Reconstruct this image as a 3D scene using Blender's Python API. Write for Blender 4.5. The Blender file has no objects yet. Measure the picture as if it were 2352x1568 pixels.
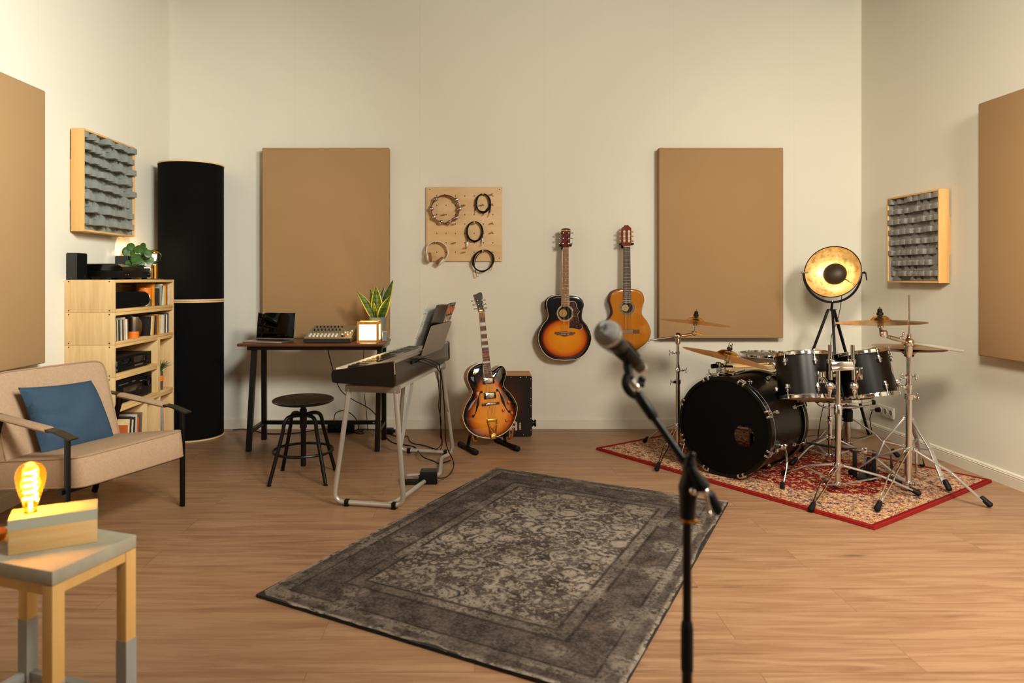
import bpy, bmesh, math, random
from mathutils import Vector as V, Matrix as MX
random.seed(7)
R = math.radians
PI = math.pi
SC = bpy.context.scene
COL = SC.collection
# ---------------------------------------------------------------- survey
# the camera stands at (0, 0, 1.2) and looks along +Y; F, PX, PY are its focal length and principal point
F, PX, PY, H = 1590.0, 1090.0, 640.0, 1.2
YB, XL, XR, YF, ZC = 5.547, -2.446, 3.10, -1.60, 3.45      # room planes


def P(x, y, d):
    return V(((x - PX) / F * d, d, H - (y - PY) / F * d))


def G(x, y, z=0.0):
    d = F * (H - z) / (y - PY)
    return V(((x - PX) / F * d, d, z))


def T_(x, y, z):
    return MX.Translation((x, y, z))


def RZ(a):
    return MX.Rotation(a, 4, 'Z')


def RX(a):
    return MX.Rotation(a, 4, 'X')


def RY(a):
    return MX.Rotation(a, 4, 'Y')


def frame(o, ex, ey, ez):
    m = MX.Identity(4)
    for i, e in enumerate((ex, ey, ez)):
        e = V(e)
        m[0][i], m[1][i], m[2][i] = e.x, e.y, e.z
    m[0][3], m[1][3], m[2][3] = o[0], o[1], o[2]
    return m


def zframe(o, z, xhint=(1, 0, 0)):
    z = V(z).normalized()
    x = V(xhint)
    x = (x - z * x.dot(z))
    if x.length < 1e-4:
        x = V((0, 1, 0)) - z * z.y
    x.normalize()
    return frame(o, x, z.cross(x), z)


def smooth_path(pts, n=8, closed=False):
    pts = [V(p) for p in pts]
    out = []
    m = len(pts)
    rng = m if closed else m - 1
    for i in range(rng):
        if closed:
            p0, p1, p2, p3 = pts[(i - 1) % m], pts[i], pts[(i + 1) % m], pts[(i + 2) % m]
        else:
            p0, p1, p2, p3 = pts[max(i - 1, 0)], pts[i], pts[i + 1], pts[min(i + 2, m - 1)]
        for k in range(n):
            t = k / n
            out.append(0.5 * ((2 * p1) + (p2 - p0) * t + (2 * p0 - 5 * p1 + 4 * p2 - p3) * t * t + (3 * p1 - p0 - 3 * p2 + p3) * t ** 3))
    if not closed:
        out.append(pts[-1])
    return out


def round_corners(pts, r, n=5):
    """polyline with its inner corners rounded at radius about r"""
    pts = [V(p) for p in pts]
    out = [pts[0]]
    for i in range(1, len(pts) - 1):
        a, b, c = pts[i - 1], pts[i], pts[i + 1]
        da, dc = (a - b), (c - b)
        rr = min(r, da.length * .48, dc.length * .48)
        s, e = b + da.normalized() * rr, b + dc.normalized() * rr
        for k in range(n + 1):
            t = k / n
            out.append(s * (1 - t) ** 2 + b * 2 * t * (1 - t) + e * t * t)
    out.append(pts[-1])
    return out


class MB:
    """collects geometry; local points go through the matrix m into the world"""

    def __init__(s, m=None):
        s.bm = bmesh.new()
        s.m = m.copy() if m else MX.Identity(4)

    def _v(s, p):
        return s.bm.verts.new(s.m @ V(p))

    def face(s, pts):
        try:
            return s.bm.faces.new([s._v(p) for p in pts])
        except ValueError:
            return None

    def box(s, c, size, rot=None, bev=0.0, seg=2):
        m = s.m @ T_(*c) @ (rot or MX.Identity(4)) @ MX.Diagonal((size[0], size[1], size[2], 1))
        r = bmesh.ops.create_cube(s.bm, size=1.0, matrix=m)
        if bev > 0:
            es = list({e for v in r['verts'] for e in v.link_edges})
            bmesh.ops.bevel(s.bm, geom=es, offset=bev, segments=seg, profile=.5, affect='EDGES')
        return s

    def bx(s, x0, x1, y0, y1, z0, z1, bev=0.0):
        return s.box(((x0 + x1) / 2, (y0 + y1) / 2, (z0 + z1) / 2), (abs(x1 - x0), abs(y1 - y0), abs(z1 - z0)), None, bev)

    def bar(s, a, b, w, h, side=(0, 0, 1), bev=0.0):
        a, b = V(a), V(b)
        d = b - a
        x = d.normalized()
        y = V(side).cross(x)
        if y.length < 1e-4:
            y = V((0, 1, 0)).cross(x)
        y.normalize()
        z = x.cross(y)
        m = frame((a + b) / 2, x, y, z)
        r = bmesh.ops.create_cube(s.bm, size=1.0, matrix=s.m @ m @ MX.Diagonal((d.length, w, h, 1)))
        if bev > 0:
            es = list({e for v in r['verts'] for e in v.link_edges})
            bmesh.ops.bevel(s.bm, geom=es, offset=bev, segments=2, profile=.5, affect='EDGES')
        return s

    def loft(s, rings, closed=True, cap0=True, cap1=True, loop=False):
        vs = [[s._v(p) for p in ring] for ring in rings]
        n = len(vs[0])
        m = len(vs)
        for i in range(m if loop else m - 1):
            a, b = vs[i], vs[(i + 1) % m]
            for j in range(n if closed else n - 1):
                k = (j + 1) % n
                try:
                    s.bm.faces.new((a[j], a[k], b[k], b[j]))
                except ValueError:
                    pass
        if not loop and closed:
            if cap0 and n > 2:
                s.bm.faces.new(vs[0][::-1])
            if cap1 and n > 2:
                s.bm.faces.new(vs[-1])
        return s

    def tube(s, pts, r, seg=8, closed=False, caps=True):
        pts = [V(p) for p in pts]
        n = len(pts)
        rs = r if isinstance(r, (list, tuple)) else [r] * n
        tang = []
        for i in range(n):
            if closed:
                t = pts[(i + 1) % n] - pts[(i - 1) % n]
            else:
                t = pts[min(i + 1, n - 1)] - pts[max(i - 1, 0)]
            tang.append(t.normalized() if t.length > 1e-9 else V((0, 0, 1)))
        ref = V((0, 0, 1)) if abs(tang[0].z) < .9 else V((1, 0, 0))
        u = tang[0].cross(ref).normalized()
        rings = []
        for i in range(n):
            if i:
                q = tang[i - 1].rotation_difference(tang[i])
                u = q @ u
                u = (u - tang[i] * u.dot(tang[i])).normalized()
            w = tang[i].cross(u)
            rings.append([pts[i] + (u * math.cos(2 * PI * k / seg) + w * math.sin(2 * PI * k / seg)) * rs[i] for k in range(seg)])
        return s.loft(rings, True, caps, caps, loop=closed)

    def rod(s, a, b, r, seg=12):
        return s.tube([a, b], r, seg)

    def lathe(s, prof, m=None, seg=32, cap0=True, cap1=True):
        m = m or MX.Identity(4)
        rings = []
        for r, z in prof:
            r = max(r, 1e-5)
            rings.append([m @ V((r * math.cos(2 * PI * k / seg), r * math.sin(2 * PI * k / seg), z)) for k in range(seg)])
        return s.loft(rings, True, cap0, cap1)

    def torus(s, m, R0, r, seg=40, sub=8):
        pts = [m @ V((R0 * math.cos(2 * PI * k / seg), R0 * math.sin(2 * PI * k / seg), 0)) for k in range(seg)]
        return s.tube(pts, r, sub, closed=True)

    def ball(s, c, r, sc=(1, 1, 1), seg=16, rot=None):
        m = s.m @ T_(*c) @ (rot or MX.Identity(4)) @ MX.Diagonal((r * sc[0], r * sc[1], r * sc[2], 1))
        bmesh.ops.create_uvsphere(s.bm, u_segments=seg, v_segments=max(6, seg // 2), radius=1.0, matrix=m)
        return s

    def prism(s, pts, z0, z1, m=None):
        m = m or MX.Identity(4)
        return s.loft([[m @ V((p[0], p[1], z0)) for p in pts], [m @ V((p[0], p[1], z1)) for p in pts]])

    def plate(s, pts, m=None):
        m = m or MX.Identity(4)
        s.face([m @ V((p[0], p[1], p[2] if len(p) > 2 else 0)) for p in pts])
        return s

    def mesh(s, name, inv, smooth=True, ang=38):
        bmesh.ops.recalc_face_normals(s.bm, faces=s.bm.faces[:])
        me = bpy.data.meshes.new(name)
        s.bm.to_mesh(me)
        s.bm.free()
        me.transform(inv)
        if smooth and len(me.polygons):
            me.shade_smooth()
            me.set_sharp_from_angle(angle=R(ang))
        return me


def _link(name, me, mt):
    o = bpy.data.objects.new(name, me)
    if mt is not None:
        me.materials.append(mt)
    COL.objects.link(o)
    return o


class T:
    """a thing: an Empty at its base that parents its parts"""

    def __init__(s, name, label, cat, loc=(0, 0, 0), rz=0.0, group=None, m=None):
        s.m = m if m is not None else T_(*loc) @ RZ(rz)
        s.inv = s.m.inverted()
        e = s.e = bpy.data.objects.new(name, None)
        e.empty_display_size = .05
        e.matrix_basis = s.m
        e['label'] = label
        e['category'] = cat
        if group:
            e['group'] = group
        COL.objects.link(e)

    def L(s):
        return MB(s.m)

    def part(s, name, mb, mt, parent=None, label=None, ang=38):
        o = _link(name, mb.mesh(name, s.inv, ang=ang), mt)
        o.parent = parent or s.e
        if label:
            o['label'] = label
        return o


def single(name, mb, mt, label, cat, group=None, kind=None, base=None, m=None):
    """a thing that is one mesh; its origin sits at its base"""
    bb = [v.co for v in mb.bm.verts]
    if m is None:
        if base is None:
            base = ((min(v.x for v in bb) + max(v.x for v in bb)) / 2, (min(v.y for v in bb) + max(v.y for v in bb)) / 2, min(v.z for v in bb))
        m = T_(*base)
    o = _link(name, mb.mesh(name, m.inverted()), mt)
    o.matrix_basis = m
    if label:
        o['label'] = label
        o['category'] = cat
    if group:
        o['group'] = group
    if kind:
        o['kind'] = kind
    return o


def struct(name, mb, mt, parent=None):
    o = _link(name, mb.mesh(name, MX.Identity(4)), mt)
    if parent:
        o.parent = parent
    else:
        o['kind'] = 'structure'
    return o


def dup(root, m, label, group=None):
    """a copy of a thing with copies of its parts and sub-parts"""
    r = root.copy()
    COL.objects.link(r)
    r.matrix_basis = m
    r['label'] = label
    if group:
        r['group'] = group
    for ch in list(root.children):
        c = ch.copy()
        COL.objects.link(c)
        c.parent = r
        for g in list(ch.children):
            d = g.copy()
            COL.objects.link(d)
            d.parent = c
    return r


def text_mb(body, size, m, depth=.0006, align='CENTER', bold=0.0):
    cu = bpy.data.curves.new('lettering', 'FONT')
    cu.body = body
    cu.size = size
    cu.extrude = depth
    cu.offset = bold
    cu.align_x = align
    cu.align_y = 'CENTER'
    cu.resolution_u = 3
    o = bpy.data.objects.new('lettering', cu)
    COL.objects.link(o)
    dg = bpy.context.evaluated_depsgraph_get()
    ev = o.evaluated_get(dg)
    me = ev.to_mesh()
    mb = MB()
    mb.bm.from_mesh(me)
    ev.to_mesh_clear()
    bmesh.ops.transform(mb.bm, matrix=m, verts=mb.bm.verts[:])
    bpy.data.objects.remove(o)
    bpy.data.curves.remove(cu)
    return mb


# ---------------------------------------------------------------- materials
def lin(c):
    if isinstance(c, str):
        c = c.lstrip('#')
        c = [int(c[i:i + 2], 16) for i in (0, 2, 4)]
    out = []
    for v in c[:3]:
        v = v / 255.0
        out.append(v / 12.92 if v <= .04045 else ((v + .055) / 1.055) ** 2.4)
    return (out[0], out[1], out[2], 1.0)


class NT:
    def __init__(s, name):
        s.mat = bpy.data.materials.new(name)
        s.mat.use_nodes = True
        s.t = s.mat.node_tree
        s.b = s.t.nodes['Principled BSDF']
        s.out = s.t.nodes['Material Output']

    def n(s, ty, **kw):
        nd = s.t.nodes.new(ty)
        for k, v in kw.items():
            setattr(nd, k, v)
        return nd

    def set(s, sock, v):
        if hasattr(v, 'is_output') or isinstance(v, bpy.types.NodeSocket):
            s.t.links.new(v, sock)
        else:
            sock.default_value = v

    def m(s, op, a, b=0.0, c=0.0, clamp=False):
        nd = s.n('ShaderNodeMath', operation=op, use_clamp=clamp)
        s.set(nd.inputs[0], a)
        s.set(nd.inputs[1], b)
        if len(nd.inputs) > 2:
            s.set(nd.inputs[2], c)
        return nd.outputs[0]

    def obj(s, scale=(1, 1, 1), loc=(0, 0, 0), rot=(0, 0, 0), src='Object'):
        tc = s.n('ShaderNodeTexCoord')
        mp = s.n('ShaderNodeMapping')
        s.t.links.new(tc.outputs[src], mp.inputs[0])
        mp.inputs['Scale'].default_value = scale
        mp.inputs['Location'].default_value = loc
        mp.inputs['Rotation'].default_value = rot
        return mp.outputs[0]

    def xyz(s, v):
        nd = s.n('ShaderNodeSeparateXYZ')
        s.t.links.new(v, nd.inputs[0])
        return nd.outputs

    def noise(s, v, scale, detail=3, rough=.55, dist=0.0):
        nd = s.n('ShaderNodeTexNoise')
        s.set(nd.inputs['Vector'], v)
        nd.inputs['Scale'].default_value = scale
        nd.inputs['Detail'].default_value = detail
        nd.inputs['Roughness'].default_value = rough
        nd.inputs['Distortion'].default_value = dist
        return nd.outputs['Fac']

    def vor(s, v, scale, feature='F1', out='Distance', rnd=1.0):
        nd = s.n('ShaderNodeTexVoronoi', feature=feature)
        s.set(nd.inputs['Vector'], v)
        nd.inputs['Scale'].default_value = scale
        nd.inputs['Randomness'].default_value = rnd
        return nd.outputs[out]

    def wave(s, v, scale, dist=4, detail=2, dscale=1.0, direction='X'):
        nd = s.n('ShaderNodeTexWave', wave_type='BANDS', bands_direction=direction)
        s.set(nd.inputs['Vector'], v)
        nd.inputs['Scale'].default_value = scale
        nd.inputs['Distortion'].default_value = dist
        nd.inputs['Detail'].default_value = detail
        nd.inputs['Detail Scale'].default_value = dscale
        return nd.outputs['Fac']

    def ramp(s, fac, stops, interp='LINEAR'):
        nd = s.n('ShaderNodeValToRGB')
        cr = nd.color_ramp
        cr.interpolation = interp
        while len(cr.elements) < len(stops):
            cr.elements.new(.5)
        for e, (p, c) in zip(cr.elements, stops):
            e.position = p
            e.color = c if len(c) == 4 and not isinstance(c, str) else lin(c)
        s.set(nd.inputs[0], fac)
        return nd.outputs[0]

    def mix(s, fac, a, b, mode='MIX'):
        nd = s.n('ShaderNodeMix', data_type='RGBA', blend_type=mode)
        s.set(nd.inputs[0], fac)
        s.set(nd.inputs[6], lin(a) if isinstance(a, str) else a)
        s.set(nd.inputs[7], lin(b) if isinstance(b, str) else b)
        return nd.outputs[2]

    def step(s, v, edge, w=.02):
        nd = s.n('ShaderNodeMapRange', interpolation_type='SMOOTHSTEP')
        s.set(nd.inputs[0], v)
        nd.inputs[1].default_value = edge - w
        nd.inputs[2].default_value = edge + w
        return nd.outputs[0]

    def bump(s, h, strength=.3, dist=.002):
        nd = s.n('ShaderNodeBump')
        s.set(nd.inputs['Height'], h)
        nd.inputs['Strength'].default_value = strength
        nd.inputs['Distance'].default_value = dist
        s.t.links.new(nd.outputs[0], s.b.inputs['Normal'])

    def fin(s, col=None, rough=None, metal=None, **kw):
        if col is not None:
            s.set(s.b.inputs['Base Color'], lin(col) if isinstance(col, str) else col)
        if rough is not None:
            s.set(s.b.inputs['Roughness'], rough)
        if metal is not None:
            s.set(s.b.inputs['Metallic'], metal)
        for k, v in kw.items():
            s.set(s.b.inputs[k.replace('_', ' ')], v)
        return s.mat


def plain(name, col, rough=.5, metal=0.0, var=.06, nscale=6, bump=0.0, **kw):
    """a colour with a slight procedural unevenness"""
    t = NT(name)
    f = t.noise(t.obj(), nscale, 3)
    c = lin(col)
    lo = tuple(max(0, x * (1 - var)) for x in c[:3]) + (1,)
    hi = tuple(min(1, x * (1 + var)) for x in c[:3]) + (1,)
    if bump:
        t.bump(t.noise(t.obj(), nscale * 30, 2), bump, .001)
    return t.fin(t.ramp(f, [(.3, lo), (.7, hi)]), rough, metal, **kw)


def fabric(name, col, dark, scale=900, rough=.95, bump=.25, var_scale=4):
    t = NT(name)
    a = t.noise(t.obj(), scale * .5, 2)
    b = t.noise(t.obj(), var_scale, 3)
    c = t.mix(t.m('MULTIPLY', t.m('ADD', t.m('MULTIPLY', a, .65), t.m('MULTIPLY', b, .35)), 1.0), dark, col)
    t.bump(a, bump, .0015)
    return t.fin(c, rough, Specular_IOR_Level=.15)


def wood(name, light, dark, axis='Z', scale=1.0, rough=.55, knots=True, contrast=.5, spec=.4):
    t = NT(name)
    st = {'X': (.6, 9, 9), 'Y': (9, .6, 9), 'Z': (9, 9, .6)}[axis]
    oi = t.n('ShaderNodeObjectInfo')

    def shifted(sc_):
        ad = t.n('ShaderNodeVectorMath', operation='ADD')
        t.set(ad.inputs[0], t.obj(tuple(a * scale for a in sc_)))
        t.set(ad.inputs[1], t.m('MULTIPLY', oi.outputs['Random'], 23.0))
        return ad.outputs[0]
    v = shifted(st)
    g = t.noise(v, 3.2, 4, .6, .6)
    fine = t.noise(v, 22, 2)
    f = t.m('ADD', t.m('MULTIPLY', g, .75), t.m('MULTIPLY', fine, .25))
    c = t.ramp(f, [(.5 - contrast * .5, dark), (.5 + contrast * .25, light)])
    if knots:
        kd = t.vor(shifted({'X': (4, 9, 9), 'Y': (9, 4, 9), 'Z': (9, 9, 4)}[axis]), 1.0)
        k = t.step(kd, .075, .03)
        c = t.mix(k, '#8a5a2c', c)
    t.bump(fine, .08, .0006)
    return t.fin(c, rough, Specular_IOR_Level=spec)
# ================================================================ materials
def wall_mat(name, axis, c='#dfd9c7'):
    t = NT(name)
    s = t.xyz(t.obj())
    k = t.m('FRACT', t.m('ADD', s[axis], 10.44 if axis == 0 else 10.12))
    d = t.m('ABSOLUTE', t.m('SUBTRACT', k, .5))
    seam = t.m('SUBTRACT', 1.0, t.step(d, .4975, .002))
    col = t.mix(t.noise(t.obj(), 1.3, 3), c, '#dad3c3')
    col = t.mix(t.m('MULTIPLY', t.m('SUBTRACT', 1.0, seam), .10), col, '#a79f90')
    t.bump(t.noise(t.obj(), 260, 2), .05, .0005)
    return t.fin(col, .82)


M_wall_back = wall_mat('painted_board_wall', 0)
M_wall_side = wall_mat('painted_board_side_wall', 1)
M_ceiling = plain('dark_ceiling', '#2a2723', .9)
M_trim = plain('cream_baseboard_paint', '#d9d0bd', .45, var=.03)


def floor_mat():
    t = NT('oak_laminate')
    v = t.obj()
    br = t.n('ShaderNodeTexBrick', offset=.37, offset_frequency=2, squash=1.0)
    t.set(br.inputs['Vector'], v)
    br.inputs['Color1'].default_value = (0, 0, 0, 1)
    br.inputs['Color2'].default_value = (1, 1, 1, 1)
    br.inputs['Mortar'].default_value = (.5, .5, .5, 1)
    br.inputs['Scale'].default_value = 1.0
    br.inputs['Mortar Size'].default_value = .0011
    br.inputs['Mortar Smooth'].default_value = .2
    br.inputs['Brick Width'].default_value = 1.38
    br.inputs['Row Height'].default_value = .192
    sep = t.n('ShaderNodeSeparateColor')
    t.set(sep.inputs[0], br.outputs[0])
    tone = sep.outputs[0]
    # every plank carries its own stretch of grain
    cx = t.n('ShaderNodeCombineXYZ')
    t.set(cx.inputs[2], t.m('MULTIPLY', tone, 9.0))
    va = t.n('ShaderNodeVectorMath', operation='ADD')
    t.set(va.inputs[0], v)
    t.set(va.inputs[1], cx.outputs[0])
    mp = t.n('ShaderNodeMapping')
    t.set(mp.inputs[0], va.outputs[0])
    mp.inputs['Scale'].default_value = (.9, 11, 1)
    g = t.noise(mp.outputs[0], 2.4, 5, .6, .9)
    mp2 = t.n('ShaderNodeMapping')
    t.set(mp2.inputs[0], va.outputs[0])
    mp2.inputs['Scale'].default_value = (3, 60, 1)
    fine = t.noise(mp2.outputs[0], 3, 3)
    big = t.noise(v, .9, 2)
    f = t.m('ADD', t.m('MULTIPLY', g, .8), t.m('MULTIPLY', fine, .2))
    c = t.ramp(f, [(.25, '#694931'), (.45, '#8d674a'), (.6, '#a17e5e'), (.8, '#876245')])
    c = t.mix(t.m('MULTIPLY', tone, .28), c, '#9a7652')
    c = t.mix(t.m('MULTIPLY', big, .25), c, '#84593a')
    mp3 = t.n('ShaderNodeMapping')
    t.set(mp3.inputs[0], va.outputs[0])
    mp3.inputs['Scale'].default_value = (1.6, 6.5, 1)
    kn = t.step(t.vor(mp3.outputs[0], 1.0), .075, .06)
    c = t.mix(t.m('MULTIPLY', t.m('SUBTRACT', 1.0, kn), .7), c, '#4f3220')
    c = t.mix(t.m('MULTIPLY', br.outputs['Fac'], .55), c, '#412817')
    t.bump(t.m('ADD', t.m('MULTIPLY', fine, .25), t.m('MULTIPLY', br.outputs['Fac'], -1.0)), .10, .0008)
    return t.fin(c, t.m('ADD', .36, t.m('MULTIPLY', g, .16)), Specular_IOR_Level=.42)


M_floor = floor_mat()


def rug_dims(t, hw, hl):
    s = t.xyz(t.obj())
    dx = t.m('SUBTRACT', hw, t.m('ABSOLUTE', s[0]))
    dy = t.m('SUBTRACT', hl, t.m('ABSOLUTE', s[1]))
    return t.m('MINIMUM', dx, dy)


def band(t, d, a, b, w=.006):
    return t.m('MULTIPLY', t.step(d, a, w), t.m('SUBTRACT', 1.0, t.step(d, b, w)))


def warped(t, v, nscale, amt):
    warp = t.n('ShaderNodeVectorMath', operation='ADD')
    nz = t.n('ShaderNodeTexNoise')
    t.set(nz.inputs['Vector'], v)
    nz.inputs['Scale'].default_value = nscale
    sc = t.n('ShaderNodeVectorMath', operation='SCALE')
    t.set(sc.inputs[0], nz.outputs['Color'])
    sc.inputs['Scale'].default_value = amt
    t.set(warp.inputs[0], v)
    t.set(warp.inputs[1], sc.outputs[0])
    return warp.outputs[0]


def grey_rug_mat(hw, hl):
    t = NT('faded_grey_pile')
    d = rug_dims(t, hw, hl)
    v = t.obj()
    wv = warped(t, v, 16, .045)
    # blossoms of several sizes, scroll outlines and small leaves
    c1 = t.vor(wv, 8.2, rnd=.85)
    petals = t.vor(wv, 58)
    scroll = band(t, c1, .44, .56, .04)
    flower = t.m('MULTIPLY', t.m('SUBTRACT', 1.0, t.step(c1, .33, .06)), t.step(petals, .30, .10))
    c2 = t.vor(warped(t, v, 38, .024), 25, rnd=.95)
    small = t.m('MULTIPLY', t.m('SUBTRACT', 1.0, t.step(c2, .36, .08)), t.step(t.noise(wv, 70, 2), .46, .08))
    leaf = t.step(t.noise(wv, 52, 3, .6), .575, .03)
    motif = t.m('MAXIMUM', t.m('MAXIMUM', flower, t.m('MULTIPLY', scroll, t.step(t.noise(v, 22, 2), .5, .08))), t.m('MAXIMUM', t.m('MULTIPLY', small, .85), t.m('MULTIPLY', leaf, .8)))
    worn = t.step(t.noise(v, 2.6, 4, .65), .47, .20)
    # the middle of the field kept more of its light pile than the ends
    s = t.xyz(v)
    mid = t.m('SUBTRACT', 1.0, t.step(t.m('ABSOLUTE', s[1]), hl * .68, hl * .3))
    m1 = t.m('MULTIPLY', motif, t.m('ADD', .20, t.m('MULTIPLY', t.m('MULTIPLY', t.m('ADD', .45, t.m('MULTIPLY', worn, .55)), t.m('ADD', .35, t.m('MULTIPLY', mid, .65))), .62)))
    field = t.step(d, .30, .01)
    b1 = t.vor(wv, 5.4, rnd=.75)
    bm_ = t.m('MULTIPLY', t.m('SUBTRACT', 1.0, t.step(b1, .36, .10)), t.step(t.noise(wv, 44, 3), .48, .08))
    guard = t.m('MAXIMUM', band(t, d, .245, .285, .005), band(t, d, .050, .080, .005))
    gtex = t.m('MULTIPLY', t.step(t.noise(v, 58, 3, .7), .48, .10), t.m('ADD', .15, t.m('MULTIPLY', t.step(t.noise(v, 2.1, 3), .5, .16), .85)))
    rim = t.m('MULTIPLY', t.m('SUBTRACT', 1.0, t.step(d, .014, .008)), t.step(t.noise(v, 35, 3, .7), .46, .1))
    bord = t.m('MAXIMUM', t.m('MULTIPLY', bm_, .42), t.m('MAXIMUM', t.m('MULTIPLY', guard, t.m('MULTIPLY', gtex, .62)), t.m('MULTIPLY', rim, .8)))
    bord = t.m('MULTIPLY', bord, t.m('ADD', .45, t.m('MULTIPLY', worn, .55)))
    f = t.m('ADD', t.m('MULTIPLY', field, m1), t.m('MULTIPLY', t.m('SUBTRACT', 1.0, field), bord), clamp=True)
    dark = t.mix(t.step(t.m('ADD', t.m('MULTIPLY', t.noise(v, 9, 5, .7), .6), t.m('MULTIPLY', t.noise(v, 90, 2), .4)), .5, .16), '#2c2420', '#63564e')
    lines = t.m('MAXIMUM', t.m('MAXIMUM', band(t, d, .287, .298, .003), band(t, d, .228, .240, .003)), band(t, d, .084, .092, .002))
    dark = t.mix(t.m('MULTIPLY', lines, .55), dark, '#14100d')
    streak = t.noise(t.obj((70, 6, 1)), 6, 2)
    f = t.m('MULTIPLY', f, t.m('ADD', .55, t.m('MULTIPLY', t.noise(v, 130, 2), .9)), clamp=True)
    c = t.mix(f, dark, '#ac9d8c')
    c = t.mix(t.m('MULTIPLY', streak, .35), c, '#2f2925')
    t.bump(t.noise(v, 420, 2), .5, .003)
    return t.fin(c, .97, Specular_IOR_Level=.1)


def red_rug_mat(hw, hl):
    t = NT('persian_pattern_pile')
    d = rug_dims(t, hw, hl)
    v = t.obj()
    wv = warped(t, v, 50, .024)
    c1 = t.vor(wv, 22, rnd=.9)
    fl = t.m('SUBTRACT', 1.0, t.step(c1, .34, .04))
    pet = t.step(t.noise(wv, 130, 2, .6), .46, .04)
    cream = t.m('MAXIMUM', t.m('MULTIPLY', fl, pet), t.step(t.noise(wv, 75, 3, .6), .60, .025))
    red = t.mix(cream, t.mix(t.noise(v, 60, 2), '#5c0a0d', '#821517'), '#d0ab78')
    centre = t.m('SUBTRACT', 1.0, t.step(c1, .12, .03))
    red = t.mix(t.m('MULTIPLY', centre, .85), red, '#6b5f52')
    c2 = t.vor(wv, 29, rnd=.95)
    navy = t.m('MULTIPLY', t.m('SUBTRACT', 1.0, t.step(c2, .40, .05)), t.step(t.noise(wv, 90, 3, .65), .47, .04))
    rust = t.step(t.noise(wv, 88, 3, .65), .525, .03)
    gold = t.step(t.noise(wv, 30, 2), .56, .03)
    outl = t.step(t.noise(v, 160, 2, .7), .55, .03)
    ground_ = t.mix(gold, '#c9ac84', '#b58a50')
    ground_ = t.mix(t.m('MULTIPLY', rust, .9), ground_, '#8c2019')
    ground_ = t.mix(t.m('MULTIPLY', outl, .55), ground_, '#5f4636')
    ground_ = t.mix(t.m('MULTIPLY', navy, .95), ground_, '#191c46')
    s = t.xyz(v)
    ax = t.m('ABSOLUTE', s[0])
    ay = t.m('ABSOLUTE', s[1])
    wob = t.m('MULTIPLY', t.m('SUBTRACT', t.noise(v, 9, 2), .5), .16)
    dia = t.m('ADD', t.m('ADD', t.m('DIVIDE', ax, hw * .95), t.m('DIVIDE', ay, hl * 1.05)), wob)
    inner = t.m('MULTIPLY', t.m('SUBTRACT', 1.0, t.step(dia, 1.05, .012)), t.step(d, .25, .006))
    c = t.mix(inner, ground_, red)
    guard = t.m('MAXIMUM', band(t, d, .035, .052, .002), band(t, d, .212, .226, .002))
    c = t.mix(t.m('MULTIPLY', guard, .8), c, t.mix(t.step(t.noise(v, 120, 1), .5, .06), '#c9a672', '#7a241f'))
    c = t.mix(t.m('SUBTRACT', 1.0, t.step(d, .022, .003)), c, '#6e120d')
    t.bump(t.noise(v, 420, 2), .5, .003)
    return t.fin(c, .97, Specular_IOR_Level=.1)


M_red_bind = fabric('red_binding', '#96201a', '#6e100d', 300)
M_leg_steel = plain('satin_steel', '#c9c6c0', .32, .85, var=.03)
M_rug_back = plain('dark_rug_backing', '#1a1512', .95)
M_panel = fabric('beige_panel_cloth', '#ac8a63', '#997750', 1400, var_scale=2.2, bump=.1)
M_pine_z = wood('pine_upright', '#dcbc88', '#c79a60', 'Z')
M_pine_y = wood('pine_along', '#dfbb80', '#c48f4e', 'Y')
M_pine_x = wood('pine_across', '#dcbc88', '#c79a60', 'X')
M_birch = wood('birch_ply', '#dcb98a', '#cfa673', 'X', .8, knots=False, contrast=.7)
M_frame_wood = wood('maple_frame', '#dcb070', '#c98f45', 'Z', .7, knots=False, contrast=.8)
M_oak = wood('oiled_oak_lamp', '#c08a45', '#9a6428', 'Z', 1.2, knots=False)
M_dark_wood = wood('dark_stained_wood', '#6b3d20', '#3a1d0e', 'X', .8, knots=False, rough=.35)
M_stool_seat = plain('black_stained_wood', '#130d07', .34, var=.2, Specular_IOR_Level=.35)
M_foam = plain('grey_foam', '#83867f', .9, var=.10, nscale=18, bump=.2)
M_foam_r = plain('dark_grey_foam', '#85817a', .85, var=.10, nscale=18, bump=.2)
M_black_cloth = fabric('black_speaker_cloth', '#050505', '#020202', 1200, bump=.1)
M_black = plain('black_plastic', '#040404', .42, var=.2, Specular_IOR_Level=.25)
M_black_gloss = plain('black_gloss', '#060606', .12, var=.2)
M_black_metal = plain('black_powder_coat', '#050404', .38, var=.2, Specular_IOR_Level=.3)
M_rubber = plain('black_rubber', '#040404', .6, var=.2, Specular_IOR_Level=.25)
M_chrome = plain('chrome', '#d8d6d2', .10, 1.0, var=.03)
M_brushed = plain('brushed_steel', '#b9b6ae', .28, 1.0, var=.05)
M_silver_paint = plain('silver_paint', '#c2bdb2', .33, .6, var=.04)
M_grey_plastic = plain('warm_grey_plastic', '#7b6f63', .38, .15, var=.04)
M_dark_grey_plastic = plain('charcoal_plastic', '#1a120c', .24, var=.06)
M_white_plastic = plain('white_plastic', '#d9d4c8', .35, var=.02)
M_ivory = plain('ivory_plastic', '#e4d9bf', .25, var=.03)
M_brass = plain('brass', '#b98a3c', .25, 1.0, var=.06)
M_gold = plain('gold_plate', '#c49a4d', .3, 1.0, var=.05)
M_amber_knob = plain('amber_knob', '#b25a12', .15, var=.1)
M_orange = plain('orange_sleeve', '#e0700f', .5, var=.04)
M_armchair = fabric('beige_wool_upholstery', '#bfa184', '#8f7357', 420, bump=.4, var_scale=60)
M_piping = fabric('beige_piping', '#a98b70', '#8f7357', 420)
M_cushion = fabric('blue_velvet', '#41566a', '#2a3b4c', 500, bump=.12, var_scale=5)
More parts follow.
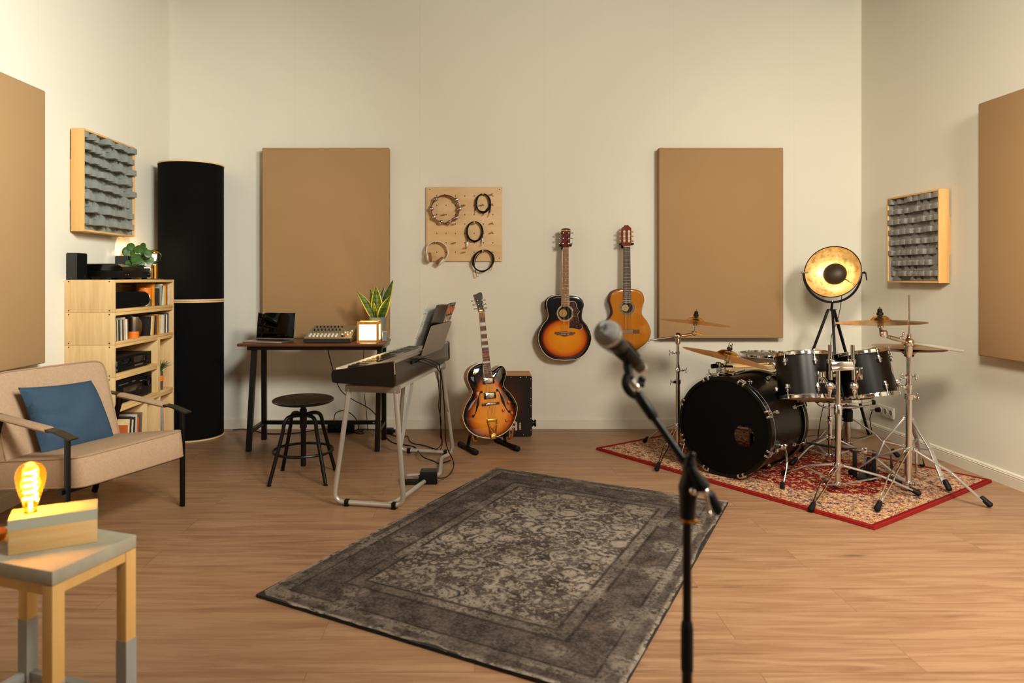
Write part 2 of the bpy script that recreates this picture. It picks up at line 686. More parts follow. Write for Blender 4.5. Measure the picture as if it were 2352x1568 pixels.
M_dark_bronze = plain('dark_bronze_metal', '#3a3122', .35, .6, var=.1)
M_concrete = plain('grey_concrete', '#a39b87', .85, var=.12, nscale=14, bump=.15)
M_stand_wood = wood('ash_leg', '#d8ad6c', '#c79550', 'Z', .7, knots=False, contrast=.8)
M_block_wood = wood('spruce_block', '#dcbd88', '#c9974f', 'X', 1.4, knots=False, contrast=.7)
M_mint = plain('grey_green_paint', '#a9ad9a', .7, var=.03)
M_grey_paint = plain('cool_grey_paint', '#9a9a93', .6, var=.03)
M_leaf = plain('pilea_leaf', '#3c5a24', .4, var=.45, nscale=45)
M_stem = plain('plant_stem', '#6d7a35', .5)
M_soil = plain('potting_soil', '#2a1c10', .95, var=.3, nscale=60)
M_pot_grey = plain('matt_grey_pot', '#6f7268', .6, var=.05)
M_grass = plain('dark_green_blade', '#2f5222', .5, var=.3, nscale=40)
M_screen = plain('dark_screen_glass', '#010102', .08, Specular_IOR_Level=.18)
M_alu = plain('aluminium', '#b3b0aa', .3, .9, var=.03)
M_card = plain('blue_grey_card', '#56606b', .5)
M_cable = plain('black_cable', '#040303', .45, Specular_IOR_Level=.3)
M_string_steel = plain('steel_string', '#c9bfae', .3, 1.0)
M_rosewood = wood('rosewood', '#6a3d22', '#43220f', 'Y', 1.5, knots=False)
M_rosewood_l = wood('pale_rosewood', '#93602f', '#70431c', 'Y', 1.5, knots=False)
M_ebony = wood('dark_fingerboard', '#4b3626', '#2a1a10', 'Y', 1.5, knots=False)
M_mahogany = wood('mahogany', '#5c1f12', '#3c0f08', 'Y', 1.2, rough=.5, knots=False, spec=.12)
M_cherry = wood('reddish_mahogany', '#7a2d16', '#551a0b', 'Y', 1.2, rough=.5, knots=False, spec=.12)
M_cedar = wood('lacquered_cedar', '#b8721c', '#9c5610', 'Y', .8, rough=.12, knots=False, contrast=.8)
M_maple_side = wood('amber_maple', '#b87824', '#9a5c15', 'Y', .8, rough=.35, knots=False, spec=.25)
M_binding = plain('cream_binding', '#dccb9f', .35)
M_pearl = plain('pearl_inlay', '#ddd5c4', .2, var=.12, nscale=60)
M_red_dot = plain('red_inlay', '#b5281a', .3)
M_hole = plain('dark_cavity', '#0a0705', .9)
M_nickel = plain('nickel', '#c9c1b4', .16, 1.0)
M_drum_shell = plain('satin_black_lacquer', '#060505', .33, var=.15, Specular_IOR_Level=.35)
M_drum_head_black = plain('black_drum_head', '#020202', .45, var=.2, Specular_IOR_Level=.12)
M_hoop_black = plain('black_hoop_lacquer', '#040404', .25, Specular_IOR_Level=.3)
M_head_coat = plain('coated_drum_skin', '#c9b78f', .55, var=.04)
M_cymbal = plain('bronze_cymbal', '#c48c3c', .24, 1.0, var=.12, nscale=3)
M_stick = wood('hickory', '#d9b274', '#c39757', 'X', 2, knots=False)
M_tan_rubber = plain('tan_rubber', '#8f541c', .5)
M_mic_grille = None
M_card_white = plain('white_paper', '#d9d3c4', .8)
M_walnut_cajon = plain('dark_walnut_veneer', '#22110a', .35, var=.4, nscale=5)
M_cajon_side = wood('cajon_birch', '#c08a4c', '#a87338', 'Z', 1, knots=False)
M_letter = plain('pale_print', '#c2a58c', .5)
M_letter_orange = plain('orange_print', '#d8702a', .5)
M_letter_gold = plain('gold_decal', '#d99b2a', .4)
M_tort = NT('tortoiseshell')
_v = M_tort.obj()
M_tort = M_tort.fin(M_tort.ramp(M_tort.noise(_v, 90, 3), [(.45, '#2c1712'), (.58, '#4a271c'), (.72, '#8a5a34')]), .18)


def emit(name, col, strength):
    t = NT(name)
    e = t.n('ShaderNodeEmission')
    e.inputs[0].default_value = lin(col)
    e.inputs[1].default_value = strength
    t.t.links.new(e.outputs[0], t.out.inputs[0])
    return t.mat


def glass(name, col, rough=0.0, mixf=.12, haze=None):
    """thin bulb glass: mostly clear with a glossy coat"""
    t = NT(name)
    tr = t.n('ShaderNodeBsdfTransparent')
    tr.inputs[0].default_value = lin(col)
    gl = t.n('ShaderNodeBsdfGlossy')
    gl.inputs['Roughness'].default_value = max(rough, .03)
    lw = t.n('ShaderNodeLayerWeight')
    lw.inputs[0].default_value = mixf
    mx = t.n('ShaderNodeMixShader')
    t.t.links.new(lw.outputs['Fresnel'], mx.inputs[0])
    t.t.links.new(tr.outputs[0], mx.inputs[1])
    t.t.links.new(gl.outputs[0], mx.inputs[2])
    last = mx.outputs[0]
    if haze:
        hz = t.n('ShaderNodeBsdfTranslucent')
        hz.inputs[0].default_value = lin(haze)
        m2 = t.n('ShaderNodeMixShader')
        m2.inputs[0].default_value = .03
        t.t.links.new(last, m2.inputs[1])
        t.t.links.new(hz.outputs[0], m2.inputs[2])
        last = m2.outputs[0]
    t.t.links.new(last, t.out.inputs[0])
    return t.mat


M_glass_clear = glass('clear_bulb_glass', '#f4f2ee')
M_glass_amber = glass('amber_bulb_glass', '#ffd084', mixf=.2, haze='#ffb02a')
M_filament = emit('glowing_filament', '#ffc060', 160.0)
M_filament_w = emit('glowing_globe_filament', '#ffd9a0', 70.0)


def sunburst(name, centre, rad, stops, wob=.03, second=None, rough=.1):
    """lacquer that runs from amber to black away from the middle of the top"""
    t = NT(name)
    s = t.xyz(t.obj())

    def ell(c, r):
        a = t.m('POWER', t.m('DIVIDE', t.m('SUBTRACT', s[0], c[0]), r[0]), 2.0)
        b = t.m('POWER', t.m('DIVIDE', t.m('SUBTRACT', s[1], c[1]), r[1]), 2.0)
        return t.m('SQRT', t.m('ADD', a, b))
    d = ell(centre, rad)
    if second:
        d = t.m('SMOOTH_MIN', d, ell(*second), .25)
    g = t.noise(t.obj((30, 3, 30)), 3, 3)
    d = t.m('ADD', d, t.m('MULTIPLY', t.m('SUBTRACT', g, .5), wob))
    c = t.ramp(t.m('DIVIDE', d, 1.5), stops)
    return t.fin(c, rough, Coat_Weight=.6, Coat_Roughness=.04)
# ================================================================ the room
M_wall_front = plain('brown_grey_wall', '#a2988a', .9)
def slab(name, x0, x1, y0, y1, z0, z1, mt):
    mb = MB()
    mb.bx(x0, x1, y0, y1, z0, z1)
    return struct(name, mb, mt)


slab('floor', XL - .12, XR + .12, YF - .12, YB + .12, -.1, 0, M_floor)
slab('wall_back', XL - .12, XR + .12, YB, YB + .12, 0, ZC, M_wall_back)
slab('wall_left', XL - .12, XL, YF, YB, 0, ZC, M_wall_side)
slab('wall_right', XR, XR + .12, YF, YB, 0, ZC, M_wall_side)
slab('wall_front', XL - .12, XR + .12, YF - .12, YF, 0, ZC, M_wall_front)
slab('ceiling', XL - .12, XR + .12, YF - .12, YB + .12, ZC, ZC + .1, M_ceiling)


def baseboard(name, a, b, inward):
    """profile with a cove and two grooves, extruded from a to b"""
    prof = [(0, 0), (.016, 0), (.016, .058), (.0135, .060), (.0135, .0625), (.016, .064), (.016, .068), (.012, .070), (.012, .0725), (.013, .075), (.009, .081), (0, .083)]
    a, b, n = V(a), V(b), V(inward)
    mb = MB()
    mb.loft([[a + n * p[0] + V((0, 0, p[1])) for p in prof], [b + n * p[0] + V((0, 0, p[1])) for p in prof]])
    struct(name, mb, M_trim)


baseboard('baseboard_back', (XL, YB, 0), (XR, YB, 0), (0, -1, 0))
baseboard('baseboard_left', (XL, YF, 0), (XL, YB, 0), (1, 0, 0))
baseboard('baseboard_right', (XR, YF, 0), (XR, YB, 0), (-1, 0, 0))


# ---------------------------------------------------------------- acoustic panels
def acoustic_panel(label, o, eu, en, w=1.0, h=1.5, t=.075, gap=.025):
    """o: lower corner on the wall; eu runs along the wall, en out of it"""
    m = frame(o, eu, en, (0, 0, 1)) if V(eu).cross(V(en)).z > 0 else frame(o, -V(eu), en, (0, 0, 1)) @ T_(-w, 0, 0)
    t_ = T('sound_absorber', label, 'sound panel', m=m, group='beige cloth sound panels on the walls')
    mb = t_.L()
    mb.box((w / 2, gap + t / 2, h / 2), (w, t, h), None, .008, 3)
    t_.part('cloth_cover', mb, M_panel)
    for x in (.12, w - .12):
        mb = t_.L()
        mb.bx(x - .03, x + .03, .001, gap + .004, .1, h - .1)
        t_.part('mounting_batten', mb, M_pine_z)


acoustic_panel('beige cloth panel on the back wall behind the desk with laptop', (-1.673, YB, .732), (1, 0, 0), (0, -1, 0))
acoustic_panel('beige cloth panel on the back wall between guitars and round tripod lamp', (1.453, YB, .732), (1, 0, 0), (0, -1, 0), w=.978)
acoustic_panel('beige cloth panel on the side wall above the armchair', (XL, 2.82, .735), (0, 1, 0), (1, 0, 0), t=.06, gap=.02)
acoustic_panel('beige cloth panel on the side wall past the wall socket and cymbals', (XR, 3.126, .742), (0, 1, 0), (-1, 0, 0), t=.07, gap=.03)


# ---------------------------------------------------------------- diffusers
def diffuser(label, o, eu, en, w, h, dep, mt_foam, seed, cleats, proud=0.0):
    cr = V(eu).cross(V(en)).z > 0
    m = frame(o, eu, en, (0, 0, 1)) if cr else frame(o, -V(eu), en, (0, 0, 1)) @ T_(-w, 0, 0)
    t_ = T('sound_diffuser', label, 'sound diffuser', m=m, group='wood framed sound diffusers')
    b = .012
    for nm, c in (('side_board', (0, b, 0, h)), ('side_board', (w - b, w, 0, h)), ('end_board', (b, w - b, 0, b)), ('end_board', (b, w - b, h - b, h))):
        mb = t_.L()
        mb.bx(c[0], c[1], .012, dep, c[2], c[3], .0015)
        t_.part(nm, mb, M_frame_wood)
    mb = t_.L()
    rnd = random.Random(seed)
    mb.bx(b, w - b, .014, dep * .30, b, h - b)
    # seven columns of blocks with dark gaps between them; every other course stands back
    ncol, nrow = 8, 8
    pw, ph = (w - 2 * b) / ncol, (h - 2 * b) / nrow
    for j in range(nrow):
        z0 = b + j * ph
        for i in range(ncol):
            x = b + i * pw
            k = (i * 3 + j * 5) % 8
            lv = (1.0, .97, .72, 1.0, .93, .78, 1.02, .98)[k] + (proud if (i + j) % 2 else 0)
            ww = pw * (.60, .68, .50, .74, .58, .56, .80, .62)[k]
            xo = (pw - ww) * (0 if i == 0 else (1 if i == ncol - 1 else rnd.uniform(.25, .75)))
            mb.bx(x + xo, x + xo + ww, dep * .28, dep * lv, z0 + ph * .48, z0 + ph * .98, .0015)
            if k in (0, 3, 6) or i in (0, ncol - 1):
                mb.bx(x, x + pw - .0008, dep * .28, dep * (.60 if k % 2 else .52), z0 + .001, z0 + ph * .48)
            elif k in (1, 4):
                mb.bx(x + pw * .2, x + pw * .75, dep * .28, dep * .66, z0 + .001, z0 + ph * .48)
    for xa in (b, w - b - .006):
        mb.bx(xa, xa + .006, .014, dep * .86, b, h - b)
    t_.part('foam_blocks', mb, mt_foam)
    ux = cleats
    for z in (.02, h - .10):
        mb = t_.L()
        mb.bx(ux - .008 if ux < .1 else ux, ux if ux < .1 else ux + .008, 0, .02, z, z + .08)
        t_.part('wall_cleat', mb, M_frame_wood)
    mb = t_.L()
    mb.bx(.01, w - .01, .0, .012, h * .3, h * .7)
    t_.part('back_rail', mb, M_frame_wood)
    xs = 0 if cleats < .1 else w
    for (y, z) in ((.025, .04), (.025, h / 2), (.025, h - .04), (dep - .012, .015), (dep - .012, h - .015)):
        mb = t_.L()
        mb.ball((xs, y, z), .0035, (.4, 1, 1), 8)
        t_.part('screw', mb, M_hole)


diffuser('wood framed grey foam block diffuser above the pine shelf of records', (XL, 4.173, 1.487), (0, 1, 0), (1, 0, 0), .632, .622, .090, M_foam, 3, 0.0, .22)
diffuser('wood framed grey foam block diffuser above the wall socket', (XR, 4.50, 1.172), (0, 1, 0), (-1, 0, 0), .57, .614, .082, M_foam_r, 9, .60)


# ---------------------------------------------------------------- bass traps (two stacked cloth drums)
def bass_trap(label, z):
    t_ = T('bass_trap', label, 'bass trap', (-2.165, 5.292, z))
    h, r = 1.035, .235
    mb = t_.L()
    mb.lathe([(r - .004, .012), (r, .016), (r, h - .016), (r - .004, h - .012)], seg=64)
    t_.part('cloth_body', mb, M_black_cloth)
    for a in (0.0, h - .013):
        mb = t_.L()
        mb.lathe([(r - .006, a), (r + .003, a + .002), (r + .003, a + .011), (r - .006, a + .013)], seg=64)
        t_.part('plywood_rim', mb, M_birch)


bass_trap('tall black cloth bass trap drum standing on the floor, lower of two', 0.0)
bass_trap('tall black cloth bass trap drum stacked on the other, upper of two', 1.036)


# ---------------------------------------------------------------- rugs
def rug_frame(a, b, c):
    """a, b, c: three corner points; returns centre frame and half sizes (x along a-b)"""
    ex = (b - a).normalized()
    ey = (c - a)
    ey = (ey - ex * ey.dot(ex)).normalized()
    hw, hl = (b - a).length / 2, abs((c - a).dot(ey)) / 2
    o = a + ex * hw + ey * hl
    return frame(o, ex, ey, V((0, 0, 1)) * (1 if ex.cross(ey).z > 0 else -1)), hw, hl


def make_rug(name, label, a, b, c, thick, mt_fn, fringe):
    m, hw, hl = rug_frame(a, b, c)
    t_ = T(name, label, 'rug', m=m)
    up = 1 if m[2][2] > 0 else -1
    mb = t_.L()
    # soft pile with a slightly uneven rim
    nx, ny = 40, 56
    rnd = random.Random(4)
    rings = []
    for j in range(ny + 1):
        row = []
        for i in range(nx + 1):
            x, y = -hw + 2 * hw * i / nx, -hl + 2 * hl * j / ny
            e = min(hw - abs(x), hl - abs(y))
            z = thick * (1 if e > .006 else .93) + .0008 * math.sin(x * 9 + y * 4)
            if i in (0, nx):
                x += rnd.uniform(-.003, .003)
            if j in (0, ny):
                y += rnd.uniform(-.003, .003)
            row.append((x, y, up * z))
        rings.append(row)
    mb.loft(rings, closed=False)
    t_.part('pile', mb, mt_fn(hw, hl))
    mb = t_.L()
    mb.bx(-hw - .001, hw + .001, -hl - .001, hl + .001, up * .0005, up * thick * .90)
    t_.part('backing', mb, M_rug_back)
    if fringe == 'bind':
        mb = t_.L()
        loop = [(-hw, -hl, 0), (hw, -hl, 0), (hw, hl, 0), (-hw, hl, 0)]
        for q, zz, off in ((0, .0045, .004), (1, .0125, -.002)):
            pts = []
            for k in range(4):
                p = V(loop[k])
                nx_ = V(loop[(k + 1) % 4])
                p = V((p.x + math.copysign(off, p.x), p.y + math.copysign(off, p.y), up * zz))
                nx_ = V((nx_.x + math.copysign(off, nx_.x), nx_.y + math.copysign(off, nx_.y), up * zz))
                for s in range(12):
                    pts.append(p.lerp(nx_, s / 12))
            mb.tube(pts, .0058, 8, closed=True)
        t_.part('binding', mb, M_red_bind)
    return t_


ga, gb, gc = G(1140, 1078), G(1672, 1157), G(545, 1358)
make_rug('grey_rug', 'large faded grey floral rug lying in the middle of the floor', ga, gb, gc, .014, grey_rug_mat, '')
rl, rf, rr = G(1372, 1033), G(2007, 1216), G(2286, 1110)
make_rug('red_rug', 'red and cream oriental rug lying under the drum kit', rf, rl, rr, .015, red_rug_mat, 'bind')
RUGZ = .015


# ---------------------------------------------------------------- camera
cam = bpy.data.cameras.new('camera')
co = bpy.data.objects.new('camera', cam)
COL.objects.link(co)
co.location = (0, 0, H)
co.rotation_euler = (R(90), 0, 0)
cam.sensor_width = 36.0
cam.lens = 36.0 * F / 2352.0
cam.shift_x = (1176.0 - PX) / 2352.0
cam.shift_y = (PY - 784.0) / 2352.0
cam.clip_start = .05
cam.dof.use_dof = True
cam.dof.focus_distance = 4.75
cam.dof.aperture_fstop = 2.8
SC.camera = co


# ---------------------------------------------------------------- light
def area(name, loc, target, sx, sy, power, col, spread=180):
    l = bpy.data.lights.new(name, 'AREA')
    l.shape = 'RECTANGLE'
    l.size, l.size_y = sx, sy
    l.spread = R(spread)
    l.energy = power
    l.color = col
    o = bpy.data.objects.new(name, l)
    COL.objects.link(o)
    o.location = loc
    d = V(target) - V(loc)
    o.rotation_euler = d.to_track_quat('-Z', 'Y').to_euler()
    return o


def point(name, loc, power, col, r=.03):
    l = bpy.data.lights.new(name, 'POINT')
    l.energy = power
    l.color = col
    l.shadow_soft_size = r
    o = bpy.data.objects.new(name, l)
    COL.objects.link(o)
    o.location = loc
    return o


area('softbox_right', (2.20, .70, 2.75), (.45, 5.2, 1.75), .7, .7, 142, (1, .94, .83))
area('chrome_fill_front', (1.9, -1.5, 1.35), (1.9, 1.2, .1), 1.4, 1.9, 22, (1, .96, .88))  # unseen light panel added behind the camera to put highlights on the chrome
area('floor_fill_right', (1.95, 2.1, 3.38), (2.05, 2.0, 0), .9, .9, 50, (1, .93, .80), 105)  # extra downlight added to brighten the floor and wall at the right
area('softbox_centre', (.75, .9, 2.95), (-2.45, 3.45, 1.75), .7, .7, 44, (.96, 1.0, .94), 75)
area('softbox_rear', (.35, .6, 2.8), (3.1, 4.2, 1.3), .6, .6, 21, (1, .90, .74), 62)
area('ceiling_bounce', (.6, 2.2, 3.40), (.6, 2.2, 0), 2.6, 2.0, 5, (1, .94, .82))
w = bpy.data.worlds.new('world')
SC.world = w
w.use_nodes = True
w.node_tree.nodes['Background'].inputs[0].default_value = (1, .9, .75, 1)
w.node_tree.nodes['Background'].inputs[1].default_value = .15
SC.view_settings.view_transform = 'Standard'
SC.view_settings.look = 'None'
SC.view_settings.exposure = 0.0
SC.view_settings.gamma = 1.0
SC.view_settings.use_curve_mapping = False
SC.cycles.use_denoising = True
SC.cycles.max_bounces = 8
SC.cycles.caustics_reflective = False
SC.cycles.caustics_refractive = False
SC.cycles.sample_clamp_indirect = 6.0
# ================================================================ shelf made of pine crates
SX0, SX1 = -2.4445, -2.148            # back and front of the crates
BT = .018


def crate(label, y0, y1, z0, z1, back=(0, 1), dividers=(), batten=None):
    t = T('pine_crate', label, 'wooden crate', (SX1, y0, z0), group='pine crates of the record shelf')
    e = .0008
    mb = t.L()
    t0 = lambda v: v
    L, D, Hh = y1 - y0, SX1 - SX0, z1 - z0
    for nm, c in (('side_board', (0, BT, 0, Hh - e)), ('side_board', (L - BT - e, L - e, 0, Hh - e))):
        mb = t.L()
        mb.bx(-D, 0, c[0], c[1], c[2], c[3], .0012)
        sb = t.part(nm, mb, M_pine_z)
        if c[0] == 0:
            for (x, z) in ((-.03, .012), (-.03, Hh - .012), (-D + .025, .012), (-D + .025, Hh - .012)):
                mb = t.L()
                mb.ball((x, 0, z), .0042, (1, .35, 1), 8)
                t.part('screw', mb, M_dark_bronze, parent=sb)
    for nm, a in (('bottom_board', 0), ('top_board', Hh - BT - e)):
        mb = t.L()
        mb.bx(-D, -.001, BT, L - BT - e, a, a + BT, .0012)
        t.part(nm, mb, M_pine_y)
    mb = t.L()
    mb.bx(-D, -D + .009, BT + (L - 2 * BT) * back[0], BT + (L - 2 * BT) * back[1] - e, BT, Hh - BT - e)
    t.part('back_panel', mb, M_pine_z)
    for y in dividers:
        mb = t.L()
        mb.bx(-D + .01, -.002, y - y0, y - y0 + BT, BT, Hh - BT - e, .0012)
        t.part('divider_board', mb, M_pine_z)
    if batten:
        mb = t.L()
        mb.bx(-D + .012, -D + .03, batten, batten + .035, BT, Hh - BT - e)
        t.part('back_batten', mb, M_pine_z)
    return t


Y0, Y1, YM = 4.127, 4.95, 4.712
ZR = (0.0, .413, .609, .803, .998, 1.195)
crate('wide pine crate holding the record sleeves, standing on the floor', Y0, Y1, ZR[0], ZR[1], dividers=(4.536, 4.727))
crate('pine crate holding the big black receiver, second above the floor', Y0, YM, ZR[1], ZR[2])
crate('pine crate holding the slim black disc player', Y0, YM, ZR[2], ZR[3])
crate('narrow upright pine crate holding the grassy plant in a steel cup', YM + .001, Y1, ZR[1], ZR[3])
crate('wide pine crate full of disc cases around a steel tumbler', Y0, Y1, ZR[3], ZR[4], back=(.27, 1), batten=.165)
crate('topmost pine crate, holding the black cylinder speaker and books', Y0, Y1, ZR[4], ZR[5], back=(.27, 1), batten=.165)
ZI = [z + BT + .0005 for z in ZR]      # inner floors


def slabbox(name, x0, x1, y0, y1, z0, h, col, label, cat, group, lean=0.0, rough=.45, depth_lean=0.0):
    """a thin upright case or sleeve, leaning along the shelf by lean radians; pivot on its lower edge"""
    mb = MB()
    yc = y0 if lean <= 0 else y1
    m = T_(0, yc, z0) @ RX(-lean)
    mb.m = m
    if lean <= 0:
        mb.bx(x0, x1, 0, y1 - y0, 0, h, .0007)
    else:
        mb.bx(x0, x1, -(y1 - y0), 0, 0, h, .0007)
    key = 'sleeve_' + col
    mt = bpy.data.materials.get(key) or plain(key, col, rough, var=.12, nscale=25)
    return single(name, mb, mt, label, cat, group)


ORD = ['first', 'second', 'third', 'fourth', 'fifth', 'sixth', 'seventh', 'eighth', 'ninth', 'tenth', 'eleventh', 'twelfth']
# --- second row: disc cases left of the tumbler (leaning back) and right of the gold disc
colsA = [('#d8c9a8', 'cream'), ('#3a2f2a', 'dark brown'), ('#c9bfae', 'pale grey'), ('#2a2522', 'black'), ('#7f857d', 'grey green'), ('#d9d0bf', 'ivory'), ('#4a3a32', 'brown'), ('#cdb98f', 'sand'), ('#b7a58a', 'tan'), ('#e0d8c6', 'off white'), ('#6b5a4c', 'umber')]
y = Y0 + BT + .016
for i, (c, nm) in enumerate(colsA):
    wd = .0185 if i == 0 else .0105 + .002 * (i % 3)
    slabbox('disc_case', SX1 - .16, SX1 - .014 - .002 * (i % 3), y, y + wd, ZI[3], .132 - (.004 if i % 4 else -.008), c,
            f'{nm} disc case left of the steel tumbler, {ORD[i]} from the left', 'disc case', 'disc cases in the wide crate', lean=-.05 + .012 * 0)
    y += wd + .0025
colsB = [('#17110f', 'black'), ('#d9c7a2', 'cream'), ('#c99a3a', 'ochre'), ('#3a1f22', 'maroon'), ('#5a4a44', 'taupe'), ('#b5791d', 'mustard'), ('#d9a858', 'yellow'), ('#c9bfb0', 'grey'), ('#d9d3c4', 'white'), ('#cfc09a', 'buff'), ('#3c3340', 'plum'), ('#dccfae', 'pale cream'), ('#1f3354', 'navy')]
y = 4.60
for i, (c, nm) in enumerate(colsB):
    wd = .0225 if i in (1, 5) else .0175
    ln = .10 if i < 5 else (.06 if i < 7 else .02)
    slabbox('disc_case', SX1 - .16, SX1 - .014, y, y + wd, ZI[3], .128 + (.008 if i in (5, 12) else 0), c,
            f'{nm} disc case right of the gold disc in the wide crate', 'disc case', 'disc cases in the wide crate', lean=ln)
    y += wd + .0045
# --- top row: books and cases at the far end
colsC = [('#1f231c', 'black and red', .118, -.0), ('#8f8d7a', 'olive grey', .138, .12), ('#d9d3c4', 'white', .145, .0), ('#c9c3b4', 'light grey', .128, .0), ('#d1a31f', 'yellow spotted', .136, .0), ('#a8441f', 'rust', .146, .0), ('#d5cbb8', 'cream', .130, .0), ('#bdb2a0', 'stone', .130, .0)]
y = 4.738
for i, (c, nm, hh, ln) in enumerate(colsC):
    wd = .020 if i != 1 else .016
    if i == 1:
        y += .012
    slabbox('paperback_book', SX1 - .17, SX1 - .016, y, y + wd, ZI[4], hh, c, f'{nm} paperback at the far end of the topmost crate', 'book', 'books in the topmost crate', lean=ln)
    y += wd + .0028
slabbox('paperback_book', SX1 - .157, SX1 - .037, 4.718, 4.730, ZI[4], .150, '#d98a1c', 'wide orange yellow book behind the orange mug in the topmost crate', 'book', 'books in the topmost crate')
# --- record sleeves on the floor row
colsD = [('#b3581f', 'orange', 0), ('#d9c08a', 'cream edged', 0), ('#2a2026', 'black', 0), ('#cbb894', 'buff', 0), ('#1f1a1c', 'very dark', 0), ('#b9b09c', 'grey', 0), ('#c75a24', 'bright orange', 0), ('#5a4632', 'brown', 0), ('#6e5a44', 'tan brown', 0)]
y = 4.30
for i, (c, nm, _) in enumerate(colsD):
    slabbox('record_sleeve', SX0 + .02, SX1 - .02 + .0, y, y + .0062, ZI[0], .30 + .012 * ((i % 3) - 1) + (0.0 if i else -.02), c,
            f'{nm} record sleeve left of the first divider behind the armchair', 'record', 'record sleeves on the bottom row', lean=-.105 if False else .09)
    y += .0235
for i, (c, nm) in enumerate([('#123a3a', 'dark teal'), ('#d8bb80', 'straw coloured'), ('#9a6a2c', 'brown'), ('#d5b98a', 'pale')]):
    slabbox('record_sleeve', SX0 + .02, SX1 - .02, 4.562 + i * .013, 4.569 + i * .013, ZI[0], .318 - .004 * i, c,
            f'{nm} record sleeve leaning in the middle bay of the bottom row', 'record', 'record sleeves on the bottom row', lean=-.05 if i else 0)
for i, (c, nm) in enumerate([('#1c0f0c', 'black and orange'), ('#b89a68', 'tan'), ('#4a2f22', 'dark brown'), ('#7aa0a0', 'sky blue'), ('#c98a72', 'salmon')]):
    slabbox('record_sleeve', SX0 + .02, SX1 - .02, 4.752 + i * .021, 4.761 + i * .021, ZI[0], .325 - .01 * (i > 2), c,
            f'{nm} record sleeve leaning in the far bay of the bottom row', 'record', 'record sleeves on the bottom row', lean=-.07 if i else 0)

# gold disc in a black sleeve, right of the tumbler
t = T('gold_disc', 'gold coloured disc leaning in an open black case beside the steel tumbler', 'disc', (SX1 - .05, 4.53, ZI[3]))
mb = t.L()
mb.bx(-.010, 0, -.055, .06, 0, .125, .001)
t.part('case', mb, M_black)
mb = t.L()
mb.lathe([(.007, 0), (.058, 0), (.058, .0012), (.007, .0012)], T_(.0003, -.012, .062) @ RY(PI / 2), 40)
t.part('disc', mb, M_gold)


def tumbler(label, x, y, z, r, h, band_z, tall=True):
    t = T('steel_tumbler', label, 'tumbler', (x, y, z), group='steel tumblers with orange bands on the shelf')
    mb = t.L()
    mb.lathe([(r * .96, 0), (r, .002), (r, h), (r - .0015, h), (r - .0025, .004)], seg=40, cap1=True)
    t.part('cup', mb, M_brushed)
    mb = t.L()
    mb.lathe([(r + .0003, band_z[0]), (r + .0014, band_z[0] + .001), (r + .0014, band_z[1] - .001), (r + .0003, band_z[1])], seg=40, cap0=False, cap1=False)
    t.part('band', mb, M_orange)
    return t


tumbler('steel tumbler with a low orange band among the disc cases', SX1 - .036, 4.432, ZI[3], .031, .135, (0, .042))
tumbler('steel tumbler with a wide orange band behind the cylinder speaker', SX1 - .075, 4.668, ZI[4], .043, .122, (.045, .122))

# black cylinder speaker
t = T('cylinder_speaker', 'black fabric cylinder speaker lying in the topmost crate', 'speaker', (SX1 - .06, 4.16, ZI[4]))
mb = t.L()
mb.lathe([(.030, .004), (.046, .0), (.050, .006), (.050, .44), (.046, .452), (.030, .456)], T_(0, 0, .0505) @ RX(-PI / 2), 40)
t.part('cloth_body', mb, M_black_cloth)
mb = t.L()
mb.torus(T_(0, .447, .0505) @ RX(-PI / 2), .0475, .0022, 40, 6)
t.part('end_ring', mb, M_brushed)

# disc player and receiver


def hifi(name, label, y0, y1, z, h, parts):
    t = T(name, label, 'audio unit', (SX1 - .012, y0, z))
    Lw = y1 - y0
    mb = t.L()
    mb.bx(-.25, -.008, 0, Lw, .008, h, .002)
    t.part('case', mb, plain(name + '_case', '#2a211a', .4))
    mb = t.L()
    mb.bx(-.008, 0, 0, Lw, .008, h, .0015)
    fp = t.part('front_panel', mb, M_black)
    for nm, c, mt in parts:
        mb = t.L()
        mb.bx(0, .003, c[0] * Lw, c[1] * Lw, c[2] * h, c[3] * h, .0008)
        t.part(nm, mb, mt, parent=fp)
    for yy in (.03, Lw - .03):
        for xx in (-.03, -.22):
            mb = t.L()
            mb.lathe([(.014, 0), (.016, .004), (.015, .008)], T_(xx, yy, 0), 16)
            t.part('foot', mb, M_rubber)
    return t, Lw


M_display = plain('smoky_display', '#3a2a20', .12)
t, Lw = hifi('disc_player', 'slim black disc player with a display in its crate', 4.150, 4.625, ZI[2], .092,
             [('disc_tray', (.10, .42, .55, .80), M_black_gloss), ('display', (.50, .80, .45, .85), M_display), ('power_button', (.045, .065, .45, .8), M_alu),
              ('headphone_jack', (.045, .07, .15, .3), M_alu), ('skip_button', (.40, .42, .5, .62), M_gold)] +
             [('key', (.52 + .03 * k, .54 + .03 * k, .2, .3), M_alu) for k in range(8)] + [('control_strip', (.82, .98, .3, .5), M_dark_grey_plastic)])
t, Lw = hifi('stereo_receiver', 'big black stereo receiver with a volume knob in its crate', 4.150, 4.632, ZI[1], .148,
             [('display', (.22, .68, .42, .66), M_display), ('name_strip', (.10, .34, .80, .83), M_alu), ('logo_strip', (.45, .53, .80, .85), M_alu), ('power_button', (.05, .08, .35, .43), M_alu),
              ('badge', (.66, .72, .72, .77), M_alu)] +
             [('key', (.64, .69, .40 + .07 * k, .43 + .07 * k), M_alu) for k in range(4)] + [('key', (.12 + .07 * k, .15 + .07 * k, .16, .19), M_dark_grey_plastic) for k in range(9)])
mb = t.L()
mb.lathe([(.034, 0), (.033, .014), (.030, .016), (.004, .016)], T_(0, Lw * .85, .098) @ RY(PI / 2), 32)
t.part('volume_knob', mb, M_black_gloss)

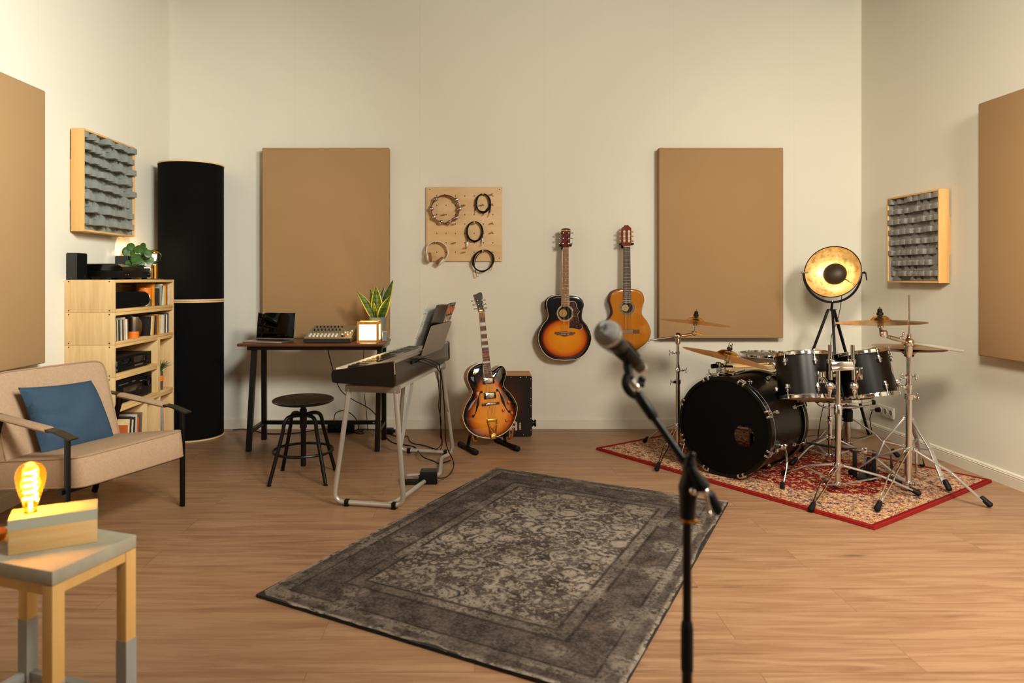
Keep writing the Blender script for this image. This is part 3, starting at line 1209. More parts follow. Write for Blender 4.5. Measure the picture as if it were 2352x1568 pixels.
# grassy plant in a steel cup
t = T('grass_plant', 'small grassy plant in a steel cup with orange band, narrow crate', 'plant', (SX1 - .045, 4.80, ZI[1]))
mb = t.L()
mb.lathe([(.030, 0), (.032, .002), (.032, .128), (.030, .128), (.029, .12)], seg=32)
cup = t.part('cup', mb, M_brushed)
mb = t.L()
mb.lathe([(.0323, .06), (.0335, .061), (.0335, .098), (.0323, .099)], seg=32, cap0=False, cap1=False)
t.part('band', mb, M_orange, parent=cup)
mb = t.L()
mb.lathe([(.0285, .115), (.0285, .121)], seg=24)
t.part('soil', mb, M_soil)
mb = t.L()
rnd = random.Random(5)
for k in range(70):
    a = rnd.uniform(0, 2 * PI)
    ln = rnd.uniform(.07, .125)
    sp = rnd.uniform(.02, .075)
    dx, dy = math.cos(a) + .25, math.sin(a) * .55
    ps = []
    for q in range(6):
        u = q / 5
        ps.append((dx * (.012 + sp * u ** 1.5), dy * (.012 + sp * u ** 1.5), .118 + ln * (u - .35 * u ** 3 * rnd.uniform(.5, 1.6))))
    mb.tube(ps, [.0016, .0018, .0016, .0013, .0009, .0003], 4)
t.part('blades', mb, M_grass)

# --- on top of the shelf
ZT = ZR[5] + .0005
for lab, x0, x1, y0, y1 in (('small black speaker at the near end of the shelf top', -2.438, -2.368, 4.137, 4.235), ('small black speaker on the shelf top, mostly behind the record player', -2.438, -2.345, 4.70, 4.80)):
    t = T('bookshelf_speaker', lab, 'speaker', (x1, y0, ZT), group='small black speakers on the shelf')
    mb = t.L()
    mb.bx(x0 - x1, -.008, 0, y1 - y0, 0, .160, .002)
    t.part('cabinet', mb, plain('speaker_vinyl', '#232120', .5))
    mb = t.L()
    mb.bx(-.008, 0, .001, y1 - y0 - .001, .002, .158, .003)
    t.part('grille', mb, M_black_cloth)
    mb = t.L()
    mb.bx(0, .001, .062, .074, .012, .022)
    t.part('badge', mb, M_dark_bronze)

# record player
t = T('record_player', 'black record player with closed lid on the shelf top', 'record player', (-2.165, 4.262, ZT))
mb = t.L()
mb.bx(-.265, 0, 0, .37, .012, .055, .004)
body = t.part('plinth', mb, M_black)
mb = t.L()
rings = []
for u, z in ((0, .056), (.0, .075), (.03, .094), (.06, .098)):
    rings.append([(-.262, .003 + u * .2, z), (-.262, .367 - u * .2, z), (-.004 - u * 1.1, .367 - u * .5, z), (-.004 - u * 1.1, .003 + u * .2, z)])
mb.loft(rings)
t.part('lid', mb, M_black_gloss)
for yy in (.03, .34):
    for xx in (-.03, -.23):
        mb = t.L()
        mb.lathe([(.017, 0), (.019, .006), (.016, .012)], T_(xx, yy, 0), 20)
        t.part('foot', mb, M_rubber)
for yy, w_, z_ in ((.03, .006, .03), (.06, .012, .03), (.33, .012, .034), (.345, .018, .046)):
    mb = t.L()
    mb.bx(0, .002, yy, yy + w_, z_ - .003, z_ + .003)
    t.part('button', mb, M_alu, parent=body)

# leafy plant
t = T('pilea_plant', 'green round-leaved plant behind the record player', 'plant', (-2.30, 4.735, ZT))
mb = t.L()
mb.lathe([(.038, 0), (.042, .003), (.05, .075), (.047, .075), (.045, .066)], seg=32)
t.part('pot', mb, plain('pale_pink_pot', '#b99a80', .6))
mb = t.L()
mb.lathe([(.0455, .06), (.0455, .068)], seg=24)
t.part('soil', mb, M_soil)
rnd = random.Random(11)
leafspec = []
for (px_, py_, r_) in ((292, 578, 11), (300, 566, 9), (290, 592, 9), (306, 577, 8), (318, 572, 10), (330, 576, 9), (314, 594, 13), (334, 590, 11), (344, 597, 10), (303, 600, 10), (340, 582, 9), (322, 603, 9), (296, 604, 8), (328, 566, 8)):
    d_ = rnd.uniform(4.68, 4.80)
    leafspec.append((P(px_, py_, d_), r_ / F * d_))
for c, r_ in leafspec:
    c = V((max(c.x, XL + .05), c.y, c.z))
    nrm = V((rnd.uniform(-.2, .7), -1, rnd.uniform(.15, .9))).normalized()
    zf = zframe(c, nrm)
    mb = MB()
    rings = []
    for q, dz in ((.02, .0006), (.35, .0014), (.7, .0012), (.95, .0), (1.0, -.0006)):
        rings.append([zf @ V((r_ * q * math.cos(2 * PI * k / 20) * 1.0, r_ * q * math.sin(2 * PI * k / 20) * 1.12, dz)) for k in range(20)])
    rings2 = [[p - zf.col[2].xyz * .0012 for p in rr_] for rr_ in rings[::-1]]
    mb.loft(rings + rings2)
    lf = t.part('leaf', mb, M_leaf)
    base = V((-2.30 + rnd.uniform(-.02, .02), 4.735 + rnd.uniform(-.02, .02), ZT + .067))
    mid = (base + c) / 2 + V((0, 0, .02))
    mb = MB()
    mb.tube(smooth_path([base, mid, c], 5), .0018, 6)
    t.part('stem', mb, M_stem, parent=lf)

# globe lamp
gl = P(355, 640, 4.80)
t = T('globe_lamp', 'glowing globe bulb lamp on a brass tube, far end of the shelf', 'lamp', (gl.x, 4.80, ZT))
mb = t.L()
mb.lathe([(.050, 0), (.052, .002), (.051, .006), (.022, .008)], seg=40)
t.part('base_plate', mb, M_dark_bronze)
mb = t.L()
mb.lathe([(.0215, .008), (.0225, .009), (.0225, .100), (.020, .102), (.012, .102)], seg=40)
t.part('brass_tube', mb, M_brass)
gz = .102 + .058
mb = t.L()
prof = [(.013, .103), (.014, .112)]
for k in range(2, 20):
    a = -PI / 2 + PI * k / 19.0
    prof.append((max(.047 * math.cos(a), .0003), gz + .047 * math.sin(a)))
mb.lathe(prof, seg=32, cap0=False)
gb_ = t.part('bulb', mb, M_glass_clear)
mb = t.L()
for k in range(8):
    a = 2 * PI * k / 8
    mb.tube([(.006 * math.cos(a), .006 * math.sin(a), gz - .03), (.014 * math.cos(a + .3), .014 * math.sin(a + .3), gz + .012)], .0016, 6)
t.part('filament', mb, M_filament_w, parent=gb_)
mb = t.L()
prof = []
for k in range(9):
    a = PI * .16 + (PI / 2 - PI * .16) * k / 8
    prof.append((max(.0463 * math.cos(a), .0003), gz + .0463 * math.sin(a)))
mb.lathe(prof, seg=32, cap0=False)
t.part('mirror_cap', mb, glass('smoky_mirror_cap', '#a89878', mixf=.45), parent=gb_)
point('globe_lamp_light', (gl.x, 4.80, ZT + gz), 5.5, (1, .80, .52), .02)

# ================================================================ armchair
fA = V((.925, -.38, 0)).normalized()
wA = V((.38, .925, 0)).normalized()
CL, CR = V((-1.72, 3.028, 0)), V((-1.481, 3.595, 0))
OC = (CL + CR) / 2
mA = frame(OC, fA, wA, (0, 0, 1))
if fA.cross(wA).z < 0:
    raise ValueError('frame')
t = T('armchair', 'beige upholstered armchair with dark metal frame by the pine shelf', 'armchair', m=mA)
HW = .308


def puff(t, m, sx, sy, sz, r, bulge=.012, n=14):
    """a soft box: rounded corners, faces swelling outward; x0..sx, centred in y, z0..sz"""
    mb = MB(t.m @ m)
    rings = []

    def rr(u, v, a, b):
        # superellipse outline
        e = .18
        ca, sa = math.cos(u), math.sin(u)
        return (math.copysign(abs(ca) ** e, ca) * a, math.copysign(abs(sa) ** e, sa) * b)
    N = 64
    prof = [(0, -.5), (.55, -.5), (.9, -.497), (.965, -.485), (.992, -.455), (1.0, -.40), (1.004, 0), (1.0, .40), (.992, .455), (.965, .485), (.9, .497), (.55, .5 + bulge * 4), (0, .5 + bulge * 6)]
    for q, z in prof:
        q = max(q, .002)
        rings.append([(lambda p: (p[0] * q + sx / 2, p[1] * q, sz / 2 + z * sz))(rr(2 * PI * k / N + .0001, 0, sx / 2, sy / 2)) for k in range(N)])
    mb.loft(rings)
    return mb


def welt(t, m, sx, sy, z, r=.0045):
    N = 72
    e = .18
    pts = []
    for k in range(N):
        u = 2 * PI * k / N + .0001
        ca, sa = math.cos(u), math.sin(u)
        pts.append((math.copysign(abs(ca) ** e, ca) * sx / 2 * .994 + sx / 2, math.copysign(abs(sa) ** e, sa) * sy / 2 * .994, z))
    mb = MB(t.m @ m)
    mb.tube(pts, r, 6, closed=True)
    return mb


# seat: runs from x=-.62 (rear) to 0 (front), tipped back a little
mS = T_(0, 0, .278) @ RY(R(-7.5)) @ T_(-.63, 0, 0)
mb = puff(t, mS, .63, 2 * HW, .145, .03, .010)
seat = t.part('seat', mb, M_armchair, ang=60)
for z in (.137, .010):
    t.part('piping', welt(t, mS, .63, 2 * HW, z), M_piping, parent=seat)
# back: stands on the rear of the seat and leans back
mB = T_(-.475, 0, .305) @ RY(R(-17)) @ T_(0, 0, 0) @ MX.Rotation(R(-90), 4, 'Y') @ T_(0, 0, 0)
# local x up, z toward the rear-> flip so the swelling side faces the sitter
mb = puff(t, mB, .47, 2 * HW, .13, .03, .006)
back = t.part('backrest', mb, M_armchair, ang=60)
for z in (.004, .126):
    t.part('piping', welt(t, mB, .47, 2 * HW, z), M_piping, parent=back)
for sgn, nm in ((-1, 'near'), (1, 'far')):
    yy = sgn * (HW + (.030 if sgn > 0 else .011))
    tip, bend1, s0, s1, rear, rb = V((-.035, yy, .497)), V((-.135, yy, .522)), V((-.19, yy, .530)), V((-.52, yy, .563)), V((-.54, yy, .566)), V((-.64, yy, .572))
    mb = t.L()
    for a, b in ((tip, bend1), (bend1, rear), (rear, rb)):
        mb.bar(a, b, .046, .007)
    arm = t.part('armrest', mb, M_dark_bronze)
    mb = t.L()
    N = 16
    rings = []
    for u in (0, .03, .5, .97, 1):
        c = s0.lerp(s1, u) + V((0, 0, -.004))
        k = .9 if u in (0, 1) else 1.0
        rings.append([c + V((0, .029 * k * math.cos(2 * PI * q / N), .0145 * k * math.sin(2 * PI * q / N))) for q in range(N)])
    mb.loft(rings)
    t.part('fabric_sleeve', mb, M_armchair, parent=arm)
    mb = t.L()
    mb.bar(V((-.075, yy, 0)), V((-.075, yy, .507)), .024, .016, (0, 1, 0), .002)
    t.part('leg', mb, M_black_metal)
    mb = t.L()
    mb.bar(V((-.725, yy, 0)), V((-.515, yy, .560)), .028, .018, (0, 1, 0), .002)
    t.part('leg', mb, M_black_metal)
mb = t.L()
mb.bar(V((-.10, -HW - .03, .262)), V((-.10, HW + .03, .262)), .03, .02)
mb.bar(V((-.60, -HW - .03, .235)), V((-.60, HW + .03, .235)), .03, .02)
t.part('cross_rail', mb, M_black_metal)

# cushion
tl, tr, br_, bl = P(43, 889, 3.29), P(208, 874, 3.66), P(267, 1014, 3.65), P(97, 1054, 3.28)
cc = (tl + tr + br_ + bl) / 4
ex = ((tr + br_) - (tl + bl)).normalized()
ey = ((tl + tr) - (bl + br_))
ey = (ey - ex * ey.dot(ex)).normalized()
ez = ex.cross(ey)
mC = frame(cc, ex, ey, ez)
inv = mC.inverted()
q4 = [inv @ p for p in (bl, br_, tr, tl)]
mb = MB(mC)
N = 26
rnd = random.Random(2)


def cush(u, v, s):
    # bilinear between the four corners, edges drawn in, swollen middle
    uu, vv = (u + 1) / 2, (v + 1) / 2
    p = q4[0] * (1 - uu) * (1 - vv) + q4[1] * uu * (1 - vv) + q4[2] * uu * vv + q4[3] * (1 - uu) * vv
    p = V((p.x * (1 - .05 * (1 - v * v) * u ** 6), p.y * (1 - .05 * (1 - u * u) * v ** 6), 0))
    h = .085 * ((1 - u ** 2) * (1 - v ** 2)) ** .42
    wr = .010 * math.sin(7 * u + 3 * v + 2 * math.sin(3 * v)) * (1 - u * u) * v * v + .012 * math.sin(15 * v + 4 * u) * max(0, -u) ** 1.5 * (1 - v ** 4) + .006 * math.sin(5 * u - 6 * v) * (1 - u * u) * (1 - v * v)
    return V((p.x, p.y, s * (h + wr * (h / .085)) + .0))


front = [[cush(-1 + 2 * i / N, -1 + 2 * j / N, 1) for i in range(N + 1)] for j in range(N + 1)]
rear_ = [[cush(-1 + 2 * i / N, -1 + 2 * j / N, -.75) for i in range(N + 1)] for j in range(N + 1)]
mb.loft(front, closed=False)
mb.loft(rear_, closed=False)
bmesh.ops.remove_doubles(mb.bm, verts=mb.bm.verts[:], dist=.0004)
single('throw_cushion', mb, M_cushion, 'blue velvet cushion leaning against the back of the armchair', 'cushion')

# ================================================================ small table with lamp in front
ZTB = .50
A_, B_ = G(120, 1313, ZTB), G(314, 1227, ZTB)
exT = (B_ - A_).normalized()
eyT = V((-exT.y, exT.x, 0))
mT = frame((A_.x, A_.y, 0), exT, eyT, (0, 0, 1))
WT, LT = (B_ - A_).length, .40
t = T('side_table', 'small table with concrete top and dipped wooden legs beside the armchair', 'table', m=mT)
mb = t.L()
mb.bx(0, WT, 0, LT, ZTB - .036, ZTB, .003)
t.part('concrete_top', mb, M_concrete)
lw = .034
for nm, c in (('apron', (lw, WT - lw, .004, .026)), ('apron', (lw, WT - lw, LT - .026, LT - .004))):
    mb = t.L()
    mb.bx(c[0], c[1], c[2], c[3], ZTB - .062, ZTB - .0365)
    t.part(nm, mb, M_stand_wood)
for x0, x1 in ((.004, .026), (WT - .026, WT - .004)):
    mb = t.L()
    mb.bx(x0, x1, lw, LT - lw, ZTB - .062, ZTB - .0365)
    t.part('apron', mb, M_stand_wood)
for x in (0.001, WT - lw - .001):
    for yq in (.001, LT - lw - .001):
        mb = t.L()
        mb.bx(x, x + lw, yq, yq + lw, .0, ZTB - .0365, .0015)
        lg = t.part('leg', mb, M_stand_wood)
        mb = t.L()
        mb.bx(x - .0007, x + lw + .0007, yq - .0007, yq + lw + .0007, .0, .222)
        t.part('dipped_end', mb, M_grey_paint, parent=lg, label='grey painted lower leg')
for nm, c in (('stretcher', (lw, WT - lw, .006, .028)), ('stretcher', (lw, WT - lw, LT - .028, LT - .006)), ('stretcher', (.006, .028, lw, LT - lw)), ('stretcher', (WT - .028, WT - .006, lw, LT - lw))):
    mb = t.L()
    mb.bx(c[0], c[1], c[2], c[3], .045, .07, .001)
    t.part(nm, mb, M_grey_paint)

bl_, br2 = G(18, 1277, ZTB), G(223, 1245, ZTB)
exB = (br2 - bl_).normalized()
eyB = V((-exB.y, exB.x, 0))
mBk = frame((bl_.x, bl_.y, ZTB + .0005), exB, eyB, (0, 0, 1))
LB = (br2 - bl_).length
t = T('block_lamp', 'wooden block lamp with a glowing amber bulb on the small table', 'lamp', m=mBk)
mb = t.L()
mb.bx(0, LB, 0, .093, 0, .090, .002)
blk = t.part('wood_block', mb, M_block_wood)
mb = t.L()
mb.bx(-.0006, LB + .0006, -.0006, .0936, .062, .0885)
t.part('painted_stripe', mb, M_mint, parent=blk, label='grey green painted stripe')
bx_, by_ = LB * .225, .047
mb = t.L()
prof = [(.0145, .088), (.0150, .098), (.017, .108), (.0225, .128), (.030, .152), (.0345, .172), (.0355, .185), (.033, .199), (.026, .211), (.015, .2185), (.005, .221), (.0003, .2212)]
mb.lathe(prof, T_(bx_, by_, 0), 32, cap0=False)
bulb = t.part('bulb', mb, M_glass_amber)
mb = t.L()
mb.lathe([(.0155, .0885), (.0155, .094), (.013, .096)], T_(bx_, by_, 0), 24)
t.part('socket', mb, M_brass)
mb = t.L()
pts = []
for k in range(150):
    a = k * 2 * PI / 30
    u = k / 149
    pts.append((bx_ + .0150 * (1 - .15 * u) * math.cos(a), by_ + .0150 * (1 - .15 * u) * math.sin(a), .118 + .082 * u))
mb.tube(pts, .0027, 6)
mb.tube([(bx_, by_, .096), (bx_, by_, .118)], .004, 8)
t.part('filament', mb, M_filament, parent=bulb)
lp = mBk @ V((bx_, by_, .16))
point('block_lamp_light', lp, 5.0, (1, .62, .22), .03)

# amber glass dish behind the block at the table edge
q = G(-3, 1240, ZTB)
t = T('amber_dish', 'small amber glass dish behind the wooden block lamp', 'dish', (q.x - .02, q.y, ZTB + .0005))
mb = t.L()
mb.lathe([(.022, 0), (.034, .002), (.040, .02), (.0375, .021), (.031, .006), (.001, .005)], seg=32)
t.part('bowl', mb, plain('amber_glass', '#8a5716', .1))
# ================================================================ desk
DZ = .742
DX0, DX1, DY0, DY1 = -1.672, -.642, 4.868, 5.315
t = T('desk', 'dark wood desk with black metal frame below the beige panel', 'desk', (DX0, DY0, 0))
mb = MB()
mb.bx(DX0, DX1, DY0, DY1, DZ - .019, DZ, .002)
t.part('tabletop', mb, M_dark_wood)
zb = DZ - .0195
mb = MB()
mb.bar((DX0 + .06, DY0 + .05, zb - .014), (DX1 - .03, DY0 + .05, zb - .014), .028, .028)
t.part('front_rail', mb, M_black_metal)
mb = MB()
mb.bar((DX0 + .06, DY1 - .12, zb - .014), (DX1 - .03, DY1 - .12, zb - .014), .028, .028)
t.part('rear_rail', mb, M_black_metal)
for x in (-1.572, -.677):
    mb = MB()
    mb.bar((x, DY0 + .065, zb), (x, DY1 - .10, zb), .03, .028)
    t.part('side_rail', mb, M_black_metal)
    mb = MB()
    mb.bar((x, 4.817, 0), (x, 4.945, zb), .034, .034, (1, 0, 0))
    t.part('leg', mb, M_black_metal)
    mb = MB()
    mb.bar((x, 5.175, 0), (x, 5.170, zb), .034, .034, (1, 0, 0))
    t.part('leg', mb, M_black_metal)
    mb = MB()
    mb.bar((x, 4.85, .130), (x, 5.17, .130), .026, .026)
    t.part('stretcher', mb, M_black_metal)
mb = MB()
mb.bar((-1.572, 5.172, .128), (-.677, 5.172, .128), .026, .028)
lb = t.part('cross_bar', mb, M_black_metal)
for x in (-.752,):
    mb = MB()
    mb.ball((x, 5.158, .128), .006, (1, .5, 1), 10)
    t.part('bolt', mb, M_alu, parent=lb)
mb = MB()
mb.bx(DX1 - .03, DX1 - .005, DY0 + .12, DY1 - .02, zb - .022, zb)
t.part('corner_plate', mb, M_grey_plastic)

# laptop: opened, turned a little to the right
hinge_l, hinge_r = V((P(588, 778, 5.12).x, 5.12, DZ)), V((P(675, 778, 5.06).x, 5.06, DZ))
exL = (hinge_r - hinge_l).normalized()
eyL = V((-exL.y, exL.x, 0))
wL = (hinge_r - hinge_l).length
mL = frame((hinge_l.x, hinge_l.y, DZ + .0005), exL, eyL, (0, 0, 1))
t = T('laptop', 'open laptop with black screen on the desk', 'laptop', m=mL)
mb = t.L()
mb.bx(0, wL, -.19, 0, 0, .013, .004)
base = t.part('base', mb, M_alu)
mb = t.L()
mb.bx(.02, wL - .02, -.105, -.015, .013, .0142)
t.part('keyboard', mb, M_black, parent=base)
mb = t.L()
mb.bx(wL * .32, wL * .68, -.18, -.115, .013, .0138)
t.part('trackpad', mb, M_grey_plastic, parent=base)
mb = MB(t.m @ T_(0, 0, .012) @ RX(R(-9)))
mb.bx(0, wL, 0, .006, 0, .198, .003)
lid = t.part('lid', mb, M_alu)
mb = MB(t.m @ T_(0, 0, .012) @ RX(R(-9)))
mb.bx(.003, wL - .003, -.0012, 0, .010, .196, .002)
t.part('screen', mb, M_screen, parent=lid)

# mixer
m0 = P(697, 785, 4.93)
mM = T_(m0.x, 4.925, DZ + .0005)
t = T('audio_mixer', 'grey eight channel mixing desk on the desk', 'mixer', m=mM)
WM, DM = .335, .325
h0, h1 = .030, .098
sl = math.atan2(h1 - h0, DM)
mb = t.L()
mb.loft([[(0, 0, .004), (0, DM, .004), (0, DM, h1), (0, .012, h0 + .004), (0, 0, h0)], [(WM, 0, .004), (WM, DM, .004), (WM, DM, h1), (WM, .012, h0 + .004), (WM, 0, h0)]])
body = t.part('case', mb, plain('mixer_case', '#1e1710', .45))
mb = MB(t.m @ T_(0, .004, h0 + .001) @ RX(sl))
mb.bx(.003, WM - .003, 0, DM + .006, 0, .004, .001)
pan = t.part('control_panel', mb, plain('mixer_panel', '#8f846c', .45, .1))
mS_ = t.m @ T_(0, .004, h0 + .005) @ RX(sl)
for k in range(8):
    x = .036 + .0268 * k
    mb = MB(mS_)
    mb.bx(x - .007, x + .007, .072, .084, 0, .012, .002)
    t.part('fader', mb, M_ivory, parent=pan)
    mb = MB(mS_)
    mb.lathe([(.009, 0), (.0085, .011), (.006, .013), (.0005, .013)], T_(x, .036, 0), 16)
    t.part('knob', mb, M_ivory, parent=pan)
for k in range(8):
    for q in range(4):
        x = .036 + .0268 * k
        mb = MB(mS_)
        mb.lathe([(.006, 0), (.0055, .012), (.003, .013)], T_(x, .15 + .042 * q, 0), 10)
        t.part('knob', mb, M_dark_grey_plastic if q % 2 else M_grey_plastic, parent=pan)
for (x, y, mt) in ((.262, .075, M_ivory), (.30, .075, M_ivory), (.275, .13, M_ivory), (.292, .13, M_ivory), (.27, .035, M_dark_grey_plastic), (.288, .035, plain('red_knob', '#c23a14', .3)), (.312, .12, M_ivory), (.316, .17, M_ivory)):
    mb = MB(mS_)
    mb.lathe([(.0075, 0), (.007, .011), (.004, .012)], T_(x, y, 0), 12)
    t.part('knob', mb, mt, parent=pan)
for y in (.05, .15):
    mb = t.L()
    mb.ball((WM, y, .03 + y * .1), .004, (.4, 1, 1), 8)
    t.part('screw', mb, M_alu)

# lantern cube
c0 = P(819, 786, 4.90)
t = T('cube_lantern', 'glowing square wooden lantern at the right end of the desk', 'lamp', (c0.x, 4.905, DZ + .0005))
s = .155
fw = .016
mb = t.L()
for x in (0, s - fw):
    for y in (0, s - fw):
        mb.bx(x, x + fw, y, y + fw, 0, s, .001)
t.part('corner_post', mb, M_oak)
for z in (.004, s - .022):
    mb = t.L()
    mb.bx(fw, s - fw, .001, fw - .001, z, z + .018)
    mb.bx(fw, s - fw, s - fw + .001, s - .001, z, z + .018)
    mb.bx(.001, fw - .001, fw, s - fw, z, z + .018)
    mb.bx(s - fw + .001, s - .001, fw, s - fw, z, z + .018)
    t.part('cross_bar', mb, M_oak)
paper = NT('glowing_paper')
e = paper.n('ShaderNodeBsdfTranslucent')
e.inputs[0].default_value = lin('#f6ead0')
df = paper.n('ShaderNodeBsdfDiffuse')
df.inputs[0].default_value = lin('#efe3c8')
em = paper.n('ShaderNodeEmission')
em.inputs[0].default_value = lin('#ffdf9e')
em.inputs[1].default_value = 2.4
a1 = paper.n('ShaderNodeAddShader')
mxs = paper.n('ShaderNodeMixShader')
paper.t.links.new(e.outputs[0], mxs.inputs[1])
paper.t.links.new(df.outputs[0], mxs.inputs[2])
mxs.inputs[0].default_value = .5
paper.t.links.new(mxs.outputs[0], a1.inputs[0])
paper.t.links.new(em.outputs[0], a1.inputs[1])
paper.t.links.new(a1.outputs[0], paper.out.inputs[0])
for c in ((fw, s - fw, .006, .0072), (fw, s - fw, s - .0072, s - .006), (.006, .0072, fw, s - fw), (s - .0072, s - .006, fw, s - fw)):
    mb = t.L()
    mb.bx(c[0], c[1], c[2], c[3], .02, s - .02)
    t.part('paper_pane', mb, paper.mat)
point('cube_lantern_light', (c0.x + s / 2, 4.905 + s / 2, DZ + s * .55), 3.6, (1, .76, .40), .03)

# snake plant
pc = P(867, 760, 5.165)
t = T('snake_plant', 'snake plant with yellow edged leaves in a grey pot on the desk', 'plant', (pc.x, 5.165, DZ + .0005))
mb = t.L()
mb.lathe([(.040, 0), (.044, .003), (.058, .075), (.066, .150), (.068, .172), (.064, .172), (.062, .160)], seg=48)
t.part('pot', mb, M_pot_grey)
mb = t.L()
mb.lathe([(.0615, .150), (.0625, .160)], seg=32)
t.part('soil', mb, M_soil)
snake = NT('snake_plant_leaf')
s_ = snake.xyz(snake.obj(src='UV'))
edge = snake.m('ABSOLUTE', snake.m('SUBTRACT', s_[0], .5))
k = snake.step(edge, .405, .025)
stripe = snake.noise(snake.obj((8, 8, 120)), 1.0, 3, .6)
green = snake.ramp(stripe, [(.35, '#172a0d'), (.65, '#4a6a22')])
M_snake = snake.fin(snake.mix(k, green, '#c9b338'), .35)


def snake_leaf(base, tip, wid, face, twist=.3, sag=.06):
    base, tip, face = V(base), V(tip), V(face).normalized()
    mb = MB()
    uvl = mb.bm.loops.layers.uv.new('UVMap')
    d = tip - base
    side0 = d.normalized().cross(face).normalized()
    N, K = 16, 6
    rows = []
    for i in range(N + 1):
        u = i / N
        out = V((d.x, d.y, 0))
        c = base + d * u + out * (-.45 * u * (1 - u)) 
        w = wid * (.42 + .58 * math.sin(PI * min(u * 1.05 + .08, 1) ** .9)) * (1 if u < .75 else math.sqrt(max(0, 1 - ((u - .75) / .25) ** 1.7)))
        an = twist * (u - .5)
        sd = (side0 * math.cos(an) + face * math.sin(an)).normalized()
        nr = d.normalized().cross(sd)
        rows.append([c + sd * (w * (j / K - .5) * 2) + nr * (.35 * w * ((j / K - .5) * 2) ** 2) for j in range(K + 1)])
    vs = [[mb._v(p) for p in r_] for r_ in rows]
    vb = [[mb._v(p + face * -.0025) for p in r_] for r_ in rows]
    for i in range(N):
        for j in range(K):
            for q, fl in ((vs, False), (vb, True)):
                vv = [q[i][j], q[i][j + 1], q[i + 1][j + 1], q[i + 1][j]]
                uv = [(j / K, i / N), ((j + 1) / K, i / N), ((j + 1) / K, (i + 1) / N), (j / K, (i + 1) / N)]
                if fl:
                    vv, uv = vv[::-1], uv[::-1]
                try:
                    f = mb.bm.faces.new(vv)
                except ValueError:
                    continue
                for l_, u_ in zip(f.loops, uv):
                    l_[uvl].uv = u_
    for i in range(N):
        for j in (0, K):
            try:
                f = mb.bm.faces.new([vs[i][j], vs[i + 1][j], vb[i + 1][j], vb[i][j]])
                for l_ in f.loops:
                    l_[uvl].uv = (0.0, .5)
            except ValueError:
                pass
    return mb


zb_ = DZ + .158
for (bxp, tx, ty, td, wd, fc, tw) in ((860, 820, 669, 5.12, .030, (.5, -1, 0), .5), (866, 863, 658, 5.10, .044, (0, -1, .1), .15), (870, 883, 658, 5.20, .036, (.2, -1, 0), .3), (875, 903, 642, 5.17, .040, (-.4, -1, 0), .5),
                                      (872, 897, 679, 5.12, .027, (.8, -1, 0), .2), (860, 850, 662, 5.21, .028, (-.2, -1, 0), .3), (864, 858, 694, 5.08, .012, (0, -1, 0), .1), (858, 846, 700, 5.18, .014, (.6, -1, 0), .4)):
    b = P(bxp, 722, 5.165)
    b.z = zb_
    tip = P(tx, ty, td)
    t.part('leaf', snake_leaf(b, tip, wd, fc, tw), M_snake)
for (tx, ty) in ((855, 655), (872, 655), (883, 648)):
    mb = MB()
    b = P(868, 722, 5.2)
    b.z = zb_
    mb.tube(smooth_path([b, (b + P(tx, ty + 20, 5.2)) / 2, P(tx, ty, 5.2)], 4), .0012, 5)
    t.part('dry_stalk', mb, M_stem)

# small card stand
q = P(883, 780, 5.10)
t = T('desk_card', 'small blue grey card standing at the desk edge below the snake plant', 'card', m=T_(q.x, 5.13, DZ + .0005) @ RZ(R(28)))
mb = MB(t.m @ RX(R(-8)))
mb.bx(-.019, .019, -.002, .004, 0, .066, .001)
t.part('backing', mb, M_white_plastic)
mb = MB(t.m @ RX(R(-8)))
mb.bx(-.0165, .0185, -.0028, -.002, .002, .064)
t.part('face', mb, M_card)

# ================================================================ stool
st = V((-1.033, 4.176, 0))
t = T('stool', 'round black screw stool between the armchair and the keyboard', 'stool', m=T_(*st) @ RZ(R(2)))
mb = MB(t.m @ T_(0, 0, .462) @ RX(R(1.5)))
mb.lathe([(.03, -.012), (.10, -.011), (.165, -.004), (.181, .004), (.1825, .010), (.178, .014), (.165, .0145), (.14, .006), (.09, .0), (.04, -.002), (.0005, -.002)], seg=56)
seat = t.part('seat', mb, M_stool_seat)
for a in range(4):
    mb = MB(t.m)
    mb.ball((.055 * math.cos(a * PI / 2 + .6), .055 * math.sin(a * PI / 2 + .6), .462), .006, (1, 1, .4), 8)
    t.part('screw', mb, M_black_metal, parent=seat)
mb = t.L()
mb.lathe([(.012, .07), (.0155, .072), (.0155, .34), (.0155, .45), (.05, .452), (.05, .456)], seg=20)
t.part('screw_column', mb, M_black_metal)
mb = t.L()
mb.lathe([(.0165, .30), (.021, .302), (.021, .415), (.0165, .417)], seg=20)
t.part('hub', mb, M_black_metal)
for k in range(4):
    a = R(45 + 90 * k)
    c, s = math.cos(a), math.sin(a)
    path = [(c * r_, s * r_, z_) for r_, z_ in ((.018, .380), (.075, .383), (.112, .372), (.132, .34), (.145, .28), (.228, .012))]
    mb = t.L()
    mb.tube(smooth_path(path, 6), .0115, 10)
    lg = t.part('leg', mb, M_black_metal)
    mb = t.L()
    mb.lathe([(.013, 0), (.014, .004), (.008, .008), (.007, .018)], T_(c * .230, s * .230, 0), 16)
    t.part('foot', mb, M_rubber, parent=lg)
mb = t.L()
mb.torus(T_(0, 0, .168), .176, .0085, 56, 8)
t.part('foot_ring', mb, M_black_metal)

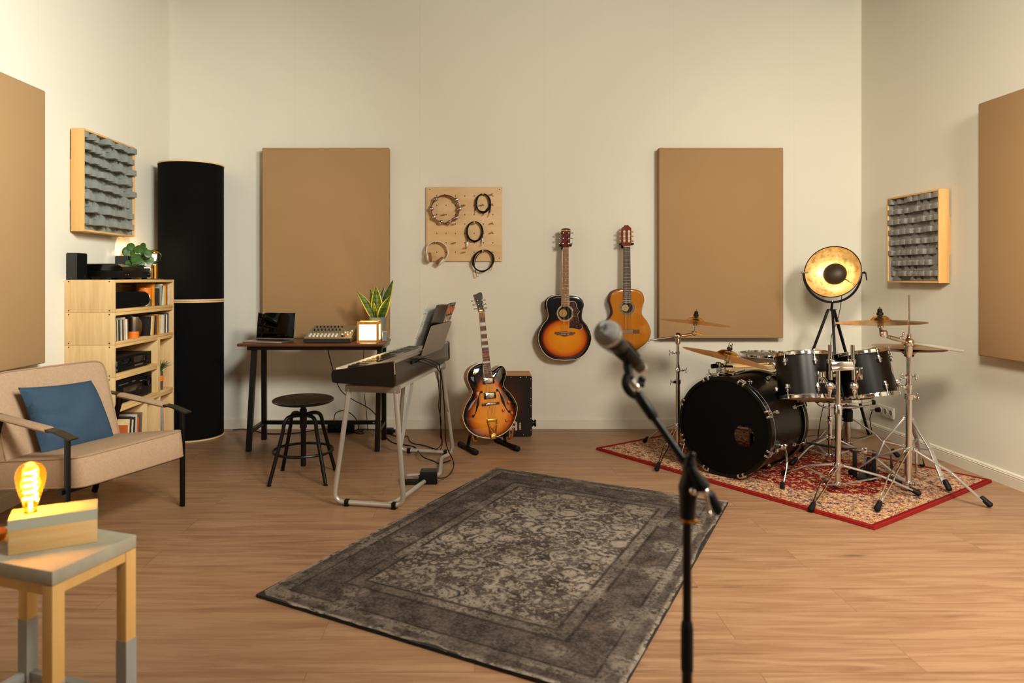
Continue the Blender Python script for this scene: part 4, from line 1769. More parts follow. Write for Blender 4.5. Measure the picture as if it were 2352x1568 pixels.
# ================================================================ keyboard on its stand
uK = V((.197, .980, 0)).normalized()
vK = V((.980, -.197, 0)).normalized()
B0 = V((-.404, 3.47, 0))
LK = 1.20
O_ = B0 - vK * .335
mK = frame(O_, vK, uK, (0, 0, 1))       # x: player side -> back, y: along the keys, z: up
if vK.cross(uK).z < 0:
    raise ValueError
t = T('digital_piano', 'black stage piano on a silver folding stand', 'keyboard', m=mK)
end = [(.018, .669), (.330, .655), (.338, .668), (.335, .772), (.325, .783), (.012, .733), (.003, .726), (0, .705), (.006, .672)]


def ext(t, poly, y0, y1):
    mb = t.L()
    mb.loft([[(p[0], y0, p[1]) for p in poly], [(p[0], y1, p[1]) for p in poly]])
    return mb


t.part('end_cheek', ext(t, end, 0, .028), M_black)
t.part('end_cheek', ext(t, end, LK - .028, LK), M_black)
bodyp = [(.020, .668), (.330, .656), (.337, .668), (.334, .720), (.334, .7725), (.322, .781), (.172, .757), (.168, .728), (.012, .722), (.004, .705)]
t.part('body', ext(t, bodyp, .028, LK - .028), M_dark_grey_plastic)
topp = [(.174, .7575), (.322, .7815), (.333, .7735), (.333, .7765), (.322, .7845), (.174, .7605)]
t.part('control_panel', ext(t, topp, .028, LK - .028), M_grey_plastic)
mb = t.L()
for k in range(6):
    mb.bx(.20, .225, .12 + k * .05, .15 + k * .05, .766, .770)
mb.bx(.2, .21, .6, .9, .764, .768)
t.part('button_row', mb, M_black)
mb = t.L()
mb.loft([[(.3345, 0, .7795), (.3385, 0, .7795), (.3415, 0, .72), (.3375, 0, .72)], [(.3345, .006, .7795), (.3385, .006, .7795), (.3415, .006, .72), (.3375, .006, .72)]])
t.part('edge_trim', mb, M_alu)
nW = 52
kw = (LK - .064) / nW
mb = t.L()
for k in range(nW):
    y0 = .032 + k * kw
    mb.bx(.012, .168, y0 + .0004, y0 + kw - .0004, .727, .7415, .001)
t.part('white_keys', mb, M_ivory)
mb = t.L()
for k in range(nW - 1):
    if (k % 7) in (1, 4):
        continue
    y0 = .032 + (k + 1) * kw
    mb.loft([[(.068, y0 - .0052, .7415), (.166, y0 - .0052, .7415), (.166, y0 + .0052, .7415), (.068, y0 + .0052, .7415)],
             [(.074, y0 - .0042, .7530), (.166, y0 - .0042, .7535), (.166, y0 + .0042, .7535), (.074, y0 + .0042, .7530)]])
t.part('black_keys', mb, M_black_gloss)
# socket panel detail on the back
mb = t.L()
mb.bx(.334, .3405, .30, .44, .735, .755)
t.part('jack_panel', mb, M_black)

# music rest and book
yr0, yr1 = .47, .965
mR = t.m @ T_(.343, 0, .764) @ RY(R(19))
mb = MB(mR)
hR = .178
pts = [(yr0, 0), (yr1, 0)]
outl = [(yr0, .0), (yr0, hR - .02), (yr0 + .006, hR - .006), (yr0 + .02, hR), (yr1 - .02, hR), (yr1 - .006, hR - .006), (yr1, hR - .02), (yr1, .0)]
mb.loft([[(0, p[0], p[1]) for p in outl], [(.006, p[0], p[1]) for p in outl]])
rest = t.part('music_rest', mb, M_grey_plastic)
mb = MB(mR)
mb.bx(-.04, .006, yr0 + .02, yr1 - .02, -.006, 0)
t.part('rest_ledge', mb, M_grey_plastic, parent=rest)
mBk2 = mR @ T_(-.0105, 0, .026)
t = T('music_book', 'open music book standing on the piano music rest', 'book', m=mBk2)
ym = (yr0 + yr1) / 2 + .02
HB, WB = .275, .225


def page(t, ang, x0, side, h, w, th, bow=.02):
    """a sheet hinged at the spine; side -1 near, +1 far; ang opens it toward the player"""
    mb = t.L()
    n = 8
    a = []
    b = []
    for i in range(n + 1):
        u = i / n
        yy = w * u * math.cos(ang)
        xx = -w * u * math.sin(ang) - bow * math.sin(PI * u) * .5
        a.append((x0 + xx, ym + side * yy))
        b.append((x0 + xx - th, ym + side * yy))
    mb.loft([[(p[0], p[1], 0) for p in a + b[::-1]], [(p[0], p[1], h) for p in a + b[::-1]]])
    return mb


M_cover = plain('dark_book_cover', '#140e0b', .3, var=.3, nscale=20)
t.part('cover', page(t, .02, .008, 1, HB, WB, .0015, .008), M_cover, label='dark printed cover')
t.part('cover', page(t, .06, .008, -1, HB - .004, WB, .0015, .010), M_cover, label='dark printed cover')
t.part('page_block', page(t, .03, .0062, 1, HB - .003, WB - .004, .003, .012), M_card_white)
notes = NT('printed_score')
s_ = notes.xyz(notes.obj())
ln = notes.m('FRACT', notes.m('MULTIPLY', s_[2], 46.0))
stv = notes.m('MULTIPLY', notes.step(notes.noise(notes.obj((1, 90, 120)), 1.0, 2), .58, .03), notes.step(notes.m('FRACT', notes.m('MULTIPLY', s_[2], 13.0)), .45, .02))
M_notes = notes.fin(notes.mix(notes.m('MULTIPLY', stv, .65), '#cfc6b4', '#3a332c'), .8)
t.part('page', page(t, .33, .0060, -1, HB - .008, WB - .004, .0025, .018), M_notes, label='white page with printed music')
# title on the cover, read from the back of the piano
mt_ = mBk2 @ T_(.0088, ym + .115, .228) @ frame((0, 0, 0), (0, 1, 0), (0, 0, 1), (1, 0, 0))
t.part('title', text_mb('PIANO', .068, mt_, .0004, bold=.0012), M_letter_orange, label='orange lettering')
mt_ = mBk2 @ T_(.0088, ym + .115, .172) @ frame((0, 0, 0), (0, 1, 0), (0, 0, 1), (1, 0, 0))
t.part('title', text_mb('BASICS', .058, mt_, .0004, bold=.0012), M_letter, label='pale lettering')
mb = t.L()
for z0, z1 in ((.135, .146), (.118, .128)):
    mb.bx(.0083, .0093, ym + .03, ym + .20, z0, z1)
t.part('cover_rule', mb, M_letter)
mb = t.L()
mb.bx(.0083, .0092, ym + .006, ym + .045, .245, HB - .003)
mb.bx(.0083, .0092, ym + .055, ym + .17, .272, HB - .01)
t.part('cover_photo', mb, M_grey_plastic)

# stand
t = T('piano_stand', 'silver tubular folding stand carrying the stage piano', 'keyboard stand', m=mK)
ST = .653


def loop(y_b, y_t, x0b, x1b, x0t, x1t):
    pts = [(x0t, y_t, ST - .02), (x0b, y_b, .018), (x1b, y_b, .018), (x1t, y_t, ST - .02)]
    return round_corners(pts, .065, 7)


for (yb, yt) in ((.135, .06), (1.265, 1.03)):
    mb = t.L()
    mb.tube(loop(yb, yt, -.045, .345, .075, .325), .0135, 12)
    lg = t.part('leg', mb, M_silver_paint)
    for x in (.02, .28):
        mb = t.L()
        mb.bx(x, x + .024, yb - .016, yb + .016, .0, .034, .003)
        t.part('foot_cap', mb, M_rubber, parent=lg)
    mb = t.L()
    mb.bx(.055, .345, yt - .012, yt + .022, ST - .036, ST - .001, .003)
    t.part('cross_plate', mb, M_grey_plastic)
for x in (.08, .325):
    mb = t.L()
    mb.bar((x, .05, ST - .012), (x, 1.10, ST - .012), .022, .020)
    t.part('side_rail', mb, M_silver_paint)
    for (ya, yb2, zz) in (((.36, .10, .30), (.86, 1.14, .30)) if x > .2 else ()):
        mb = t.L()
        xb = x + (.012 if x > .2 else -.02)
        mb.bar((x, ya, ST - .02), (xb, yb2, zz + .02), .016, .006)
        t.part('brace', mb, M_silver_paint)
zig = [V((.255, .135, .020)), V((.285, .20, .020)), V((.300, .30, .018)), V((.335, .62, .018)), V((.385, .74, .018)), V((.300, 1.12, .018)), V((.330, 1.20, .020)), V((.335, 1.262, .022))]
mb = t.L()
mb.tube(round_corners(zig, .05, 6), .0125, 12)
t.part('floor_tube', mb, M_silver_paint)

# sustain pedal
pc = G(978, 1113)
t = T('sustain_pedal', 'black sustain pedal with metal lever on the floor below the piano', 'pedal', m=T_(pc.x, pc.y + .05, 0) @ RZ(R(3)))
mb = t.L()
mb.loft([[(-.045, -.05, .004), (.065, -.05, .004), (.065, .05, .004), (-.045, .05, .004)], [(-.045, -.05, .035), (.065, -.05, .035), (.065, .05, .035), (-.045, .05, .035)], [(-.03, -.04, .072), (.06, -.04, .072), (.06, .04, .072), (-.03, .04, .072)]])
t.part('housing', mb, M_black)
mb = t.L()
mb.bx(-.155, .06, -.05, .05, .0, .0075, .002)
t.part('base_plate', mb, M_rubber)
mb = t.L()
mb.loft([[(-.14, -.03, .036), (-.03, -.018, .046), (-.03, .018, .046), (-.14, .03, .036)], [(-.14, -.03, .040), (-.03, -.018, .050), (-.03, .018, .050), (-.14, .03, .040)]])
t.part('lever', mb, M_chrome)

# power strip under the desk
ps = G(790, 994)
t = T('power_strip', 'black power strip standing against the wall under the desk', 'power strip', (ps.x, ps.y + .03, 0))
mb = t.L()
mb.bx(-.13, .075, -.025, .03, 0, .085, .004)
t.part('housing', mb, M_black)
for k in range(4):
    mb = t.L()
    mb.lathe([(.016, 0), (.018, .004), (.017, .012)], T_(-.095 + .045 * k, -.025, .045) @ RX(PI / 2), 16)
    t.part('plug', mb, M_rubber)
ad = G(893, 999)
t = T('plug_adapter', 'small black plug adapter on the floor by the rear desk leg', 'adapter', (ad.x - .015, ad.y + .04, 0))
mb = t.L()
mb.bx(-.03, .045, -.02, .03, 0, .045, .005)
t.part('body', mb, M_black)
mb = t.L()
mb.bx(.045, .06, -.008, .014, .012, .032, .003)
t.part('cord_grip', mb, M_rubber)


def cable(label, pts, r=.0035, n=7, group=None):
    mb = MB()
    mb.tube(smooth_path(pts, n), r, 7)
    return single('power_cable', mb, M_cable, label, 'cable', group)


g_ = lambda x, y, z=.004: G(x, y, z)
cable('black cable hanging from the desk down behind the piano to the floor', [P(752, 798, 5.2), P(757, 820, 5.22), P(768, 860, 5.24), P(782, 895, 5.25), P(808, 916, 5.26), P(848, 938, 5.27), P(868, 960, 5.28), P(880, 985, 5.30), V((-.70, 5.34, .005))], .0036)
cable('thin black cable hanging straight down from the right of the desk', [P(836, 798, 5.24), P(835, 820, 5.25), P(833, 860, 5.3), P(836, 900, 5.36), P(842, 950, 5.42), V((-.84, 5.44, .004))], .0026)
cable('black cable making a tall loop above the power strip', [P(766, 972, 5.32), P(770, 950, 5.36), P(785, 943, 5.40), P(800, 946, 5.42), P(815, 958, 5.42), P(822, 972, 5.40), P(823, 984, 5.36), g_(815, 990), g_(800, 991)], .0036)
cable('black cable lying in a flat tangle right of the power strip', [g_(795, 997), g_(815, 993), g_(834, 988), g_(828, 985), g_(812, 991), g_(826, 996), g_(836, 994), g_(824, 987), g_(840, 985), g_(862, 987), g_(878, 990)], .0034)
cable('black cable running along the floor behind the stool to the bass trap', [g_(765, 992), g_(745, 984, .02), g_(715, 989), g_(680, 994), g_(640, 996), g_(610, 995), g_(590, 990), g_(560, 985), g_(535, 987)], .0036)
cable('thin black cable on the floor from the adapter to the piano stand', [g_(897, 997), g_(908, 1001), g_(925, 1004), g_(936, 1001), g_(941, 1012), g_(950, 1018), g_(975, 1023), g_(1000, 1031), g_(1015, 1036)], .0032)
cable('thicker black cable on the floor crossing below the piano stand', [g_(888, 1004), g_(897, 1013), g_(912, 1019), g_(935, 1022), g_(952, 1026), g_(960, 1035, .02), g_(966, 1043, .037), g_(975, 1051, .03), g_(995, 1058), g_(1010, 1064), V((-.16, 4.56, .004))], .004)
kp = lambda y, z: mK @ V((.345, y, z))
a0 = kp(.40, .745)
cable('black cord hanging from the back of the piano, nearest the stand leg', [a0, a0 + V((.03, 0, .004)), P(1003, 842, 4.12), P(1006, 870, 4.16), P(1009, 905, 4.2), P(1008, 935, 4.25), P(1013, 965, 4.3), P(1012, 1000, 4.36), P(1016, 1015, 4.45), g_(1012, 1032)], .0032)
a0 = kp(.34, .742)
cable('black cord hanging from the back of the piano, twisted in the middle', [a0, a0 + V((.035, 0, 0)), P(1006, 848, 4.1), P(1012, 880, 4.14), P(1012, 920, 4.18), P(1011, 960, 4.25), P(1014, 995, 4.32), P(1014, 1018, 4.42), g_(1004, 1030), g_(992, 1030)], .0030)
a0 = kp(.42, .748)
cable('black cord hanging from the back of the piano, straight to the pedal', [a0, a0 + V((.03, 0, .006)), P(1005, 833, 4.12), P(1011, 850, 4.15), P(1018, 900, 4.2), P(1022, 960, 4.28), P(1025, 1020, 4.36), g_(1042, 1062, .01), g_(1036, 1085, .01), g_(1022, 1096, .02), V((pc.x + .072, pc.y + .03, .03))], .0034)
# ================================================================ pegboard
p0 = P(979, 600, 5.525)
p1 = P(1153, 429, 5.525)
PBW, PBH = p1.x - p0.x, p1.z - p0.z
mP = frame((p0.x, YB, p0.z), (1, 0, 0), (0, -1, 0), (0, 0, 1))      # x right, y out of the wall, z up
mP = T_(p0.x, YB, p0.z) @ RZ(0)
pt = NT('drilled_birch_board')
s_ = pt.xyz(pt.obj())
gp = .0747
u = pt.m('SUBTRACT', pt.m('FRACT', pt.m('DIVIDE', pt.m('SUBTRACT', s_[0], .0837 - gp / 2), gp)), .5)
v = pt.m('SUBTRACT', pt.m('FRACT', pt.m('DIVIDE', pt.m('SUBTRACT', s_[2], .0733 - gp / 2), gp)), .5)
r2 = pt.m('SQRT', pt.m('ADD', pt.m('MULTIPLY', u, u), pt.m('MULTIPLY', v, v)))
inr = pt.m('MULTIPLY', pt.m('MULTIPLY', pt.step(s_[0], .046, .001), pt.m('SUBTRACT', 1.0, pt.step(s_[0], .565, .001))), pt.m('MULTIPLY', pt.step(s_[2], .036, .001), pt.m('SUBTRACT', 1.0, pt.step(s_[2], .558, .001))))
dot = pt.m('MULTIPLY', pt.m('SUBTRACT', 1.0, pt.step(r2, .062, .012)), inr)
gr = pt.noise(pt.obj((2, 6, 9)), 2.2, 4, .6, .5)
M_peg = pt.fin(pt.mix(dot, pt.ramp(gr, [(.3, '#d2aa76'), (.6, '#dcb888')]), '#3a2412'), .6)
t = T('pegboard', 'square birch pegboard with rows of holes on the back wall', 'pegboard', m=mP)
mb = t.L()
mb.bx(0, PBW, -.022, -.004, 0, PBH, .001)
t.part('board', mb, M_peg)
mb = t.L()
mb.bx(.05, PBW - .05, -.004, -.0003, .05, PBH - .05)
t.part('spacer', mb, M_pine_z)
for (x, z) in ((.03, .025), (PBW - .022, .025), (.028, PBH - .02), (PBW - .02, PBH - .02)):
    mb = t.L()
    mb.ball((x, -.022, z), .004, (1, .5, 1), 8)
    t.part('screw', mb, M_dark_bronze)


def bp(zx, zy, y=-.03):
    """board position from the survey picture of the board"""
    X, Z = 940 + zx / 6.533, 410 + zy / 6.533
    q = P(X, Z, 5.525)
    return V((q.x - p0.x, y, q.z - p0.z))


PEGS = [(540, 250), (1106, 245), (1245, 238), (825, 400), (1103, 395), (1247, 388), (535, 540), (683, 682), (1247, 668), (975, 675), (1247, 808), (405, 962), (683, 962), (825, 1102), (1103, 1098)]
for (zx, zy) in PEGS:
    q = bp(zx, zy)
    a = V((q.x - .004, -.022, q.z - .004))
    b = V((q.x, -.085, q.z + .006))
    mb = t.L()
    mb.tube([a, b], .0058, 10)
    t.part('peg', mb, M_birch)

# tambourine
tc = bp(545, 465)
mTb = mP @ T_(tc.x, -.055, tc.z) @ RX(PI / 2)
t = T('tambourine', 'round wooden tambourine with steel jingles hanging on the pegboard', 'tambourine', m=mTb)
mb = t.L()
mb.lathe([(.108, -.022), (.1125, -.022), (.1125, .022), (.108, .022)], seg=64, cap0=False, cap1=False)
rings = [(.108, -.022), (.1125, -.022), (.1125, .022), (.108, .022), (.108, -.022)]
mb = t.L()
mb.lathe(rings, seg=64, cap0=False, cap1=False)
t.part('hoop', mb, M_cherry)
for a in (136, 180, 216, 252, 286, 320, 0, 40):
    mb = t.L()
    an = R(a)
    for dz in (-.006, .006):
        m_ = T_(.111 * math.cos(an), .111 * math.sin(an), dz + .008)
        mb.lathe([(.0005, .0022), (.004, .0024), (.0065, .0014), (.008, .0006), (.017, .0), (.0168, -.0005), (.008, .0), (.0005, .0008)], m_ @ RX(R(8 if dz > 0 else -8)), 20)
    t.part('jingle', mb, M_chrome)

# headphones
hc = bp(415, 1110)
mH = mP @ T_(hc.x, -.06, hc.z)
t = T('headphones', 'white headphones with tan pads hanging on the pegboard corner', 'headphones', m=mH)


def hp(zx, zy, y=0.0):
    q = bp(zx, zy)
    return V((q.x - hc.x, y, q.z - hc.z))


band_ = smooth_path([hp(268, 1130), hp(262, 1060, .002), hp(290, 1000, .004), hp(345, 958, .004), hp(405, 944, .004), hp(470, 955, .004), hp(530, 990, .004), hp(572, 1045, .002), hp(588, 1110), hp(575, 1165), hp(545, 1215), hp(512, 1250)], 6)
mb = t.L()
nb = len(band_)
rings = []
for i, p in enumerate(band_):
    tg = (band_[min(i + 1, nb - 1)] - band_[max(i - 1, 0)]).normalized()
    n_ = V((-tg.z, 0, tg.x))
    rings.append([p + V((0, dy, 0)) + n_ * dn for dy, dn in ((-.016, .0), (-.012, .0045), (.012, .0045), (.016, 0), (.012, -.0045), (-.012, -.0045))])
mb.loft(rings)
hb = t.part('headband', mb, M_white_plastic)
mb = t.L()
rings = []
for i, p in enumerate(band_[12:42]):
    i += 12
    tg = (band_[i + 1] - band_[i - 1]).normalized()
    n_ = V((-tg.z, 0, tg.x))
    sg = -1 if (hp(415, 1110) - p).dot(n_) > 0 else 1
    rings.append([p + V((0, dy, 0)) - n_ * sg * dn for dy, dn in ((-.012, .0035), (-.009, .008), (.009, .008), (.012, .0035))])
mb.loft(rings)
t.part('headband_pad', mb, M_tan_rubber, parent=hb, label='tan headband padding')
for (c1, c2, ang) in ((hp(292, 1185), hp(330, 1180), 6), (hp(480, 1250), hp(440, 1215), 0)):
    ax = (c2 - c1).normalized()
    zf = zframe(c1, ax)
    mb = t.L()
    mb.lathe([(.018, -.013), (.033, -.010), (.037, -.002), (.037, .004), (.033, .006)], zf, 28)
    cup = t.part('ear_cup', mb, M_white_plastic)
    mb = t.L()
    mb.lathe([(.035, .006), (.0385, .010), (.038, .019), (.032, .024), (.021, .022), (.017, .012)], zf, 28)
    t.part('ear_pad', mb, M_tan_rubber, parent=cup, label='tan leather ear pad')
    mb = t.L()
    mb.torus(zf @ T_(0, 0, .0015), .0373, .0010, 28, 6)
    t.part('cup_seam', mb, M_dark_grey_plastic, parent=cup)


def coil(label, cz, rx, rz, top, tails, plugs, ties, seed, lean=0.0):
    """a hank of cable hung on a peg"""
    c = bp(*cz)
    mm = mP @ T_(c.x, -.045, c.z)
    t = T('coiled_cable', label, 'cable', m=mm, group='coiled black cables on the pegboard')
    rnd = random.Random(seed)

    def cp(zx, zy, y=0.0):
        q = bp(zx, zy)
        return V((q.x - c.x, y, q.z - c.z))
    mb = t.L()
    for k in range(8):
        ax, az = rx * rnd.uniform(.88, 1.06), rz * rnd.uniform(.92, 1.05)
        oy = rnd.uniform(-.008, .008)
        pts = []
        for i in range(48):
            a = 2 * PI * i / 48
            x = ax * math.cos(a) + lean * math.sin(a)
            z = az * math.sin(a)
            z += (rz - az) * (1 if z > 0 else .2)
            pts.append((x, oy + .003 * math.sin(3 * a + k), z))
        mb.tube(pts, .0036, 6, closed=True)
    for tl in tails:
        mb.tube(smooth_path([cp(*q) for q in tl], 5), .0031, 6)
    hk = t.part('cord', mb, M_cable)
    for q in ties:
        mb = t.L()
        mb.ball(cp(*q), .008, (1, 1.2, .7), 10)
        t.part('tie', mb, M_rubber)
    for (a, b, tip, mt, r_) in plugs:
        a, b, tip = cp(*a), cp(*b), cp(*tip)
        mb = t.L()
        mb.tube([a, a.lerp(b, .1), b.lerp(a, .15), b], [r_ * .7, r_, r_, r_ * .75], 12)
        pl = t.part('plug', mb, mt)
        mb = t.L()
        dd = tip - b
        mb.tube([b, b + dd * .7, b + dd * .78, b + dd * .9, tip], [.0026, .0026, .0019, .0026, .0008], 8)
        t.part('plug_tip', mb, M_gold, parent=pl)


coil('coiled black cable with a red marked plug, top right of the pegboard', (1108, 375), .057, .074, None, [[(1000, 370), (998, 410), (1000, 440)], [(1222, 400), (1215, 450), (1160, 500)]],
     [((1000, 430), (1000, 488), (1003, 518), M_black, .0045), ((1222, 390), (1205, 520), (1188, 578), M_black, .0048), ((1190, 435), (1130, 520), (1095, 565), M_black, .0048)], [(1005, 370), (1212, 372)], 1)
coil('coiled black cable with an angled steel plug, middle of the pegboard', (982, 795), .0645, .0775, None, [[(862, 780), (866, 860), (868, 955)], [(1105, 800), (1100, 860), (1095, 900)]],
     [((868, 950), (866, 1048), (800, 1042), M_brushed, .0048), ((1100, 890), (1086, 965), (1074, 1025), M_brushed, .0042)], [(868, 790), (1100, 790)], 2)
coil('coiled black cable with orange plugs hanging below the pegboard edge', (1108, 1230), .0845, .0835, None, [[(1090, 1085), (1010, 1180), (978, 1290), (985, 1345), (1000, 1420)], [(1275, 1190), (1272, 1240), (1255, 1280)], [(1090, 1400), (1010, 1370), (985, 1390)]],
     [((1000, 1420), (1012, 1470), (1050, 1458), M_orange, .0045), ((1256, 1275), (1238, 1335), (1218, 1390), M_orange, .0050)], [(1125, 1382)], 3, lean=.010)

# ================================================================ guitars


def outline(half, n=5):
    """closed outline from the right half (x, t) listed from the bottom up"""
    right = smooth_path([(x, t_, 0) for x, t_ in half], n)
    left = [V((-p.x, p.y, 0)) for p in right[::-1]]
    return [p for p in right] + left[1:-1]


def guitar_body(t, ol, depth, mt_side, mt_top, mt_bind, bind=.004, dome=0.0, cavity=None):
    """sides, back, binding and top as separate parts; z=0 is the top, the back lies at -depth"""
    mb = t.L()
    mb.loft([[(p.x * .985, p.y * .985 + .004, -depth) for p in ol], [(p.x, p.y, -depth + .004) for p in ol], [(p.x, p.y, -.004) for p in ol]], cap1=False)
    t.part('sides', mb, mt_side)
    mb = t.L()
    mb.loft([[(p.x, p.y, -.0045) for p in ol], [(p.x, p.y, -.0008) for p in ol], [(p.x * .985, p.y * .985 + .0035, .0002) for p in ol]], cap0=False, cap1=True)
    t.part('binding', mb, mt_bind)
    mb = t.L()
    cy = sum(p.y for p in ol) / len(ol)
    rings = []
    for k, z in ((.984, 0.0), (.978, .0012), (.90, .0012 + dome * .35), (.7, .0012 + dome * .75), (.4, .0012 + dome * .97), (.02, .0012 + dome)):
        rings.append([(p.x * k, cy + (p.y - cy) * k + (0 if k < .97 else 0), z) for p in ol])
    mb.loft(rings, cap0=False)
    return t.part('top', mb, mt_top, ang=60)


def fretboard(t, nut_y, end_y, w0, w1, z0, z1, thick, mt, frets=20, scale=.65, dots=(), inlays=(), mt_bind=None, nut=True, mt_neck=None, body_y=None, neck_d=.022):
    """nut at nut_y (up), board end at end_y; z runs from z0 at the nut to z1 at the end"""
    def at(y):
        u = (nut_y - y) / (nut_y - end_y)
        return w0 + (w1 - w0) * u, z0 + (z1 - z0) * u
    mb = t.L()
    r = []
    for y in (nut_y, end_y):
        w_, z = at(y)
        r.append([(-w_ / 2, y, z), (w_ / 2, y, z), (w_ / 2, y, z + thick * .8), (w_ / 4, y, z + thick), (-w_ / 4, y, z + thick), (-w_ / 2, y, z + thick * .8)])
    mb.loft(r)
    fb = t.part('fingerboard', mb, mt)
    mb = t.L()
    for k in range(1, frets + 1):
        y = nut_y - scale * (1 - 2 ** (-k / 12))
        if y < end_y + .003:
            break
        w_, z = at(y)
        mb.tube([(-w_ / 2, y, z + thick * .8 + .0004), (0, y, z + thick + .0006), (w_ / 2, y, z + thick * .8 + .0004)], .0009, 5)
    t.part('frets', mb, M_string_steel, parent=fb)
    for k, xs in dots:
        ya = nut_y - scale * (1 - 2 ** (-(k - .5) / 12))
        w_, z = at(ya)
        for x in xs:
            mb = t.L()
            mb.lathe([(.0034, 0), (.0034, .0008)], T_(x, ya, z + thick - .0003), 12)
            t.part('inlay_dot', mb, M_pearl, parent=fb)
    for k, mt_i in inlays:
        a = nut_y - scale * (1 - 2 ** (-(k - 1) / 12)) - .0035
        b = nut_y - scale * (1 - 2 ** (-k / 12)) + .0035
        w_, z = at((a + b) / 2)
        mb = t.L()
        mb.bx(-w_ * .46, w_ * .46, b, a, z + thick * .75, z + thick + .0003)
        t.part('inlay_block', mb, mt_i, parent=fb)
    if mt_bind:
        for s in (-1, 1):
            mb = t.L()
            mb.loft([[(s * at(y)[0] / 2, y, at(y)[1] - .0005), (s * (at(y)[0] / 2 + .0022), y, at(y)[1] - .0005), (s * (at(y)[0] / 2 + .0022), y, at(y)[1] + thick * .8), (s * at(y)[0] / 2, y, at(y)[1] + thick * .82)] for y in (nut_y, end_y)])
            t.part('board_binding', mb, mt_bind, parent=fb)
    mb = t.L()
    w_, z = at(nut_y)
    mb.bx(-w_ / 2, w_ / 2, nut_y, nut_y + .005, z - .002, z + thick + .003, .0008)
    t.part('nut', mb, M_binding)
    # neck behind the board
    mb = t.L()
    r = []
    for u in (0, .08, .9, 1.0):
        y = nut_y + .002 - (nut_y + .002 - body_y) * u
        w_, z = at(y)
        dd = neck_d * (1 if u < .95 else 2.2)
        r.append([(w_ / 2 * math.cos(a), y, z - dd * math.sin(a)) for a in [PI * q / 12 for q in range(13)]])
    mb.loft(r)
    t.part('neck', mb, mt_neck)


def strings(t, nut_y, br_y, wn, wb, zn, zb, extra=None, r=.0006):
    mb = t.L()
    for k in range(6):
        u = k / 5 - .5
        mb.tube([(u * wn, nut_y + .003, zn), (u * wb, br_y, zb)], r * (1.25 - .1 * k), 4)
        if extra:
            mb.tube([(u * wb, br_y, zb), (u * wb * extra[1], extra[0], extra[2])], r, 4)
    t.part('strings', mb, M_string_steel)


def tuners(t, hy, side_x, z, mt_btn, mt_post, spread=.013, btn='round', tilt=0.0):
    for y in hy:
        for s in (-1, 1):
            xx = side_x(y) if callable(side_x) else side_x
            mb = t.L()
            mb.tube([(s * (xx - .004), y, z - .010), (s * (xx + .012), y, z - .010)], .0028, 8)
            if btn == 'round':
                mb.ball((s * (xx + .019), y, z - .010), .0085, (1.0, .8, .55), 12)
            else:
                mb.box((s * (xx + .013), y, z - .010), (.011, .015, .008), None, .002)
            tn = t.part('tuning_peg', mb, mt_btn)
            if mt_post:
                mb = t.L()
                mb.lathe([(.0062, 0), (.0058, .003), (.0032, .004), (.003, .012)], T_(s * (xx - spread), y, z), 12)
                t.part('string_post', mb, mt_post, parent=tn)


def hanger(label, x, z, half):
    t = T('guitar_hanger', label, 'guitar hanger', (x, YB, z), group='black padded wall hooks for guitars')
    mb = t.L()
    mb.bx(-.02, .02, -.014, -.0005, -.03, .03, .002)
    t.part('wall_plate', mb, M_black)
    mb = t.L()
    mb.tube([(0, -.01, 0), (0, -.055, 0)], .006, 10)
    for s in (-1, 1):
        mb.tube(round_corners([(0, -.055, 0), (s * half, -.062, -.002), (s * half, -.118, .004)], .014, 5), .0052, 10)
    t.part('yoke', mb, M_black_metal)
    for s in (-1, 1):
        mb = t.L()
        mb.lathe([(.006, 0), (.0092, .002), (.0092, .050), (.006, .054)], T_(s * half, -.072, -.0015) @ RX(PI / 2), 16)
        t.part('rubber_sleeve', mb, M_rubber)


# ---- sunburst jumbo
bot = P(1296.6, 827.5, 5.445)
mJ = T_(bot.x, 5.437, bot.z) @ RY(R(.55)) @ RX(PI / 2)      # x right, y up, z toward the camera
t = T('acoustic_guitar', 'sunburst jumbo acoustic guitar with dark pickguard hanging on the wall', 'guitar', m=mJ)
ol = outline([(0, 0), (.10, .012), (.172, .068), (.2115, .172), (.182, .268), (.137, .330), (.139, .398), (.149, .442), (.130, .490), (.075, .512), (0, .514)])
jstops = [(0, '#e8951c'), (.44, '#dd8012'), (.575, '#c2500c'), (.635, '#54140a'), (.69, '#0d0708'), (1, '#080d14')]
M_jumbo = sunburst('jumbo_sunburst', (0, .174), (.186, .157), jstops, .015)
guitar_body(t, ol, .105, M_mahogany, M_jumbo, M_binding)
mb = t.L()
mb.lathe([(.0005, .0014), (.052, .0014), (.052, .0020)], T_(0, .372, 0), 40)
hole = t.part('sound_hole', mb, M_hole)
for r0 in (.0545, .0605, .0645):
    mb = t.L()
    mb.torus(T_(0, .372, .0016), r0, .0011 if r0 != .0605 else .0017, 56, 6)
    t.part('rosette_ring', mb, M_binding, parent=hole)
mb = t.L()
mb.lathe([(.0005, .0015), (.031, .0015), (.031, .0023)], T_(-.016, .372, 0), 32)
t.part('maker_label', mb, plain('paper_label', '#b08a4e', .8), parent=hole)
pgz = [(462, 838), (490, 834), (515, 838), (528, 855), (532, 885), (548, 910), (566, 930), (552, 948), (544, 965), (550, 1000), (560, 1030), (588, 1060), (596, 1080), (585, 1105), (568, 1116), (540, 1108), (505, 1103), (462, 1103), (462, 1045), (490, 1010), (503, 965), (497, 915), (475, 880), (462, 870)]
pg = [((zx - 420) / 1270.6, (1425 - zy) / 1270.6) for zx, zy in pgz]
mb = t.L()
mb.prism(pg, .0014, .0030)
t.part('pickguard', mb, M_tort)
mb = t.L()
